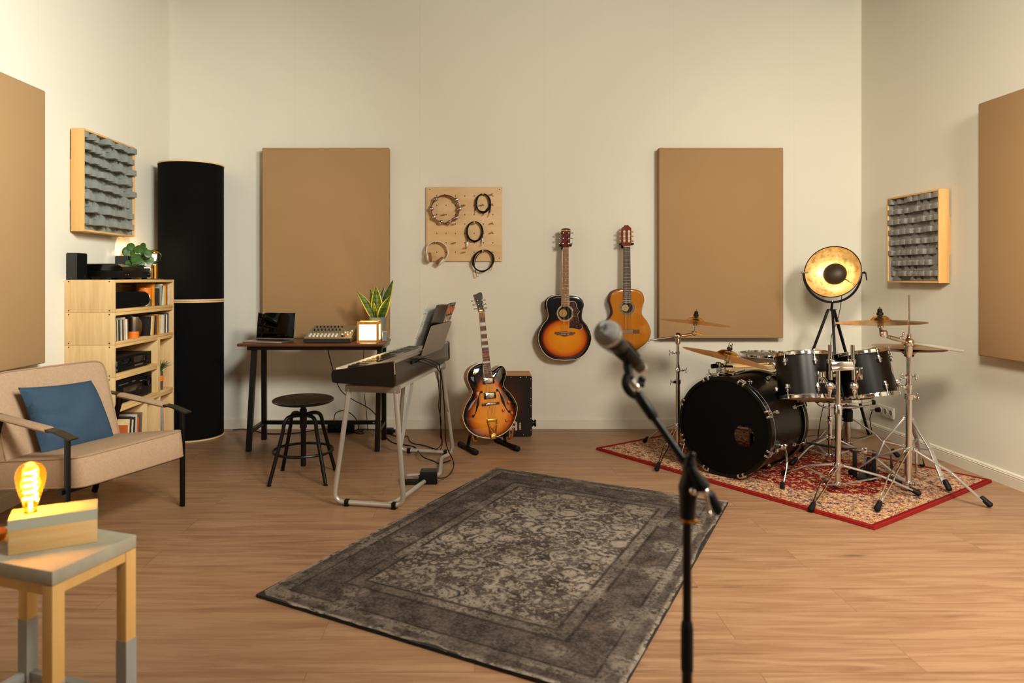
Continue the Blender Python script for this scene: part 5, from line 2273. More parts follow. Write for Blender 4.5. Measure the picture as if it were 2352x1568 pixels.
mb.prism([(p[0] * 1.0, p[1]) for p in [((zx - 420) / 1270.6 + (.0018 if zx > 500 else -.0018), (1425 - zy) / 1270.6 + (.0018 if zy < 900 else -.0018)) for zx, zy in pgz]], .0013, .0021)
t.part('pickguard_edge', mb, M_binding)
brl = [(-.078, .224), (-.035, .226), (0, .230), (.035, .226), (.078, .224), (.080, .212), (.066, .208), (.060, .200), (.035, .203), (.02, .194), (0, .190), (-.02, .194), (-.035, .203), (-.060, .200), (-.066, .208), (-.080, .212)]
mb = t.L()
mb.prism(brl, .0012, .010)
br = t.part('bridge', mb, M_rosewood)
mb = t.L()
mb.bx(-.036, .036, .2185, .2215, .010, .0135)
t.part('saddle', mb, M_binding, parent=br)
for k in range(6):
    mb = t.L()
    mb.ball(((k / 5 - .5) * .056, .207, .0105), .0032, (1, 1, .7), 8)
    t.part('bridge_pin', mb, M_binding, parent=br)
fretboard(t, .881, .4215, .0435, .0575, .0035, .0035, .0065, M_rosewood_l, 20, .648, dots=((3, (0,)), (5, (0,)), (7, (0,)), (9, (0,)), (12, (-.018, .018)), (15, (0,)), (17, (0,))), mt_bind=M_binding, mt_neck=M_mahogany, body_y=.512)
strings(t, .881, .22, .037, .056, .0135, .0142)
hs = [(-.025, .887), (.025, .887), (.031, .91), (.0335, .94), (.0365, 1.03), (.030, 1.0345), (.015, 1.0385), (0, 1.0395), (-.015, 1.0385), (-.030, 1.0345), (-.0365, 1.03), (-.0335, .94), (-.031, .91)]
mb = t.L()
mb.prism(hs, -.012, .003)
hd = t.part('headstock', mb, M_mahogany)
tuners(t, (.918, .960, 1.002), .034, .003, M_nickel, M_nickel, .012)
t.part('name_decal', text_mb('Harley Benton', .0145, mJ @ T_(0, 1.022, .0033), .0002, bold=.0004), M_letter_gold, parent=hd, label='gold script lettering')
mb = t.L()
for k in range(6):
    u = k / 5 - .5
    s = -1 if k < 3 else 1
    yy = (.918, .960, 1.002)[k if k < 3 else 5 - k]
    mb.tube([(u * .037, .884, .0125), (s * .022, yy, .010)], .0006, 4)
t.part('head_strings', mb, plain('bronze_string', '#a8552a', .3, .8))
mb = t.L()
mb.bx(-.2115, -.198, .40, .47, -.06, -.02, .004)
mb = t.L()
mb.ball((0, -.004, -.05), .006, (1, 1.2, 1), 10)
t.part('strap_button', mb, M_black)
mb = MB(mJ)
mb.box((-.1512, .435, -.05), (.006, .075, .045), RZ(R(0)), .003)
t.part('preamp_panel', mb, M_black)
hanger('black padded wall hook holding the sunburst acoustic guitar', mJ.to_translation().x + .007, (mJ @ V((0, .905, 0))).z, .0395)

# ---- classical
bot = P(1440.3, 804.5, 5.45)
mG = T_(bot.x, 5.442, bot.z) @ RY(R(-.35)) @ RX(PI / 2)
t = T('classical_guitar', 'orange brown classical guitar hanging on the wall, right of the sunburst one', 'guitar', m=mG)
ol = outline([(0, 0), (.075, .010), (.150, .060), (.186, .140), (.160, .222), (.1165, .284), (.121, .345), (.1355, .395), (.118, .455), (.06, .482), (0, .484)])
guitar_body(t, ol, .098, M_mahogany, M_cedar, M_cherry)
mb = t.L()
mb.lathe([(.0005, .0014), (.043, .0014), (.043, .0020)], T_(0, .337, 0), 40)
hole = t.part('sound_hole', mb, M_hole)
ros = NT('mosaic_rosette')
s_ = ros.xyz(ros.obj())
M_ros = ros.fin(ros.ramp(ros.vor(ros.obj((500, 500, 1)), 1.0), [(.3, '#2e1c10'), (.6, '#6b5a38'), (.8, '#a88a58')]), .3)
mb = t.L()
mb.lathe([(.0440, .0013), (.0440, .0019), (.0610, .0019), (.0610, .0013)], T_(0, .337, 0), 56, cap0=False, cap1=False)
t.part('rosette', mb, M_ros, parent=hole)
mb = t.L()
mb.lathe([(.0005, .0015), (.027, .0015), (.027, .0023)], T_(-.014, .335, 0), 28)
t.part('maker_label', mb, plain('old_paper_label', '#b59a68', .8), parent=hole)
mb = t.L()
mb.prism([(-.096, .135), (.096, .135), (.096, .164), (-.096, .164)], .0012, .006)
br = t.part('bridge', mb, M_rosewood)
mb = t.L()
mb.bx(-.042, .042, .136, .148, .006, .011, .001)
t.part('tie_block', mb, M_rosewood, parent=br)
for y in (.1375, .1465):
    mb = t.L()
    mb.bx(-.042, .042, y - .001, y + .001, .011, .012)
    t.part('tie_block_edge', mb, M_binding, parent=br)
mb = t.L()
mb.bx(-.041, .041, .1545, .1575, .006, .0125)
t.part('saddle', mb, M_binding, parent=br)
fretboard(t, .815, .369, .0520, .0635, .003, .003, .0065, M_ebony, 19, .652, mt_neck=M_cherry, body_y=.482)
strings(t, .815, .156, .043, .058, .0125, .0130, r=.0006)
hs = [(-.031, .821), (.031, .821), (.0375, .845), (.0375, .93), (.0365, .962), (.028, .970), (.018, .978), (.013, .986), (.006, .9865), (0, .982), (-.006, .9865), (-.013, .986), (-.018, .978), (-.028, .970), (-.0365, .962), (-.0375, .93), (-.0375, .845)]
mb = t.L()
mb.prism(hs, -.018, .002)
hd = t.part('headstock', mb, M_cherry)
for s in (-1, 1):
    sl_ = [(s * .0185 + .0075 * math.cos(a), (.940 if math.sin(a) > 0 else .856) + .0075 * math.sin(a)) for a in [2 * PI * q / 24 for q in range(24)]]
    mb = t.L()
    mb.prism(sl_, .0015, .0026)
    t.part('slot', mb, plain('pale_slot', '#c9b898' if s > 0 else '#b39a74', .7), parent=hd)  # pale plate laid over the headstock, its tone differs by side
    for y in (.862, .898, .934):
        mb = t.L()
        mb.tube([(s * .010, y, .002), (s * .027, y, .002)], .004, 10)
        t.part('roller', mb, M_ivory, parent=hd)
tuners(t, (.862, .898, .934), .0385, .002, plain('amber_button', '#c98a22', .3), None, btn='block')
hanger('black padded wall hook holding the classical guitar', mG.to_translation().x - .006, (mG @ V((0, .838, 0))).z, .0455)

# ---- archtop on its stand
base_pt = P(1132.5, 1006, 4.905)
lean, roll, yaw = R(7.5), R(3.2), R(19)
mE = T_(*base_pt) @ RZ(-yaw * -1) @ RX(-lean) @ RY(-roll) @ RX(PI / 2)
t = T('electric_guitar', 'sunburst archtop electric guitar standing on a floor stand before the cajon', 'guitar', m=mE)
el = [(0, 0), (.096, .026), (.161, .088), (.197, .178), (.190, .235), (.158, .297), (.120, .344), (.116, .377), (.139, .425), (.143, .458), (.130, .491), (.105, .503), (.074, .491), (.048, .476), (.034, .486), (.022, .520), (-.02, .532), (-.057, .531), (-.105, .510), (-.133, .477), (-.143, .439), (-.129, .382), (-.116, .345), (-.126, .312), (-.169, .252), (-.197, .188), (-.190, .121), (-.155, .062), (-.094, .020)]
ol = smooth_path([(x * 1.055, y, 0) for x, y in el], 5, closed=True)
estops = [(0, '#e8921a'), (.42, '#dd8314'), (.58, '#b3560e'), (.68, '#5a200c'), (.77, '#0d0806'), (1, '#080606')]
M_burst = sunburst('archtop_sunburst', (0, .158), (.168, .150), estops, .03, second=((0, .29), (.10, .15)), rough=.06)
guitar_body(t, ol, .085, M_maple_side, M_burst, M_binding, dome=.016)
zt = .017
_cy = sum(p.y for p in ol) / len(ol)
_pol = sorted((math.atan2(p.y - _cy, p.x), math.hypot(p.x, p.y - _cy)) for p in ol)


def top_z(x, y):
    """height of the carved top above (x, y)"""
    a, r = math.atan2(y - _cy, x), math.hypot(x, y - _cy)
    rr_ = min(_pol, key=lambda q: abs(q[0] - a))[1]
    k = r / rr_
    tab = [(.02, .0172), (.4, .01672), (.7, .0132), (.9, .0068), (.978, .0012), (1.2, 0)]
    for (k0, z0), (k1, z1) in zip(tab, tab[1:]):
        if k <= k1:
            return z0 + (z1 - z0) * max(0, (k - k0)) / (k1 - k0)
    return 0




def fhole(s):
    c = [(s * .066, .330), (s * .072, .322), (s * .082, .300), (s * .094, .255), (s * .112, .205), (s * .128, .176), (s * .134, .168)]
    pts = smooth_path([(x, y, 0) for x, y in c], 5)
    n = len(pts)
    mb = t.L()
    a, b = [], []
    for i, p in enumerate(pts):
        tg = (pts[min(i + 1, n - 1)] - pts[max(i - 1, 0)]).normalized()
        nr = V((-tg.y, tg.x, 0))
        u = i / (n - 1)
        w_ = .0028 + .0065 * math.exp(-((u - .5) / .12) ** 2) 
        z = top_z(p.x, p.y) + .0008
        a.append(p + nr * w_ + V((0, 0, z)))
        b.append(p - nr * w_ + V((0, 0, z)))
    mb.loft([a + b[::-1], [q + V((0, 0, .0012)) for q in a + b[::-1]]])
    for (x, y) in ((s * .060, .331), (s * .138, .171)):
        z = top_z(x, y) + .0008
        mb.lathe([(.0095, z - .001), (.0095, z + .0012)], T_(x, y, 0), 16)
    t.part('f_hole', mb, M_hole)


fhole(-1)
fhole(1)
for yc in (.405, .300):
    mb = t.L()
    mb.bx(-.045, .045, yc - .023, yc + .023, zt - .008, zt + .004, .002)
    pk = t.part('pickup_ring', mb, M_black_gloss)
    mb = t.L()
    mb.bx(-.033, .033, yc - .018, yc + .018, zt + .003, zt + .010, .0015)
    t.part('pickup_cover', mb, M_nickel, parent=pk)
    mb = t.L()
    for k in range(6):
        mb.lathe([(.0022, 0), (.0022, .0008)], T_((k / 5 - .5) * .05, yc + (.010 if yc > .35 else -.010), zt + .0098), 8)
    t.part('pole_pieces', mb, M_dark_bronze, parent=pk)
mb = t.L()
mb.bx(-.066, .066, .232, .250, zt - .004, zt + .006, .001)
br = t.part('bridge_base', mb, M_ebony)
mb = t.L()
mb.bx(-.040, .040, .236, .247, zt + .006, zt + .017, .002)
for k in range(6):
    mb.ball(((k / 5 - .5) * .055, .2415, zt + .017), .0042, (1, 1, .8), 8)
t.part('bridge_saddles', mb, M_chrome, parent=br)
# tailpiece: a bar, a wire frame of loops and a hinge plate
mb = t.L()
mb.bx(-.038, .038, .119, .138, zt - .001, zt + .010, .003)
tp = t.part('tailpiece', mb, M_gold)
mb = t.L()
for s in (-1, 1):
    mb.tube([(s * .034, .120, zt + .004), (s * .030, .09, zt + .003), (s * .020, .026, zt - .001)], .0026, 8)
    mb.tube(smooth_path([(s * .022, .10, zt + .004), (s * .030, .108, zt + .004), (s * .034, .098, zt + .004), (s * .022, .088, zt + .004), (s * .004, .066, zt + .003), (-s * .014, .042, zt + .001), (-s * .012, .030, zt), (s * .004, .034, zt), (s * .018, .050, zt + .002), (s * .024, .07, zt + .003)], 5), .0022, 8)
mb.tube([(-.021, .026, zt - .001), (.021, .026, zt - .001)], .003, 8)
t.part('wire_frame', mb, M_gold, parent=tp)
mb = t.L()
mb.bx(-.018, .018, -.003, .022, zt - .014, zt + .001, .002)
t.part('hinge_plate', mb, M_gold, parent=tp)
for (x, y) in ((.139, .235), (.092, .186), (.157, .158), (.112, .112)):
    z = top_z(x, y) - .0005
    mb = t.L()
    mb.lathe([(.0125, 0), (.0125, .003), (.010, .004), (.0095, .012), (.0075, .013), (.0005, .013)], T_(x, y, z), 20)
    t.part('knob', mb, M_amber_knob)
mb = t.L()
mb.lathe([(.011, 0), (.011, .003), (.004, .004)], T_(-.098, .468, .009), 18)
sw = t.part('selector_switch', mb, M_gold)
mb = t.L()
mb.ball((-.094, .466, .020), .006, (1, 1, 1.3), 10)
mb.tube([(-.098, .468, .010), (-.094, .466, .018)], .002, 6)
t.part('switch_tip', mb, M_ivory, parent=sw)
mb = t.L()
mb.ball((0, -.008, -.035), .006, (1, 1.2, 1), 10)
t.part('strap_button', mb, M_nickel)
fretboard(t, .893, .428, .0435, .0565, .010, .012, .0065, M_rosewood, 20, .628, inlays=((1, M_rosewood_l), (3, M_pearl), (5, M_pearl), (7, M_pearl), (9, M_pearl), (12, M_red_dot), (15, M_pearl)), mt_bind=M_binding, mt_neck=M_maple_side, body_y=.522, neck_d=.024)
strings(t, .893, .2415, .036, .055, .0198, zt + .0205, extra=(.130, .95, zt + .010))
hs = [(-.0225, .898), (.0225, .898), (.0225, .915), (.018, .945), (.016, .985), (.018, 1.020), (.017, 1.034), (.006, 1.042), (-.010, 1.040), (-.028, 1.030), (-.052, 1.026), (-.046, 1.005), (-.038, .970), (-.030, .940), (-.026, .915)]
hs = [(x + .006 if x < 0 else x + .004, y) for x, y in hs]
mb = t.L()
mb.prism(hs, -.010, .007)
hd = t.part('headstock', mb, M_maple_side)
mb = t.L()
cxh = sum(p[0] for p in hs) / len(hs)
cyh = sum(p[1] for p in hs) / len(hs)
mb.prism([(cxh + (x - cxh) * .95, cyh + (y - cyh) * .975) for x, y in hs], .0068, .0085)
t.part('headstock_face', mb, M_black_gloss, parent=hd, label='glossy black face')
for y, xl, xr in ((.925, -.026, .028), (.953, -.032, .026), (.982, -.038, .024)):
    for s, xx in ((-1, xl), (1, xr)):
        mb = t.L()
        mb.tube([(xx, y, -.003), (xx + s * .014, y, -.003)], .0026, 8)
        mb.ball((xx + s * .019, y, -.003), .008, (.9, .85, .6), 10)
        tn = t.part('tuning_peg', mb, M_nickel)
        mb = t.L()
        mb.lathe([(.0058, 0), (.005, .003), (.003, .004), (.003, .011)], T_(xx - s * .013, y, .0085), 12)
        t.part('string_post', mb, M_nickel, parent=tn)
mb = t.L()
mb.bx(-.013, .016, .901, .915, .0085, .0098, .001)
t.part('truss_cover', mb, M_gold, parent=hd)

# guitar stand
sx, sy = base_pt.x, base_pt.y
t = T('guitar_stand', 'low black guitar stand with foam feet under the archtop guitar', 'guitar stand', (sx, sy, 0))
for (a, b) in ((G(1058, 1020, .018), G(1092, 1038, .018)), (G(1142, 1010, .018), G(1188, 1030, .018))):
    a, b = V(a), V(b)
    d = (b - a).normalized()
    mb = MB()
    mb.tube([a - d * .02, a - d * .015, a + d * .035, a + d * .036, b - d * .046, b - d * .045, b + d * .012, b + d * .018], [.012, .0195, .0195, .0155, .0155, .0195, .0195, .012], 16)
    t.part('foot_tube', mb, M_rubber)
gu = mE @ V((0, .12, -.085))
for (a, b) in ((G(1074, 1026, .03), P(1082, 985, 5.03)), (G(1160, 1014, .03), P(1158, 985, 5.05))):
    mb = MB()
    mb.bar(a, b, .022, .018, (0, 1, 0), .002)
    t.part('upright', mb, M_black_metal)
mb = MB()
mb.bar(P(1080, 988, 5.035), P(1160, 988, 5.055), .022, .018)
t.part('cross_bar', mb, M_black_metal)
for s, cx in ((-1, 1092), (1, 1170)):
    c = P(cx, 985, 5.02)
    fr = P(cx + s * -2, 1012 if s < 0 else 1006, 4.90)
    dn = V((0, 0, -.03))
    pts = [c, c + dn + V((0, -.01, -.03)), fr + V((0, .02, -.004)), fr + V((s * .022, -.012, .008)), fr + V((s * .030, -.018, .075))]
    mb = MB()
    mb.tube(smooth_path(pts, 6), .0075, 10)
    t.part('padded_hook', mb, M_tan_rubber)

# ================================================================ cajon
cb = G(1222, 1003)
CW, CD, CH = .31, .262, .466
mc = T_(cb.x - CW, cb.y, 0)
t = T('cajon', 'dark faced box drum standing on the floor behind the archtop guitar', 'box drum', m=mc)
mb = t.L()
mb.bx(0, CW, .005, CD, .006, CH, .006)
t.part('body', mb, M_cajon_side)


def rrect(x0, x1, z0, z1, r, n=6):
    pts = []
    for cx, cz, a0 in ((x1 - r, z1 - r, 0), (x0 + r, z1 - r, 90), (x0 + r, z0 + r, 180), (x1 - r, z0 + r, 270)):
        for q in range(n + 1):
            a = R(a0 + 90 * q / n)
            pts.append((cx + r * math.cos(a), cz + r * math.sin(a)))
    return pts


cj = NT('cajon_burst')
s_ = cj.xyz(cj.obj())
d_ = cj.m('SQRT', cj.m('ADD', cj.m('POWER', cj.m('DIVIDE', cj.m('SUBTRACT', s_[0], CW / 2), .15), 2.0), cj.m('POWER', cj.m('DIVIDE', cj.m('SUBTRACT', s_[2], CH / 2 + .04), .25), 2.0)))
M_cj = cj.fin(cj.ramp(cj.m('ADD', d_, cj.m('MULTIPLY', cj.noise(cj.obj((2, 9, 1.2)), 3, 3), .12)), [(.1, '#4a2014'), (.75, '#22100a'), (1.0, '#0c0706')]), .3)
mf = t.m @ RX(PI / 2)
mb = MB(mf)
mb.prism(rrect(0, CW, .004, CH - .002, .018), -.006, .002)
fp = t.part('tapa', mb, M_cj, label='dark front plate')
for (x, z) in [(.045, CH - .014), (.15, CH - .014), (.22, CH - .014), (.265, CH - .014), (.045, .018), (.15, .018), (.245, .018)] + [(CW - .010, z) for z in (.05, .14, .235, .29, .37, .44)] + [(.010, z) for z in (.05, .14, .235, .37, .44)]:
    mb = MB(mf)
    mb.ball((x, z, .002), .0038, (1, 1, .4), 8)
    t.part('screw', mb, M_nickel, parent=fp)
mletA = mf @ T_(.168, .080, .0022)
# large rounded emblem letter and the small vertical name
la = [(-.029, -.030), (-.012, -.030), (-.012, -.011), (.012, -.011), (.012, -.030), (.029, -.030), (.029, .022)]
arc = [(.029 * math.cos(a) + 0, .022 + .020 * math.sin(a)) for a in [PI * q / 12 for q in range(1, 12)]]
la = la + arc + [(-.029, .022)]
mb = MB(mletA)
mb.prism(la, 0, .0006)
t.part('emblem', mb, M_letter, parent=fp)
mb = MB(mletA)
mb.prism([(-.010, .004), (.010, .004), (.012, .012), (.010, .022), (0, .027), (-.010, .022), (-.012, .012)], .0004, .0009)
t.part('emblem_eye', mb, plain('emblem_dark', '#120a06', .4), parent=fp)
t.part('maker_name', text_mb('MEINL', .0205, mf @ T_(.220, .083, .0022) @ RZ(PI / 2), .0004, bold=.0008), M_letter, parent=fp, label='pale vertical lettering')
for z, ln in ((.060, .02), (.105, .02)):
    pass
mb = t.L()
mb.lathe([(.026, 0), (.026, .014), (.018, .016), (.018, .022), (.027, .024), (.027, .036)], T_(CW, .07, .090) @ RY(PI / 2), 24)
t.part('side_knob', mb, M_black)

# ================================================================ wall socket
oy0, oy1 = 5.312, 5.105
t = T('wall_socket', 'white triple wall socket low on the side wall', 'socket', (XR, oy1, .160))
Ls = oy0 - oy1
mb = t.L()
mb.bx(-.011, -.0003, 0, Ls, 0, .083, .004)
pl = t.part('plate', mb, M_white_plastic)
for k in range(3):
    yk = Ls * (k + .5) / 3
    zf = T_(-.011, yk, .0415) @ RY(-PI / 2)
    mb = t.L()
    mb.lathe([(.026, 0), (.0255, .0022), (.0215, .0025), (.021, .0004)], zf, 28)
    so = t.part('socket_ring', mb, M_white_plastic, parent=pl)
    mb = t.L()
    mb.lathe([(.0208, .0003), (.0208, .0008)], zf, 28)
    t.part('socket_well', mb, plain('socket_recess', '#8a8074', .6), parent=pl)
    if k < 2:
        mb = t.L()
        mb.bx(-.0115, -.011, Ls * (k + 1) / 3 - .0006, Ls * (k + 1) / 3 + .0006, .004, .079)
        t.part('seam', mb, plain('socket_seam', '#b5aa9a', .6), parent=pl)
pg_ = V((XR - .0115, oy1 + Ls * 2.5 / 3, .2015))
mb = MB()
mb.lathe([(.017, .003), (.0185, .006), (.0175, .028), (.008, .036)], T_(*pg_) @ RY(-PI / 2), 20)
pts = [pg_ + V((-.034, 0, 0)), pg_ + V((-.07, 0, -.002)), P(2003, 944, 5.22), P(1998, 962, 5.22), P(2002, 990, 5.20), G(2000, 998), G(1985, 1003), G(1970, 1006), G(1945, 1004), G(1925, 1001), G(1900, 1000), G(1870, 1000), G(1845, 1004)]
mb.tube(smooth_path(pts, 8), .0032, 8)
single('plugged_cord', mb, M_cable, 'black cord plugged into the triple wall socket, trailing over the floor', 'cable')
# ================================================================ drum kit
_ri = rug_frame(rf, rl, rr)
_rinv, _rhw, _rhl = _ri[0].inverted(), _ri[1], _ri[2]


def ground(x, y):
    q = _rinv @ V((x, y, 0))
    return RUGZ if abs(q.x) < _rhw + .01 and abs(q.y) < _rhl + .01 else 0.0


def drum_ring(t, zf, r, z, mt, w=.012, parent=None, name='hoop'):
    """triple flanged steel hoop"""
    mb = MB(zf)
    mb.lathe([(r - .001, z - w), (r + .007, z - w), (r + .0075, z - w + .003), (r + .0035, z - w + .004), (r + .0035, z + w - .004), (r + .0085, z + w - .002), (r + .008, z + w), (r + .001, z + w), (r - .001, z - w)], seg=64, cap0=False, cap1=False)
    return t.part(name, mb, mt, parent)


def lug(t, zf, r, a, z0, z1, hoop_z, split=True):
    """one lug casing with its tension rods"""
    c, s = math.cos(a), math.sin(a)
    m = zf @ RZ(a) @ T_(r, 0, 0)
    mb = MB(m)
    zc = (z0 + z1) / 2
    mb.box((.008, 0, zc), (.016, .016, z1 - z0), None, .005)
    mb.box((.010, 0, zc), (.020, .021, (z1 - z0) * .28), None, .004)
    lg = t.part('lug', mb, M_chrome)
    mb = MB(m)
    mb.tube([(.009, 0, zc), (.009, 0, hoop_z)], .0026, 8)
    mb.lathe([(.0045, 0), (.005, .002), (.0045, .008)], T_(.009, 0, hoop_z - .003), 8)
    t.part('tension_rod', mb, M_chrome, parent=lg)


def tom(name, label, centre, axis, r, depth, nl, shell, group, a0=0.0, head=None, vent=None, bottom=True, mt_hoop=None):
    """a double headed drum; centre is the middle of the shell; axis points to the batter side"""
    mt_hoop = mt_hoop or M_chrome
    zf = zframe(centre, axis)
    t = T(name, label, 'drum', m=zf, group=group)
    h = depth / 2
    mb = MB(zf)
    mb.lathe([(r - .006, -h), (r, -h + .002), (r, h - .002), (r - .006, h), (r - .007, h - .01), (r - .007, -h + .01), (r - .006, -h)], seg=72, cap0=False, cap1=False)
    t.part('shell', mb, shell)
    for s in (-1, 1):
        drum_ring(t, zf, r + .002, s * (h + .001), mt_hoop, .0115)
        mb = MB(zf)
        mb.lathe([(.0005, s * (h + .0025)), (r * .9, s * (h + .0025)), (r, s * (h + .001)), (r + .001, s * (h - .004))], seg=64, cap0=False, cap1=False)
        t.part('head', mb, head if (s > 0 and head) else M_head_coat)
    for k in range(nl):
        a = a0 + 2 * PI * k / nl
        if depth > .17:
            lug(t, zf, r, a, h * .42, h * .80, h + .010)
            lug(t, zf, r, a, -h * .80, -h * .42, -h - .010)
        else:
            lug(t, zf, r, a, -h * .45, h * .45, h + .010)
    if vent:
        mb = MB(zf @ RZ(vent) @ T_(r, 0, .0) @ RY(PI / 2))
        mb.lathe([(.0005, .0), (.021, .0), (.022, .0012), (.0005, .0016)], seg=28)
        mb_ = mb
        t.part('badge', mb_, plain('pale_badge', '#a98f78', .35, .4))
    return t, zf


def foot_tip(t, p, dirv, leg, r=.0145, ln=.058):
    d = V(dirv).normalized()
    mb = MB()
    a = V(p) + V((0, 0, r * 1.05))
    mb.tube([a + d * ln * -1, a + d * (-ln * .9), a + d * (-.004), a + d * .004], [r * .72, r * .86, r * 1.12, r * .6], 12)
    t.part('rubber_foot', mb, M_rubber, parent=leg)


def tripod(t, c, zt, zl, feet, w=.016, mt=None, wire=(), brace=.55):
    """double braced legs from collar height zt, braces from the lower collar zl"""
    mt = mt or M_chrome
    for i, f in enumerate(feet):
        f = V((f[0], f[1], ground(f[0], f[1])))
        top = V((c[0], c[1], zt))
        hor = V((f.x - c[0], f.y - c[1], 0))
        n = hor.normalized()
        side = V((-n.y, n.x, 0))
        a = top + n * .028
        k1 = a + (f - a) * .5 + V((0, 0, .022 + .035 * zt))
        e = f + V((0, 0, .034)) - n * .035
        mb = MB()
        if i in wire:
            for s in (-1, 1):
                mb.tube(round_corners([a + side * s * .008, k1 + side * s * .012, k1 + (e - k1) * .12 + side * s * .016, e + side * s * .003], .02, 4), .0042, 8)
        else:
            for p, q in ((a, k1), (k1, e)):
                mb.bar(p, q, w, .009, (0, 0, 1), .0022)
        lg = t.part('leg', mb, mt if i in wire else M_leg_steel)
        foot_tip(t, f, (f - k1), lg)
        low = V((c[0], c[1], zl)) + n * .02
        kk = a + (k1 - a) * 1.0
        tgt = a.lerp(k1, 1.0) if brace > .5 else a.lerp(k1, .8)
        mb = MB()
        mb.bar(low, tgt - V((0, 0, .006)), .016, .004, (0, 0, 1))
        t.part('brace', mb, M_leg_steel, parent=lg)
        mb = MB()
        mb.ball(tgt - V((0, 0, .003)), .0055, (1, 1, 1), 8)
        t.part('rivet', mb, M_brushed, parent=lg)
    for z in (zt, zl):
        mb = MB()
        mb.lathe([(.013, -.014), (.021, -.012), (.023, 0), (.021, .012), (.013, .014)], T_(c[0], c[1], z), 20)
        for f in feet:
            n = V((f[0] - c[0], f[1] - c[1], 0)).normalized()
            mb.box((c[0] + n.x * .024, c[1] + n.y * .024, z), (.018, .018, .018), RZ(math.atan2(n.y, n.x)), .003)
        t.part('collar', mb, mt)


def wing(t, p, ang, mt=None, sc=1.0):
    """a wing nut with its clamp block"""
    m = T_(*p) @ RZ(ang)
    mb = MB(m)
    mb.box((.018 * sc, 0, 0), (.022 * sc, .020 * sc, .018 * sc), None, .004 * sc)
    cl = t.part('clamp', mb, mt or M_chrome)
    mb = MB(m)
    mb.tube([(.024 * sc, 0, 0), (.042 * sc, 0, 0)], .0035 * sc, 8)
    for s in (-1, 1):
        mb.ball((.044 * sc, s * .003, s * .011 * sc), .008 * sc, (.45, .7, 1.25), 10)
    t.part('wing_nut', mb, M_chrome, parent=cl)


def pole(t, c, segs, mt=None):
    """stacked tubes (z0, z1, r) with memory collars at the joints"""
    for z0, z1, r in segs:
        mb = MB()
        mb.lathe([(r * .9, z0), (r, z0 + .001), (r, z1 - .001), (r * .9, z1)], T_(c[0], c[1], 0), 20)
        t.part('tube', mb, mt or M_chrome)


def joint_collar(t, c, z, r, ang, h=.032):
    mb = MB()
    mb.lathe([(r, -h * .5), (r * 1.35, -h * .45), (r * 1.4, h * .4), (r * 1.2, h * .5), (r * .9, h * .52)], T_(c[0], c[1], z), 20)
    t.part('joint', mb, M_chrome)
    wing(t, (c[0] + math.cos(ang) * r * .9, c[1] + math.sin(ang) * r * .9, z), ang)


def cymbal(label, centre, normal, r, bell=.055, rise=.022):
    zf = zframe(centre, normal)
    t = T('cymbal', label, 'cymbal', m=zf, group='bronze cymbals of the drum kit')
    bow, bh = rise * .62, rise * .38 + .018
    up = [(.006, bow + bh), (bell * .35, bow + bh * .95), (bell * .65, bow + bh * .74), (bell * .88, bow + bh * .32), (bell, bow + .0015), (bell * 1.12, bow - .0005), (r * .5, bow * .76), (r * .72, bow * .44), (r * .9, bow * .15), (r, 0)]
    prof = up + [(q, z - .0013) for q, z in up[::-1]]
    mb = MB(zf)
    mb.lathe(prof + [up[0]], seg=80, cap0=False, cap1=False)
    t.part('plate', mb, M_cymbal)
    return t, zf, rise


def cymbal_top(t, zf, rise, chrome=False):
    """felt, sleeve and nut that hold the cymbal; they belong to its stand"""
    mb = MB(zf)
    mb.lathe([(.010, rise + .0185), (.017, rise + .020), (.017, rise + .034), (.012, rise + .036)], seg=18)
    f = t.part('felt', mb, M_rubber)
    mb = MB(zf)
    mb.lathe([(.012, rise + .036), (.013, rise + .038), (.0115, rise + .055), (.006, rise + .057)], seg=18)
    if chrome:
        mb.ball((0, 0, rise + .056), .015, (1, .6, .7), 12)
    t.part('nut', mb, M_chrome if chrome else M_black, parent=f)
    mb = MB(zf)
    mb.tube([(0, 0, -.075), (0, 0, rise + .066)], .0038, 8)
    mb.lathe([(.006, -.030), (.016, -.026), (.016, -.018), (.010, .008)], seg=16)
    t.part('threaded_post', mb, M_chrome, parent=f)


# ---------------------------------------------------------------- bass drum
ax = V((math.sin(R(48.5)), math.cos(R(48.5)), 0))
RB, LB_ = .282, .44
fc = V((1.497, 4.152, .300 + RUGZ))
zf = zframe(fc, ax, (0, 0, 1))         # x up, z runs to the rear
zf = frame(fc, V((0, 0, 1)).cross(ax) * -1, V((0, 0, 1)), ax)
if zf.to_3x3().determinant() < 0:
    zf = frame(fc, V((0, 0, 1)).cross(ax), V((0, 0, 1)), ax)
t = T('bass_drum', 'big black bass drum with a port hole lying on the red rug', 'drum', m=zf)
mb = MB(zf)
mb.lathe([(RB - .006, .02), (RB, .022), (RB, LB_ - .002), (RB - .006, LB_), (RB - .009, LB_ - .01), (RB - .009, .03), (RB - .006, .02)], seg=96, cap0=False, cap1=False)
shell = t.part('shell', mb, M_drum_shell)
for z0, z1 in ((-.012, .030), (LB_ - .010, LB_ + .032)):
    mb = MB(zf)
    mb.lathe([(RB - .004, z0), (RB + .014, z0), (RB + .0165, z0 + .003), (RB + .0165, z1 - .003), (RB + .014, z1), (RB - .004, z1), (RB - .004, z0)], seg=96, cap0=False, cap1=False)
    hp_ = t.part('hoop', mb, M_hoop_black)
    mb = MB(zf)
    zz = z1 if z0 < 0 else z0
    mb.torus(T_(0, 0, zz), RB + .0135, .0026, 96, 6)
    t.part('hoop_trim', mb, M_brushed, parent=hp_)
# front head with the off-centre port
hx, hy, hr = .128, -.035, .062
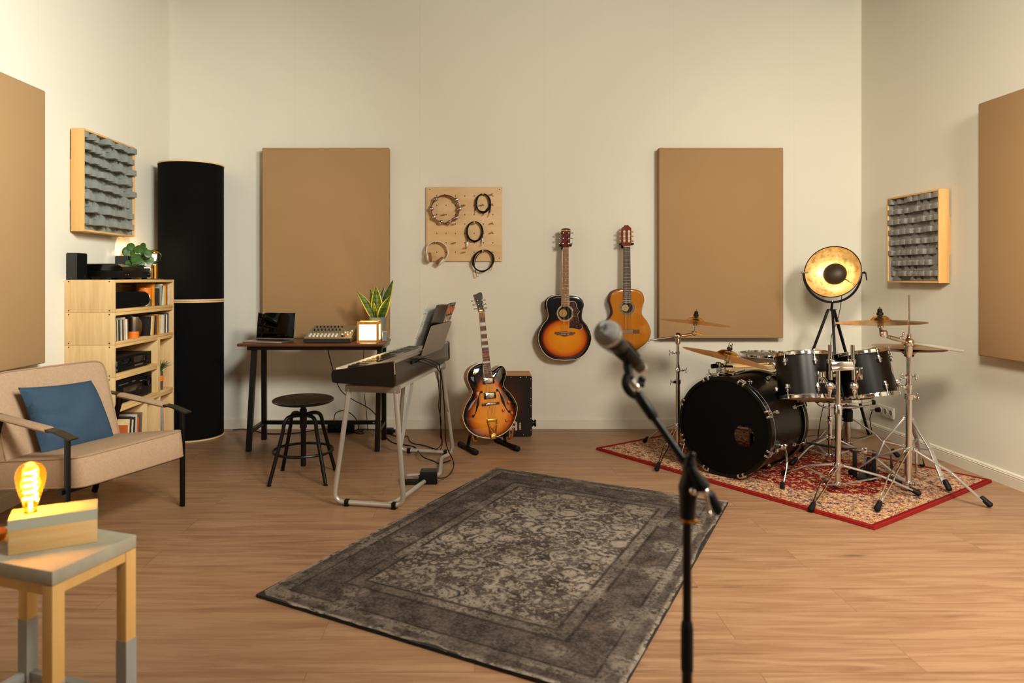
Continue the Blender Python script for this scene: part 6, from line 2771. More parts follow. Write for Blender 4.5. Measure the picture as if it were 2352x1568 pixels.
# find the side of the port: it sits towards the right as seen from the front
sgn = 1 if (zf @ V((1, 0, 0)) - fc).x > 0 else -1
hx *= sgn
mb = MB(zf)
N = 96
outer = [((RB - .003) * math.cos(2 * PI * k / N), (RB - .003) * math.sin(2 * PI * k / N), -.004) for k in range(N)]
inner = [(hx + hr * math.cos(2 * PI * k / N), hy + hr * math.sin(2 * PI * k / N), -.004) for k in range(N)]
mb.loft([outer, inner, [(p[0], p[1], -.0025) for p in inner], [(p[0], p[1], -.0025) for p in outer]], cap0=False, cap1=False)
t.part('front_head', mb, M_drum_head_black)
for k in range(8):
    a = R(22.5 + 45 * k)
    for end, z_in, d in (('f', .0, 1), ('r', LB_ + .02, -1)):
        m = zf @ RZ(a) @ T_(RB + .0165, 0, 0)
        mb = MB(m)
        zc = -.004 if d > 0 else LB_ + .024
        for s in (-1, 1):
            mb.box((.002, s * .016, zc + d * .004), (.012, .013, .024), None, .003)
            mb.box((-.008, s * .016, zc - d * .011), (.018, .012, .008), None, .002)
        mb.box((.007, 0, zc + d * .016), (.010, .036, .010), None, .003)
        cl = t.part('claw', mb, M_chrome)
        mb = MB(m)
        zl_ = .105 if d > 0 else LB_ - .105
        mb.tube([(.006, 0, zc - d * .004), (.004, 0, zl_)], .003, 8)
        mb.bar((.006, -.013, zc - d * .008), (.006, .013, zc - d * .008), .006, .005)
        mb.box((-.008, 0, zl_), (.018, .019, .042), None, .005)
        mb.box((-.006, 0, zl_), (.022, .024, .012), None, .004)
        t.part('tension_lug', mb, M_chrome, parent=cl)
# spurs
for s, out in ((1, P(1797, 1130, 3.90)), (-1, None)):
    loc = zf.inverted() @ (P(1788, 1033, 3.98) if s > 0 else V((0, 0, 0)))
    base = zf @ V((s * sgn * (RB - .002) * .94, -.10, .165))
    if s < 0:
        base = zf @ V((-sgn * (RB - .002) * .94, -.10, .165))
    rad = (base - (zf @ V((0, base.z - fc.z, .165))))
    rad = V((rad.x, rad.y, 0)).normalized()
    foot = out if s > 0 else base + rad * .10 - ax * .05
    foot = V((foot.x, foot.y, ground(foot.x, foot.y) + .012))
    b2 = base + rad * .028
    mb = MB()
    mb.lathe([(.014, -.004), (.019, .0), (.019, .018), (.012, .026), (.012, .03)], zframe(base - rad * .004, rad), 18)
    mb.ball(b2 + ax * .0 + V((0, 0, .012)), .013, (1, 1, 1), 12)
    br = t.part('spur_bracket', mb, M_chrome)
    mid = (b2 + foot) / 2 + rad * .018 + V((0, 0, .02))
    mb = MB()
    mb.tube(smooth_path([b2, mid, foot], 8), .0058, 10)
    sp = t.part('spur', mb, M_chrome)
    mb = MB()
    mb.lathe([(.010, -.010), (.013, -.006), (.011, .018), (.009, .03)], T_(*foot), 16)
    t.part('spur_foot', mb, M_rubber, parent=sp)
# cymbal holder and tom bracket on top of the shell
topp = zf @ V((0, RB, .20))
pb = P(1650, 886, 4.36)
mb = MB()
mb.box((pb.x, pb.y, RB + fc.z - .004), (.075, .06, .022), RZ(.6), .006)
mb.lathe([(.012, 0), (.012, .05), (.018, .052), (.018, .075), (.010, .078)], T_(pb.x, pb.y, RB + fc.z), 16)
mt1 = t.part('mount_bracket', mb, M_chrome)
pt_ = P(1664, 836, 4.40)
mb = MB()
mb.tube([(pb.x, pb.y, RB + fc.z + .02), (pb.x, pb.y, pt_.z - .02)], .0085, 12)
t.part('holder_post', mb, M_black_metal, parent=mt1)
mb = MB()
mb.tube([(pb.x - .045, pb.y - .01, pt_.z - .008), (pb.x + .012, pb.y, pt_.z - .002)], .014, 14)
t.part('holder_handle', mb, M_rubber, parent=mt1)
mb = MB()
mb.tube([(pb.x, pb.y, pt_.z - .006), (pt_.x + .05, pt_.y, pt_.z - .014)], .0065, 10)
mb.ball((pb.x + .02, pb.y, pt_.z - .004), .015, (1, 1, 1), 12)
t.part('holder_arm', mb, M_chrome, parent=mt1)
pb2 = P(1628, 885, 4.32)
mb = MB()
mb.lathe([(.016, -.01), (.013, .012), (.006, .016), (.004, .045)], T_(pb2.x, pb2.y, fc.z + RB - .006), 14)
mb.box((pb2.x, pb2.y, fc.z + RB + .008), (.03, .012, .012), RZ(.3), .003)
t.part('wing_screw', mb, M_chrome, parent=mt1)

TB = t
# ---------------------------------------------------------------- toms on the double stand
tC = V((2.048, 3.90, 0))
tm1, z1_ = tom('rack_tom', 'larger black rack tom with chrome hoops beside the bass drum', P(1848, 865, 4.13), V((.02, .25, .97)), .153, .250, 6, M_drum_shell, 'black toms of the drum kit', a0=R(-92))
tm2, z2_ = tom('rack_tom', 'smaller black rack tom with a round badge on its side', P(1987, 859, 4.06), V((-.12, .22, .97)), .142, .245, 6, M_drum_shell, 'black toms of the drum kit', a0=R(-84), vent=R(-43))
t = T('tom_stand', 'chrome double tom stand carrying the two black rack toms', 'drum stand', (tC.x, tC.y, 0))
pole(t, tC, [(.03, .46, .0155), (.40, .735, .0125)])
joint_collar(t, tC, .462, .0155, R(60), .06)
tripod(t, tC, .150, .045, [G(2113, 1147)[:2], G(1862, 1178)[:2], (1.85, 4.16)], wire=(1,), w=.027)
zt_ = .72
mb = MB()
a, b = P(1906, 838, 3.90), P(1958, 836, 3.89)
mb.bar(a, b, .034, .034, (0, 0, 1), .006)
mb.bar(a + V((0, -.018, -.022)), b + V((0, -.018, -.022)), .012, .018, (0, 0, 1), .003)
yk = t.part('mount_yoke', mb, M_chrome)
for px_, bx2, zz, tomm, tz in ((1906, 1906, 3.90, tm1, z1_), (1958, 1962, 3.89, tm2, z2_)):
    p = P(px_, 792, zz)
    q = P(px_ + 2, 872, zz)
    mb = MB()
    mb.tube([p, q], .0105, 14)
    ar = t.part('tom_arm', mb, M_chrome)
    mb = MB()
    c = P(bx2, 886, zz - .004)
    mb.ball(c, .026, (1, .8, .95), 14)
    mb.lathe([(.012, 0), (.014, .006), (.008, .022), (.004, .045)], zframe(c + V((0, 0, -.02)), (0, 0, -1)), 12)
    t.part('ball_clamp', mb, M_chrome, parent=ar)
    mb = MB()
    tcn = tz.to_translation()
    dirn = V((tcn.x - c.x, tcn.y - c.y, 0)).normalized()
    rr_ = .153 if tomm is tm1 else .142
    e = tcn - dirn * (rr_ + .004) + V((0, 0, .02))
    mb.tube([c, c.lerp(e, .5) + V((0, 0, .01)), e], .0085, 12)
    mb.box(e + V((0, 0, .0)), (.022, .05, .07), RZ(math.atan2(dirn.y, dirn.x)), .006)
    t.part('tom_bracket', mb, M_chrome, parent=ar)
    mb = MB()
    mb.lathe([(.013, -.012), (.017, -.010), (.017, .010), (.013, .012)], T_(p.x, p.y, a.z + .02), 16)
    t.part('arm_collar', mb, M_chrome, parent=ar)

# ---------------------------------------------------------------- drums behind
ft, zf_ft = tom('floor_tom', 'black floor tom with pale head behind the bass drum, drumsticks on it', V((1.965, 4.98, .375)), V((-.02, -.05, 1)), .205, .36, 8, M_drum_shell, 'black toms of the drum kit', a0=R(-80), head=M_head_coat)
for a in (-140, -20, 100):
    c, s = math.cos(R(a)), math.sin(R(a))
    mb = MB()
    x, y = 1.965 + c * .225, 4.98 + s * .225
    mb.tube([(x, y, .01), (x, y, .42)], .006, 10)
    lg = ft.part('leg', mb, M_chrome)
    mb = MB()
    mb.lathe([(.011, 0), (.013, .004), (.010, .03)], T_(x, y, ground(x, y)), 12)
    ft.part('leg_foot', mb, M_rubber, parent=lg)
    mb = MB()
    mb.box((1.965 + c * .216, 4.98 + s * .216, .36), (.03, .03, .04), RZ(R(a)), .006)
    ft.part('leg_bracket', mb, M_chrome, parent=lg)
ft2, zf2 = tom('floor_tom', 'bronze grey floor tom at the very back near the wall', V((2.21, 5.20, .45)), V((0, 0, 1)), .20, .36, 8, plain('bronze_grey_lacquer', '#6b5443', .25, .5), 'black toms of the drum kit', a0=R(-70), head=M_grey_plastic)
for a in (-150, -30, 90):
    c, s = math.cos(R(a)), math.sin(R(a))
    x, y = 2.21 + c * .22, 5.20 + s * .22
    mb = MB()
    mb.tube([(x, y, .005), (x, y, .46)], .006, 10)
    ft2.part('leg', mb, M_chrome)
for i, (a, b, lab) in enumerate(((P(1641, 823, 4.76), P(1780, 850, 4.90), 'hickory drumstick on the floor tom, tip beyond the rim'), (P(1655, 832, 4.80), P(1768, 838, 5.04), 'second hickory drumstick lying behind the other on the floor tom'))):
    zz = .375 + .18 + .022
    a = V((a.x, a.y, zz + .014))
    b = V((b.x, b.y, zz + .008))
    d = (b - a)
    mb = MB()
    mb.tube([a, a + d * .012, a + d * .028, a + d * .05, a + d * .3, a + d * .97, b], [.0015, .0042, .0045, .003, .0072, .0072, .005], 10)
    single('drumstick', mb, M_stick, lab, 'drumstick', 'drumsticks on the floor tom')

sn, zsn = tom('snare_drum', 'snare drum on its stand behind the two rack toms', V((2.36, 4.47, .50)), V((-.03, .06, 1)), .178, .14, 8, M_drum_shell, None, a0=.2)
t = T('snare_stand', 'low chrome snare stand behind the bass drum and toms', 'drum stand', (2.27, 4.42, 0))
sc = V((2.27, 4.42, 0))
pole(t, sc, [(.05, .30, .0125), (.28, .395, .010)])
joint_collar(t, sc, .30, .0125, R(-120), .05)
tripod(t, sc, .185, .07, [G(1816, 1077)[:2], (2.52, 4.36), (2.22, 4.72)], w=.013)
for a in (200, 320, 80):
    c, s = math.cos(R(a)), math.sin(R(a))
    mb = MB()
    mb.tube(round_corners([(sc.x, sc.y, .375), (2.31 + c * .10, 4.45 + s * .10, .385), (2.36 + c * .192, 4.47 + s * .192, .405), (2.36 + c * .197, 4.47 + s * .197, .445)], .03, 4), .006, 10)
    ar = t.part('basket_arm', mb, M_chrome)
    mb = MB()
    mb.box((2.36 + c * .192, 4.47 + s * .192, .425), (.02, .022, .03), RZ(R(a)), .005)
    t.part('rubber_grip', mb, M_rubber, parent=ar)

# throne behind
th = V((2.585, 4.80, 0))
t = T('drum_throne', 'drum stool with a black seat behind the smaller rack tom', 'stool', (th.x, th.y, 0))
mb = MB()
mb.lathe([(.02, -.03), (.15, -.03), (.165, -.015), (.168, .01), (.155, .03), (.1, .038), (.0005, .040)], T_(th.x, th.y, .50), 40)
t.part('seat', mb, M_black_cloth)
pole(t, th, [(.05, .30, .0200), (.28, .475, .0165)])
mb = MB()
mb.lathe([(.021, -.045), (.034, -.04), (.034, .035), (.024, .045)], T_(th.x, th.y, .255), 20)
t.part('height_collar', mb, M_black)
mb = MB()
mb.box((th.x + .012, th.y - .01, .315), (.085, .05, .022), RZ(.3), .006)
t.part('height_lever', mb, M_grey_paint)
tripod(t, th, .235, .06, [(2.30, 4.78), (2.83, 4.62), (2.70, 5.10)], w=.017)

# ---------------------------------------------------------------- cymbals and their stands
# left: boom stand
c1 = V((1.374, 4.68, 0))
cy, zc_, rs = cymbal('bronze crash cymbal in front of the beige panel, left of the kit', P(1597, 741, 4.66), V((.095, -.01, 1)), .231)
t = T('cymbal_stand', 'chrome boom cymbal stand at the left of the bass drum', 'cymbal stand', (c1.x, c1.y, 0), group='chrome cymbal boom stands')
pole(t, c1, [(.06, .505, .0145), (.49, .62, .0120), (.60, .79, .0095)])
joint_collar(t, c1, .505, .0140, R(200))
joint_collar(t, c1, .585, .0120, R(-30))
joint_collar(t, c1, .700, .0095, R(170), .02)
tripod(t, c1, .210, .075, [G(1479, 1023)[:2], G(1508, 1084)[:2], (1.66, 4.63)], w=.015, wire=(1,))
hub = V((c1.x, c1.y, .812))
mb = MB()
mb.ball(hub, .026, (1, 1, .95), 16)
mb.lathe([(.011, -.055), (.016, -.05), (.020, -.015)], T_(*hub), 16)
t.part('boom_hub', mb, M_chrome)
l_, r_ = P(1489, 782, 4.64), P(1592, 767, 4.67)
mb = MB()
mb.tube([l_, hub], .0062, 10)
mb.tube([hub, r_], .0085, 10)
bm_ = t.part('boom_arm', mb, M_brushed)
mb = MB()
mb.lathe([(.014, -.012), (.018, -.008), (.018, .008), (.014, .012)], zframe(r_ + V((.006, 0, .006)), (.25, -1, 0)), 18)
mb.tube([r_ + V((.006, -.01, .006)), r_ + V((.05, -.02, 0))], .004, 8)
t.part('tilter', mb, M_chrome, parent=bm_)
cymbal_top(t, zc_, rs)

# ride held by the bass drum mount
cy2, zc2, rs2 = cymbal('large bronze ride cymbal tilted over the bass drum', P(1671, 822, 4.42), V((.225, -.03, 1)), .282, bell=.072, rise=.034)
cymbal_top(TB, zc2, rs2, chrome=True)

# right: boom stand in front
c2 = V((2.415, 3.85, 0))
cy3, zc3, rs3 = cymbal('bronze crash cymbal on the boom right of the kit, above the hi-hat', P(2022, 741, 3.84), V((-.035, .01, 1)), .226)
t = T('cymbal_stand', 'chrome boom cymbal stand at the right front of the kit', 'cymbal stand', (c2.x, c2.y, 0), group='chrome cymbal boom stands')
pole(t, c2, [(.035, .545, .0155), (.53, .67, .0130), (.65, .84, .0110)])
joint_collar(t, c2, .545, .0150, R(10))
joint_collar(t, c2, .600, .0130, R(185), .028)
joint_collar(t, c2, .655, .0110, R(195), .024)
tripod(t, c2, .252, .065, [G(2014, 1184)[:2], G(2276, 1168)[:2], (2.26, 4.17)], w=.027, wire=(0,))
hub = P(2087, 786, 3.85)
mb = MB()
mb.ball(hub, .029, (1, 1, .95), 16)
mb.lathe([(.012, -.085), (.016, -.08), (.0225, -.02)], T_(*hub), 16)
mb.lathe([(.012, .02), (.010, .035), (.006, .04)], T_(*hub), 12)
t.part('boom_hub', mb, M_chrome)
l_, r_ = P(2038, 773, 3.84), P(2211, 806, 3.88)
mb = MB()
mb.tube([hub, r_], .0092, 10)
mb.tube([hub, l_], .0095, 10)
mb.tube([hub.lerp(l_, .45), hub.lerp(l_, .9)], .0115, 12)
bm_ = t.part('boom_arm', mb, M_silver_paint)
tl_ = P(2030, 766, 3.83)
mb = MB()
mb.lathe([(.015, -.010), (.021, -.007), (.021, .007), (.015, .010), (.008, .012)], zframe(tl_, (.1, -1, 0)), 22)
mb.bar(tl_ + V((-.014, 0, 0)), tl_ + V((-.016, .004, .04)), .012, .012)
t.part('tilter', mb, M_chrome, parent=bm_)
mb = MB()
p = P(2072, 772, 3.84)
for s in (-1, 1):
    mb.ball(p + V((s * .008, 0, s * .012)), .009, (.9, .4, 1.3), 10)
mb.tube([p, hub], .004, 8)
t.part('wing_nut', mb, M_chrome, parent=bm_)
cymbal_top(t, zc3, rs3)

# hi-hat
c3 = V((2.592, 4.13, 0))
zh = P(2087, 800, 4.13).z
ch1, zh1, _ = cymbal('upper bronze hi-hat cymbal on the rod behind the right boom stand', V((c3.x, c3.y, zh + .010)), V((.02, 0, 1)), .195, bell=.045, rise=.020)
ch2, zh2, _ = cymbal('lower bronze hi-hat cymbal turned upside down', V((c3.x, c3.y, zh - .004)), V((.02, 0, -1)), .195, bell=.045, rise=.020)
t = T('hihat_stand', 'chrome hi-hat stand with tall thin rod behind the right boom stand', 'cymbal stand', (c3.x, c3.y, 0))
pole(t, c3, [(.06, .60, .0130), (.58, zh - .05, .0105)])
joint_collar(t, c3, .61, .0125, R(20), .03)
mb = MB()
mb.tube([(c3.x, c3.y, zh - .06), (c3.x, c3.y, P(2089, 677, 4.13).z)], .0058, 10)
t.part('pull_rod', mb, M_chrome)
mb = MB()
mb.lathe([(.012, 0), (.013, .004), (.011, .03), (.006, .034)], T_(c3.x, c3.y, zh + .055), 14)
t.part('clutch', mb, M_chrome)
mb = MB()
mb.lathe([(.02, -.05), (.027, -.045), (.027, -.028), (.012, -.022)], T_(c3.x, c3.y, zh), 16)
t.part('seat_cup', mb, M_black)
tripod(t, c3, .365, .20, [G(1988, 1092)[:2], G(2181, 1138)[:2], (2.80, 4.33)], w=.025, brace=.6)
for s in (-1, 1):
    mb = MB()
    mb.tube(round_corners([(c3.x + s * .032, c3.y - .02, .20), (c3.x + s * .032, c3.y - .02, .03)], .01), .006, 8)
    t.part('frame_rod', mb, M_chrome)
pd = V((2.455, 4.06, RUGZ))
mpd = T_(*pd) @ RZ(R(62))
mb = MB(mpd)
mb.bar((.0, 0, .012), (.24, 0, .065), .082, .008, (0, 1, 0), .003)
ped = t.part('footboard', mb, M_black)
mb = MB(mpd)
mb.box((-.02, 0, .012), (.07, .09, .022), None, .005)
t.part('heel_plate', mb, M_black, parent=ped)

# double kick pedal: main pedal at the bass drum, drive shaft, second pedal
kp_ = zf @ V((0, -.26, LB_ + .09))
k2 = V((2.34, 4.13, RUGZ))
t = T('kick_pedal', 'black double kick pedal with a long drive shaft across the rug', 'pedal', (kp_.x, kp_.y, 0))
for c, ang in ((V((kp_.x, kp_.y, RUGZ)), R(41)), (k2, R(52))):
    m_ = T_(*c) @ RZ(ang)
    mb = MB(m_)
    mb.box((.05, 0, .006), (.30, .085, .012), None, .004)
    bs = t.part('base_plate', mb, M_black)
    mb = MB(m_)
    mb.bar((.18, 0, .022), (-.06, 0, .085), .078, .009, (0, 1, 0), .003)
    t.part('footboard', mb, M_black, parent=bs)
    for s in (-1, 1):
        mb = MB(m_)
        mb.bar((-.085, s * .05, .01), (-.085, s * .05, .185), .022, .012, (1, 0, 0), .003)
        t.part('frame_post', mb, M_black_metal, parent=bs)
    mb = MB(m_)
    mb.tube([(-.085, -.06, .175), (-.085, .06, .175)], .008, 10)
    mb.box((-.085, 0, .175), (.03, .03, .04), None, .006)
    t.part('axle', mb, M_chrome, parent=bs)
mb = MB()
a, b = V((kp_.x + .03, kp_.y - .05, .178)), V((k2.x - .02, k2.y + .03, .165))
mb.tube([a, a.lerp(b, .12)], .009, 10)
mb.tube([a.lerp(b, .12), a.lerp(b, .88)], .0065, 10)
mb.tube([a.lerp(b, .88), b], .009, 10)
t.part('drive_shaft', mb, M_black_metal)
mb = MB()
bt = V((kp_.x, kp_.y, .185)) - ax * .05
mb.tube([(kp_.x, kp_.y, .18), bt + V((0, 0, .10))], .004, 8)
mb.lathe([(.010, -.02), (.019, -.016), (.019, .016), (.010, .02)], zframe(bt + V((0, 0, .11)), ax), 16)
t.part('beater', mb, M_rubber)
# ================================================================ tripod spotlight lamp
LC = P(1912, 624, 5.02)
nL = V((-.648, -.716, .24)).normalized()
t = T('tripod_lamp', 'black tripod lamp with round gold-lined shade in the corner', 'lamp', (LC.x, LC.y, 0))
zl = zframe(LC, nL)
RS = .190
prof_o, prof_i = [], []
for k in range(13):
    a = R(82) * k / 12
    prof_o.append((max(RS * math.sin(a) / math.sin(R(82)), .0004), -(RS * 1.02) * math.cos(a) * .72 + .02))
    prof_i.append((max((RS - .004) * math.sin(a) / math.sin(R(82)), .0004), -(RS * 1.0) * math.cos(a) * .72 + .023))
mb = MB(zl)
mb.lathe(prof_o + [(RS + .003, prof_o[-1][1] + .004), (RS - .003, prof_o[-1][1] + .006)], seg=64, cap0=True, cap1=False)
sh = t.part('shade', mb, M_black_metal)
gl = NT('gold_leaf')
n1 = gl.noise(gl.obj(), 34, 4, .65)
n2 = gl.noise(gl.obj(), 9, 3)
c = gl.ramp(gl.m('ADD', gl.m('MULTIPLY', n1, .6), gl.m('MULTIPLY', n2, .4)), [(.34, '#8f6a30'), (.48, '#c9a768'), (.66, '#e2cd98')])
gl.bump(n1, .35, .004)
M_leafgold = gl.fin(c, .42, .35)
mb = MB(zl)
mb.lathe(prof_i, seg=64, cap0=True, cap1=False)
t.part('gold_lining', mb, M_leafgold, parent=sh, label='gold leaf lining')
ent = prof_i[-1][1]
mb = MB(zl)
cap = []
for k in range(9):
    a = PI / 2 * k / 8
    cap.append((max(.080 * math.cos(a), .0004), .056 * math.sin(a)))
mb.lathe([(.077, -.002)] + cap, T_(0, 0, ent - .070), 40, cap0=False)
t.part('glare_cap', mb, plain('bronze_black', '#3b2a18', .5, .2), parent=sh, label='dark round glare cap')
for a in (R(-42),):
    mb = MB(zl)
    c_, s_ = math.cos(a), math.sin(a)
    mb.tube(smooth_path([(c_ * .068, s_ * .068, ent - .070), (c_ * .098, s_ * .098, ent - .055), (c_ * .105, s_ * .105, ent - .085), (c_ * .09, s_ * .09, ent - .110)], 4), .0028, 6)
    t.part('cap_wire', mb, M_dark_bronze, parent=sh)
mb = MB(zl)
mb.ball((0, 0, ent - .092), .030, (1, 1, 1), 16)
t.part('bulb', mb, emit('warm_bulb', '#ffcf8a', 14.0), parent=sh)
o = point('tripod_lamp_light', zl @ V((0, 0, ent - .060)), 1.0, (1, .82, .52), .03)
o.location = zl @ V((-.045, .035, ent - .052))
# yoke: a half ring under the shade with pivots at both ends
pl_, pr_ = P(1847, 626, 5.0), P(1980, 626, 5.0)
cY = (pl_ + pr_) / 2
rY = (pr_ - pl_).length / 2
mb = MB()
ring = []
for k in range(33):
    a = PI + PI * k / 32
    ring.append((cY.x + rY * math.cos(a), cY.y + .01, cY.z + rY * 1.02 * math.sin(a)))
for i in range(32):
    mb.bar(ring[i], ring[i + 1], .016, .0045, (0, 1, 0))
yk = t.part('yoke', mb, M_black_metal)
for p, q, s in ((pl_, P(1856, 625, 5.0), -1), (pr_, P(1968, 626, 5.0), 1)):
    mb = MB()
    mb.tube([p + V((s * .02, 0, 0)), q], .006, 10)
    mb.lathe([(.008, -.006), (.009, 0), (.008, .006)], zframe(p + V((s * .016, 0, 0)), (1, 0, 0)), 14)
    t.part('pivot', mb, M_chrome if s < 0 else M_black_metal, parent=yk)
mb = MB()
mb.tube([pr_ + V((.024, -.004, .002)), pr_ + V((.030, -.006, -.055))], .0045, 8)
t.part('tilt_lever', mb, M_black_metal, parent=yk)
ap = P(1911, 710, 5.02)
mb = MB()
mb.tube([(cY.x, cY.y + .01, cY.z - rY * 1.02 - .004), (ap.x, ap.y + .01, ap.z - .012)], .0085, 12)
t.part('stem', mb, M_black_metal)
mb = MB()
mb.lathe([(.006, 0), (.007, .004), (.004, .012)], T_(cY.x, cY.y + .01, cY.z - rY * 1.02 + .002), 12)
t.part('stem_nut', mb, M_chrome)
mb = MB()
mb.lathe([(.028, 0), (.033, .001), (.033, .004), (.028, .005)], T_(ap.x, ap.y, ap.z - .004), 24)
t.part('tripod_plate', mb, M_black_metal)
for f in (V((3.035, 5.33, 0)), V((2.335, 5.28, 0)), V((2.44, 4.62, 0))):
    n = V((f.x - ap.x, f.y - ap.y, 0)).normalized()
    top = V((ap.x, ap.y, ap.z - .004)) + n * .026
    f = V((f.x, f.y, ground(f.x, f.y)))
    mb = MB()
    mb.bar(f, top, .017, .017, (n.x, n.y, 0), .002)
    lg = t.part('leg', mb, M_black_metal)
mb = MB()
s0 = P(1934, 674, 5.10)
mb.tube(smooth_path([s0, P(1931, 700, 5.1), P(1925, 730, 5.1), P(1914, 760, 5.1), P(1909, 778, 5.08), P(1905, 830, 5.0), P(1898, 900, 4.9), P(1885, 960, 4.9), V((2.50, 5.05, .01)), G(1880, 1001)], 6), .0026, 7)
t.part('flex', mb, M_cable)

# ================================================================ microphone and its stand
dM = 1.30
hc = P(1396, 767, dM)
ta = P(1481, 853, dM + .095)
axm = (ta - hc).normalized()
gr = NT('steel_mesh_grille')
s_ = gr.xyz(gr.obj())
an = gr.m('ARCTAN2', s_[1], s_[0])
w1 = gr.m('SINE', gr.m('MULTIPLY', an, 60.0))
w2 = gr.m('SINE', gr.m('MULTIPLY', s_[2], 2600.0))
gh = gr.m('MULTIPLY', gr.m('ADD', w1, w2), .25)
gr.bump(gh, .9, .0012)
M_grille = gr.fin(gr.ramp(gr.m('ADD', gh, .5), [(.25, '#3a3835'), (.7, '#9c9a94')]), .38, .55)
t = T('microphone', 'silver headed microphone on the boom stand in front', 'microphone', m=zframe(hc, axm))
mz = t.m
mb = MB(mz)
prof = []
for k in range(15):
    a = -PI / 2 + (PI * .86) * k / 14
    prof.append((max(.0262 * math.cos(a), .0004), .0262 * math.sin(a) * 1.03))
mb.lathe(prof, seg=48, cap0=False, cap1=True)
hd = t.part('grille', mb, M_grille)
mb = MB(mz)
mb.lathe([(.0258, -.002), (.0272, -.0015), (.0272, .0035), (.0258, .004)], seg=48, cap0=False, cap1=False)
t.part('grille_band', mb, M_brushed, parent=hd)
mb = MB(mz)
mb.lathe([(.0172, .022), (.0190, .026), (.0190, .031), (.0172, .034), (.0165, .055), (.0140, .10), (.0118, .139), (.0112, .142), (.0095, .145)], seg=40)
t.part('handle', mb, plain('dark_grey_enamel', '#1c1a18', .45, .3))
mb = MB(mz)
mb.lathe([(.0112, .136), (.0122, .137), (.0122, .143), (.0112, .144)], seg=32, cap0=False, cap1=False)
t.part('connector_ring', mb, M_brushed)

t = T('microphone_stand', 'black boom microphone stand standing in front of the grey rug', 'microphone stand', (.389, 1.275, 0))
dS = 1.275
pz = V((P(1578, 1200, dS).x, dS, 0))
# clip
cz = mz @ V((0, 0, .085))
mb = MB(mz)
N = 20
a0, a1 = R(20), R(340)
ringo = []
for zq, ro in ((.055, .0182), (.060, .0190), (.105, .0165), (.110, .0158)):
    ringo.append([(ro * math.cos(a0 + (a1 - a0) * k / N), ro * math.sin(a0 + (a1 - a0) * k / N), zq) for k in range(N + 1)] + [((ro - .003) * math.cos(a1 + (a0 - a1) * k / N), (ro - .003) * math.sin(a1 + (a0 - a1) * k / N), zq) for k in range(N + 1)])
mb.loft(ringo)
clip = t.part('clip', mb, M_rubber)
j0 = P(1441, 842, dM + .05)
j1 = P(1447, 868, dM + .035)
j2 = P(1462, 890, dM + .03)
mb = MB()
mb.tube([cz, j0, j1], [.010, .009, .008], 12)
t.part('clip_neck', mb, M_rubber, parent=clip)
mb = MB()
mb.tube(smooth_path([P(1440, 862, dM + .03), P(1436, 880, dM + .025), P(1444, 898, dM + .025), P(1458, 908, dM + .03), P(1468, 902, dM + .03)], 6), .0075, 12)
t.part('swivel_fork', mb, M_black)
mb = MB()
mb.tube([P(1450, 872, dM + .02), P(1460, 888, dM + .02)], .0062, 12)
mb.ball(P(1462, 888, dM + .018), .0062, (1, 1, 1), 10)
t.part('swivel_bolt', mb, M_chrome)
mb = MB()
mb.ball(P(1474, 872, dM + .03), .008, (1, .6, 1.0), 10)
mb.tube([P(1462, 880, dM + .03), P(1479, 884, dM + .03)], .0055, 10)
t.part('swivel_knob', mb, M_black)
b0, b1 = P(1463, 903, dM + .03), P(1646, 1180, dS + .02)
bx0 = P(1590, 1085, dS + .005)
mb = MB()
mb.tube([b0, b0.lerp(bx0, .02), b0.lerp(bx0, .30), b0.lerp(bx0, .33)], [.008, .0105, .0105, .0078], 14)
sl = t.part('boom_sleeve', mb, M_black)
mb = MB()
mb.tube([b0.lerp(bx0, .2), bx0, bx0 + (bx0 - b0).normalized() * .05], .0072, 14)
t.part('boom_arm', mb, M_black_metal)
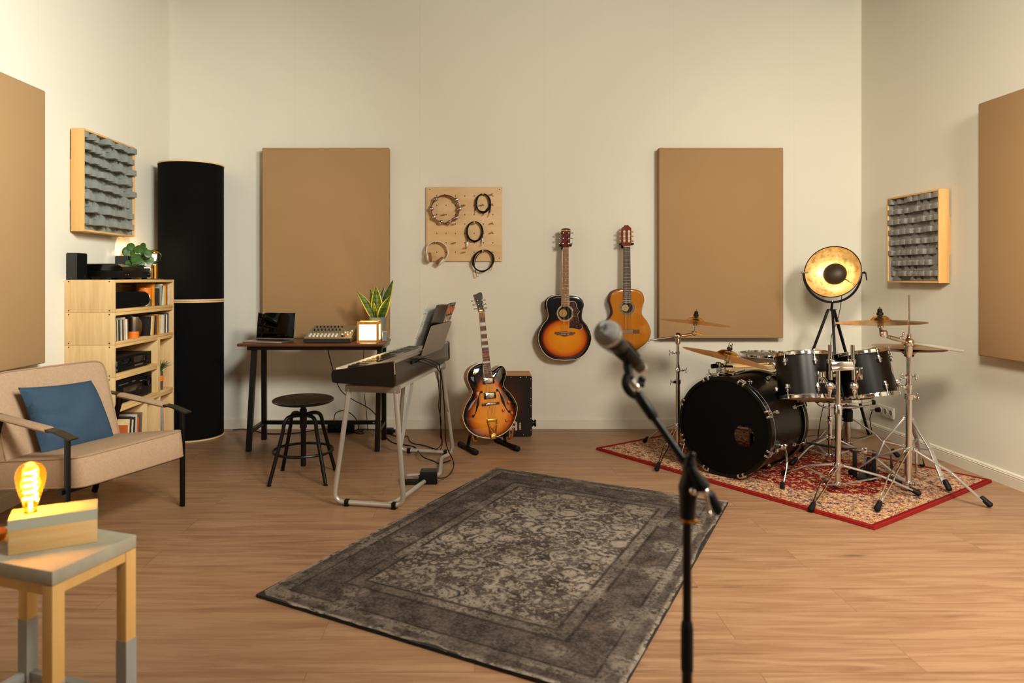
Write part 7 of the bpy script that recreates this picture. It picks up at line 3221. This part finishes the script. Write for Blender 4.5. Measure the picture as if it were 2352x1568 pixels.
# clutch
mb = MB()
c0, c1, c2_ = P(1585, 1045, dS - .002), P(1588, 1090, dS - .002), P(1580, 1150, dS)
mb.tube([c0, P(1583, 1075, dS), c1, P(1580, 1120, dS), c2_, P(1579, 1190, dS)], [.008, .013, .0165, .0175, .0150, .0130], 16)
cl = t.part('clutch', mb, M_black)
mb = MB()
mb.tube([P(1586, 1072, dS - .02), P(1612, 1118, dS - .015)], [.006, .016], 14)
mb.ball(P(1590, 1044, dS - .016), .0062, (1.2, .8, .8), 10)
t.part('clutch_plate', mb, M_black, parent=cl)
mb = MB()
mb.tube([P(1588, 1127, dS - .015), P(1622, 1132, dS - .01)], .0052, 12)
mb.ball(P(1592, 1127, dS - .018), .0075, (1, 1, 1), 12)
mb.ball(P(1604, 1131, dS - .018), .0055, (1, 1, 1), 12)
mb.tube([P(1620, 1126, dS - .015), P(1623, 1140, dS - .015), P(1629, 1178, dS - .012)], .0036, 10)
mb.ball(P(1620, 1128, dS - .017), .007, (1, 1, 1), 12)
mb.ball(P(1629, 1179, dS - .012), .0058, (1, 1, 1), 12)
t.part('clutch_bolt', mb, M_chrome, parent=cl)
mb = MB()
mb.tube([P(1628, 1130, dS), P(1632, 1136, dS), P(1650, 1172, dS), P(1648, 1182, dS)], [.006, .0088, .0088, .004], 12)
t.part('boom_end_grip', mb, M_rubber, parent=cl)
zr = P(1578, 1194, dS).z
mb = MB()
mb.lathe([(.0085, -.004), (.0105, -.003), (.0105, .003), (.0085, .004)], T_(pz.x, pz.y, zr), 18)
mb.box((pz.x + .012, pz.y - .004, zr), (.016, .010, .007), None, .002)
t.part('ring_clamp', mb, M_brass)
zc2_ = P(1575, 1432, dS).z
mb = MB()
mb.tube([(pz.x, pz.y, zc2_ - .15), (pz.x, pz.y, P(1578, 1160, dS).z)], .0080, 16)
t.part('upper_tube', mb, M_black_metal)
mb = MB()
mb.lathe([(.0085, .006), (.0105, 0), (.0112, -.01), (.0112, -.085), (.0100, -.088)], T_(pz.x, pz.y, zc2_), 18)
t.part('height_clutch', mb, M_rubber)
mb = MB()
mb.tube([(pz.x, pz.y, .02), (pz.x, pz.y, zc2_ - .08)], .0095, 16)
t.part('lower_tube', mb, M_black_metal)
mb = MB()
mb.lathe([(.125, 0), (.128, .003), (.126, .012), (.03, .020), (.014, .028), (.011, .034)], T_(pz.x, pz.y, 0), 48)
t.part('round_base', mb, M_black_metal)
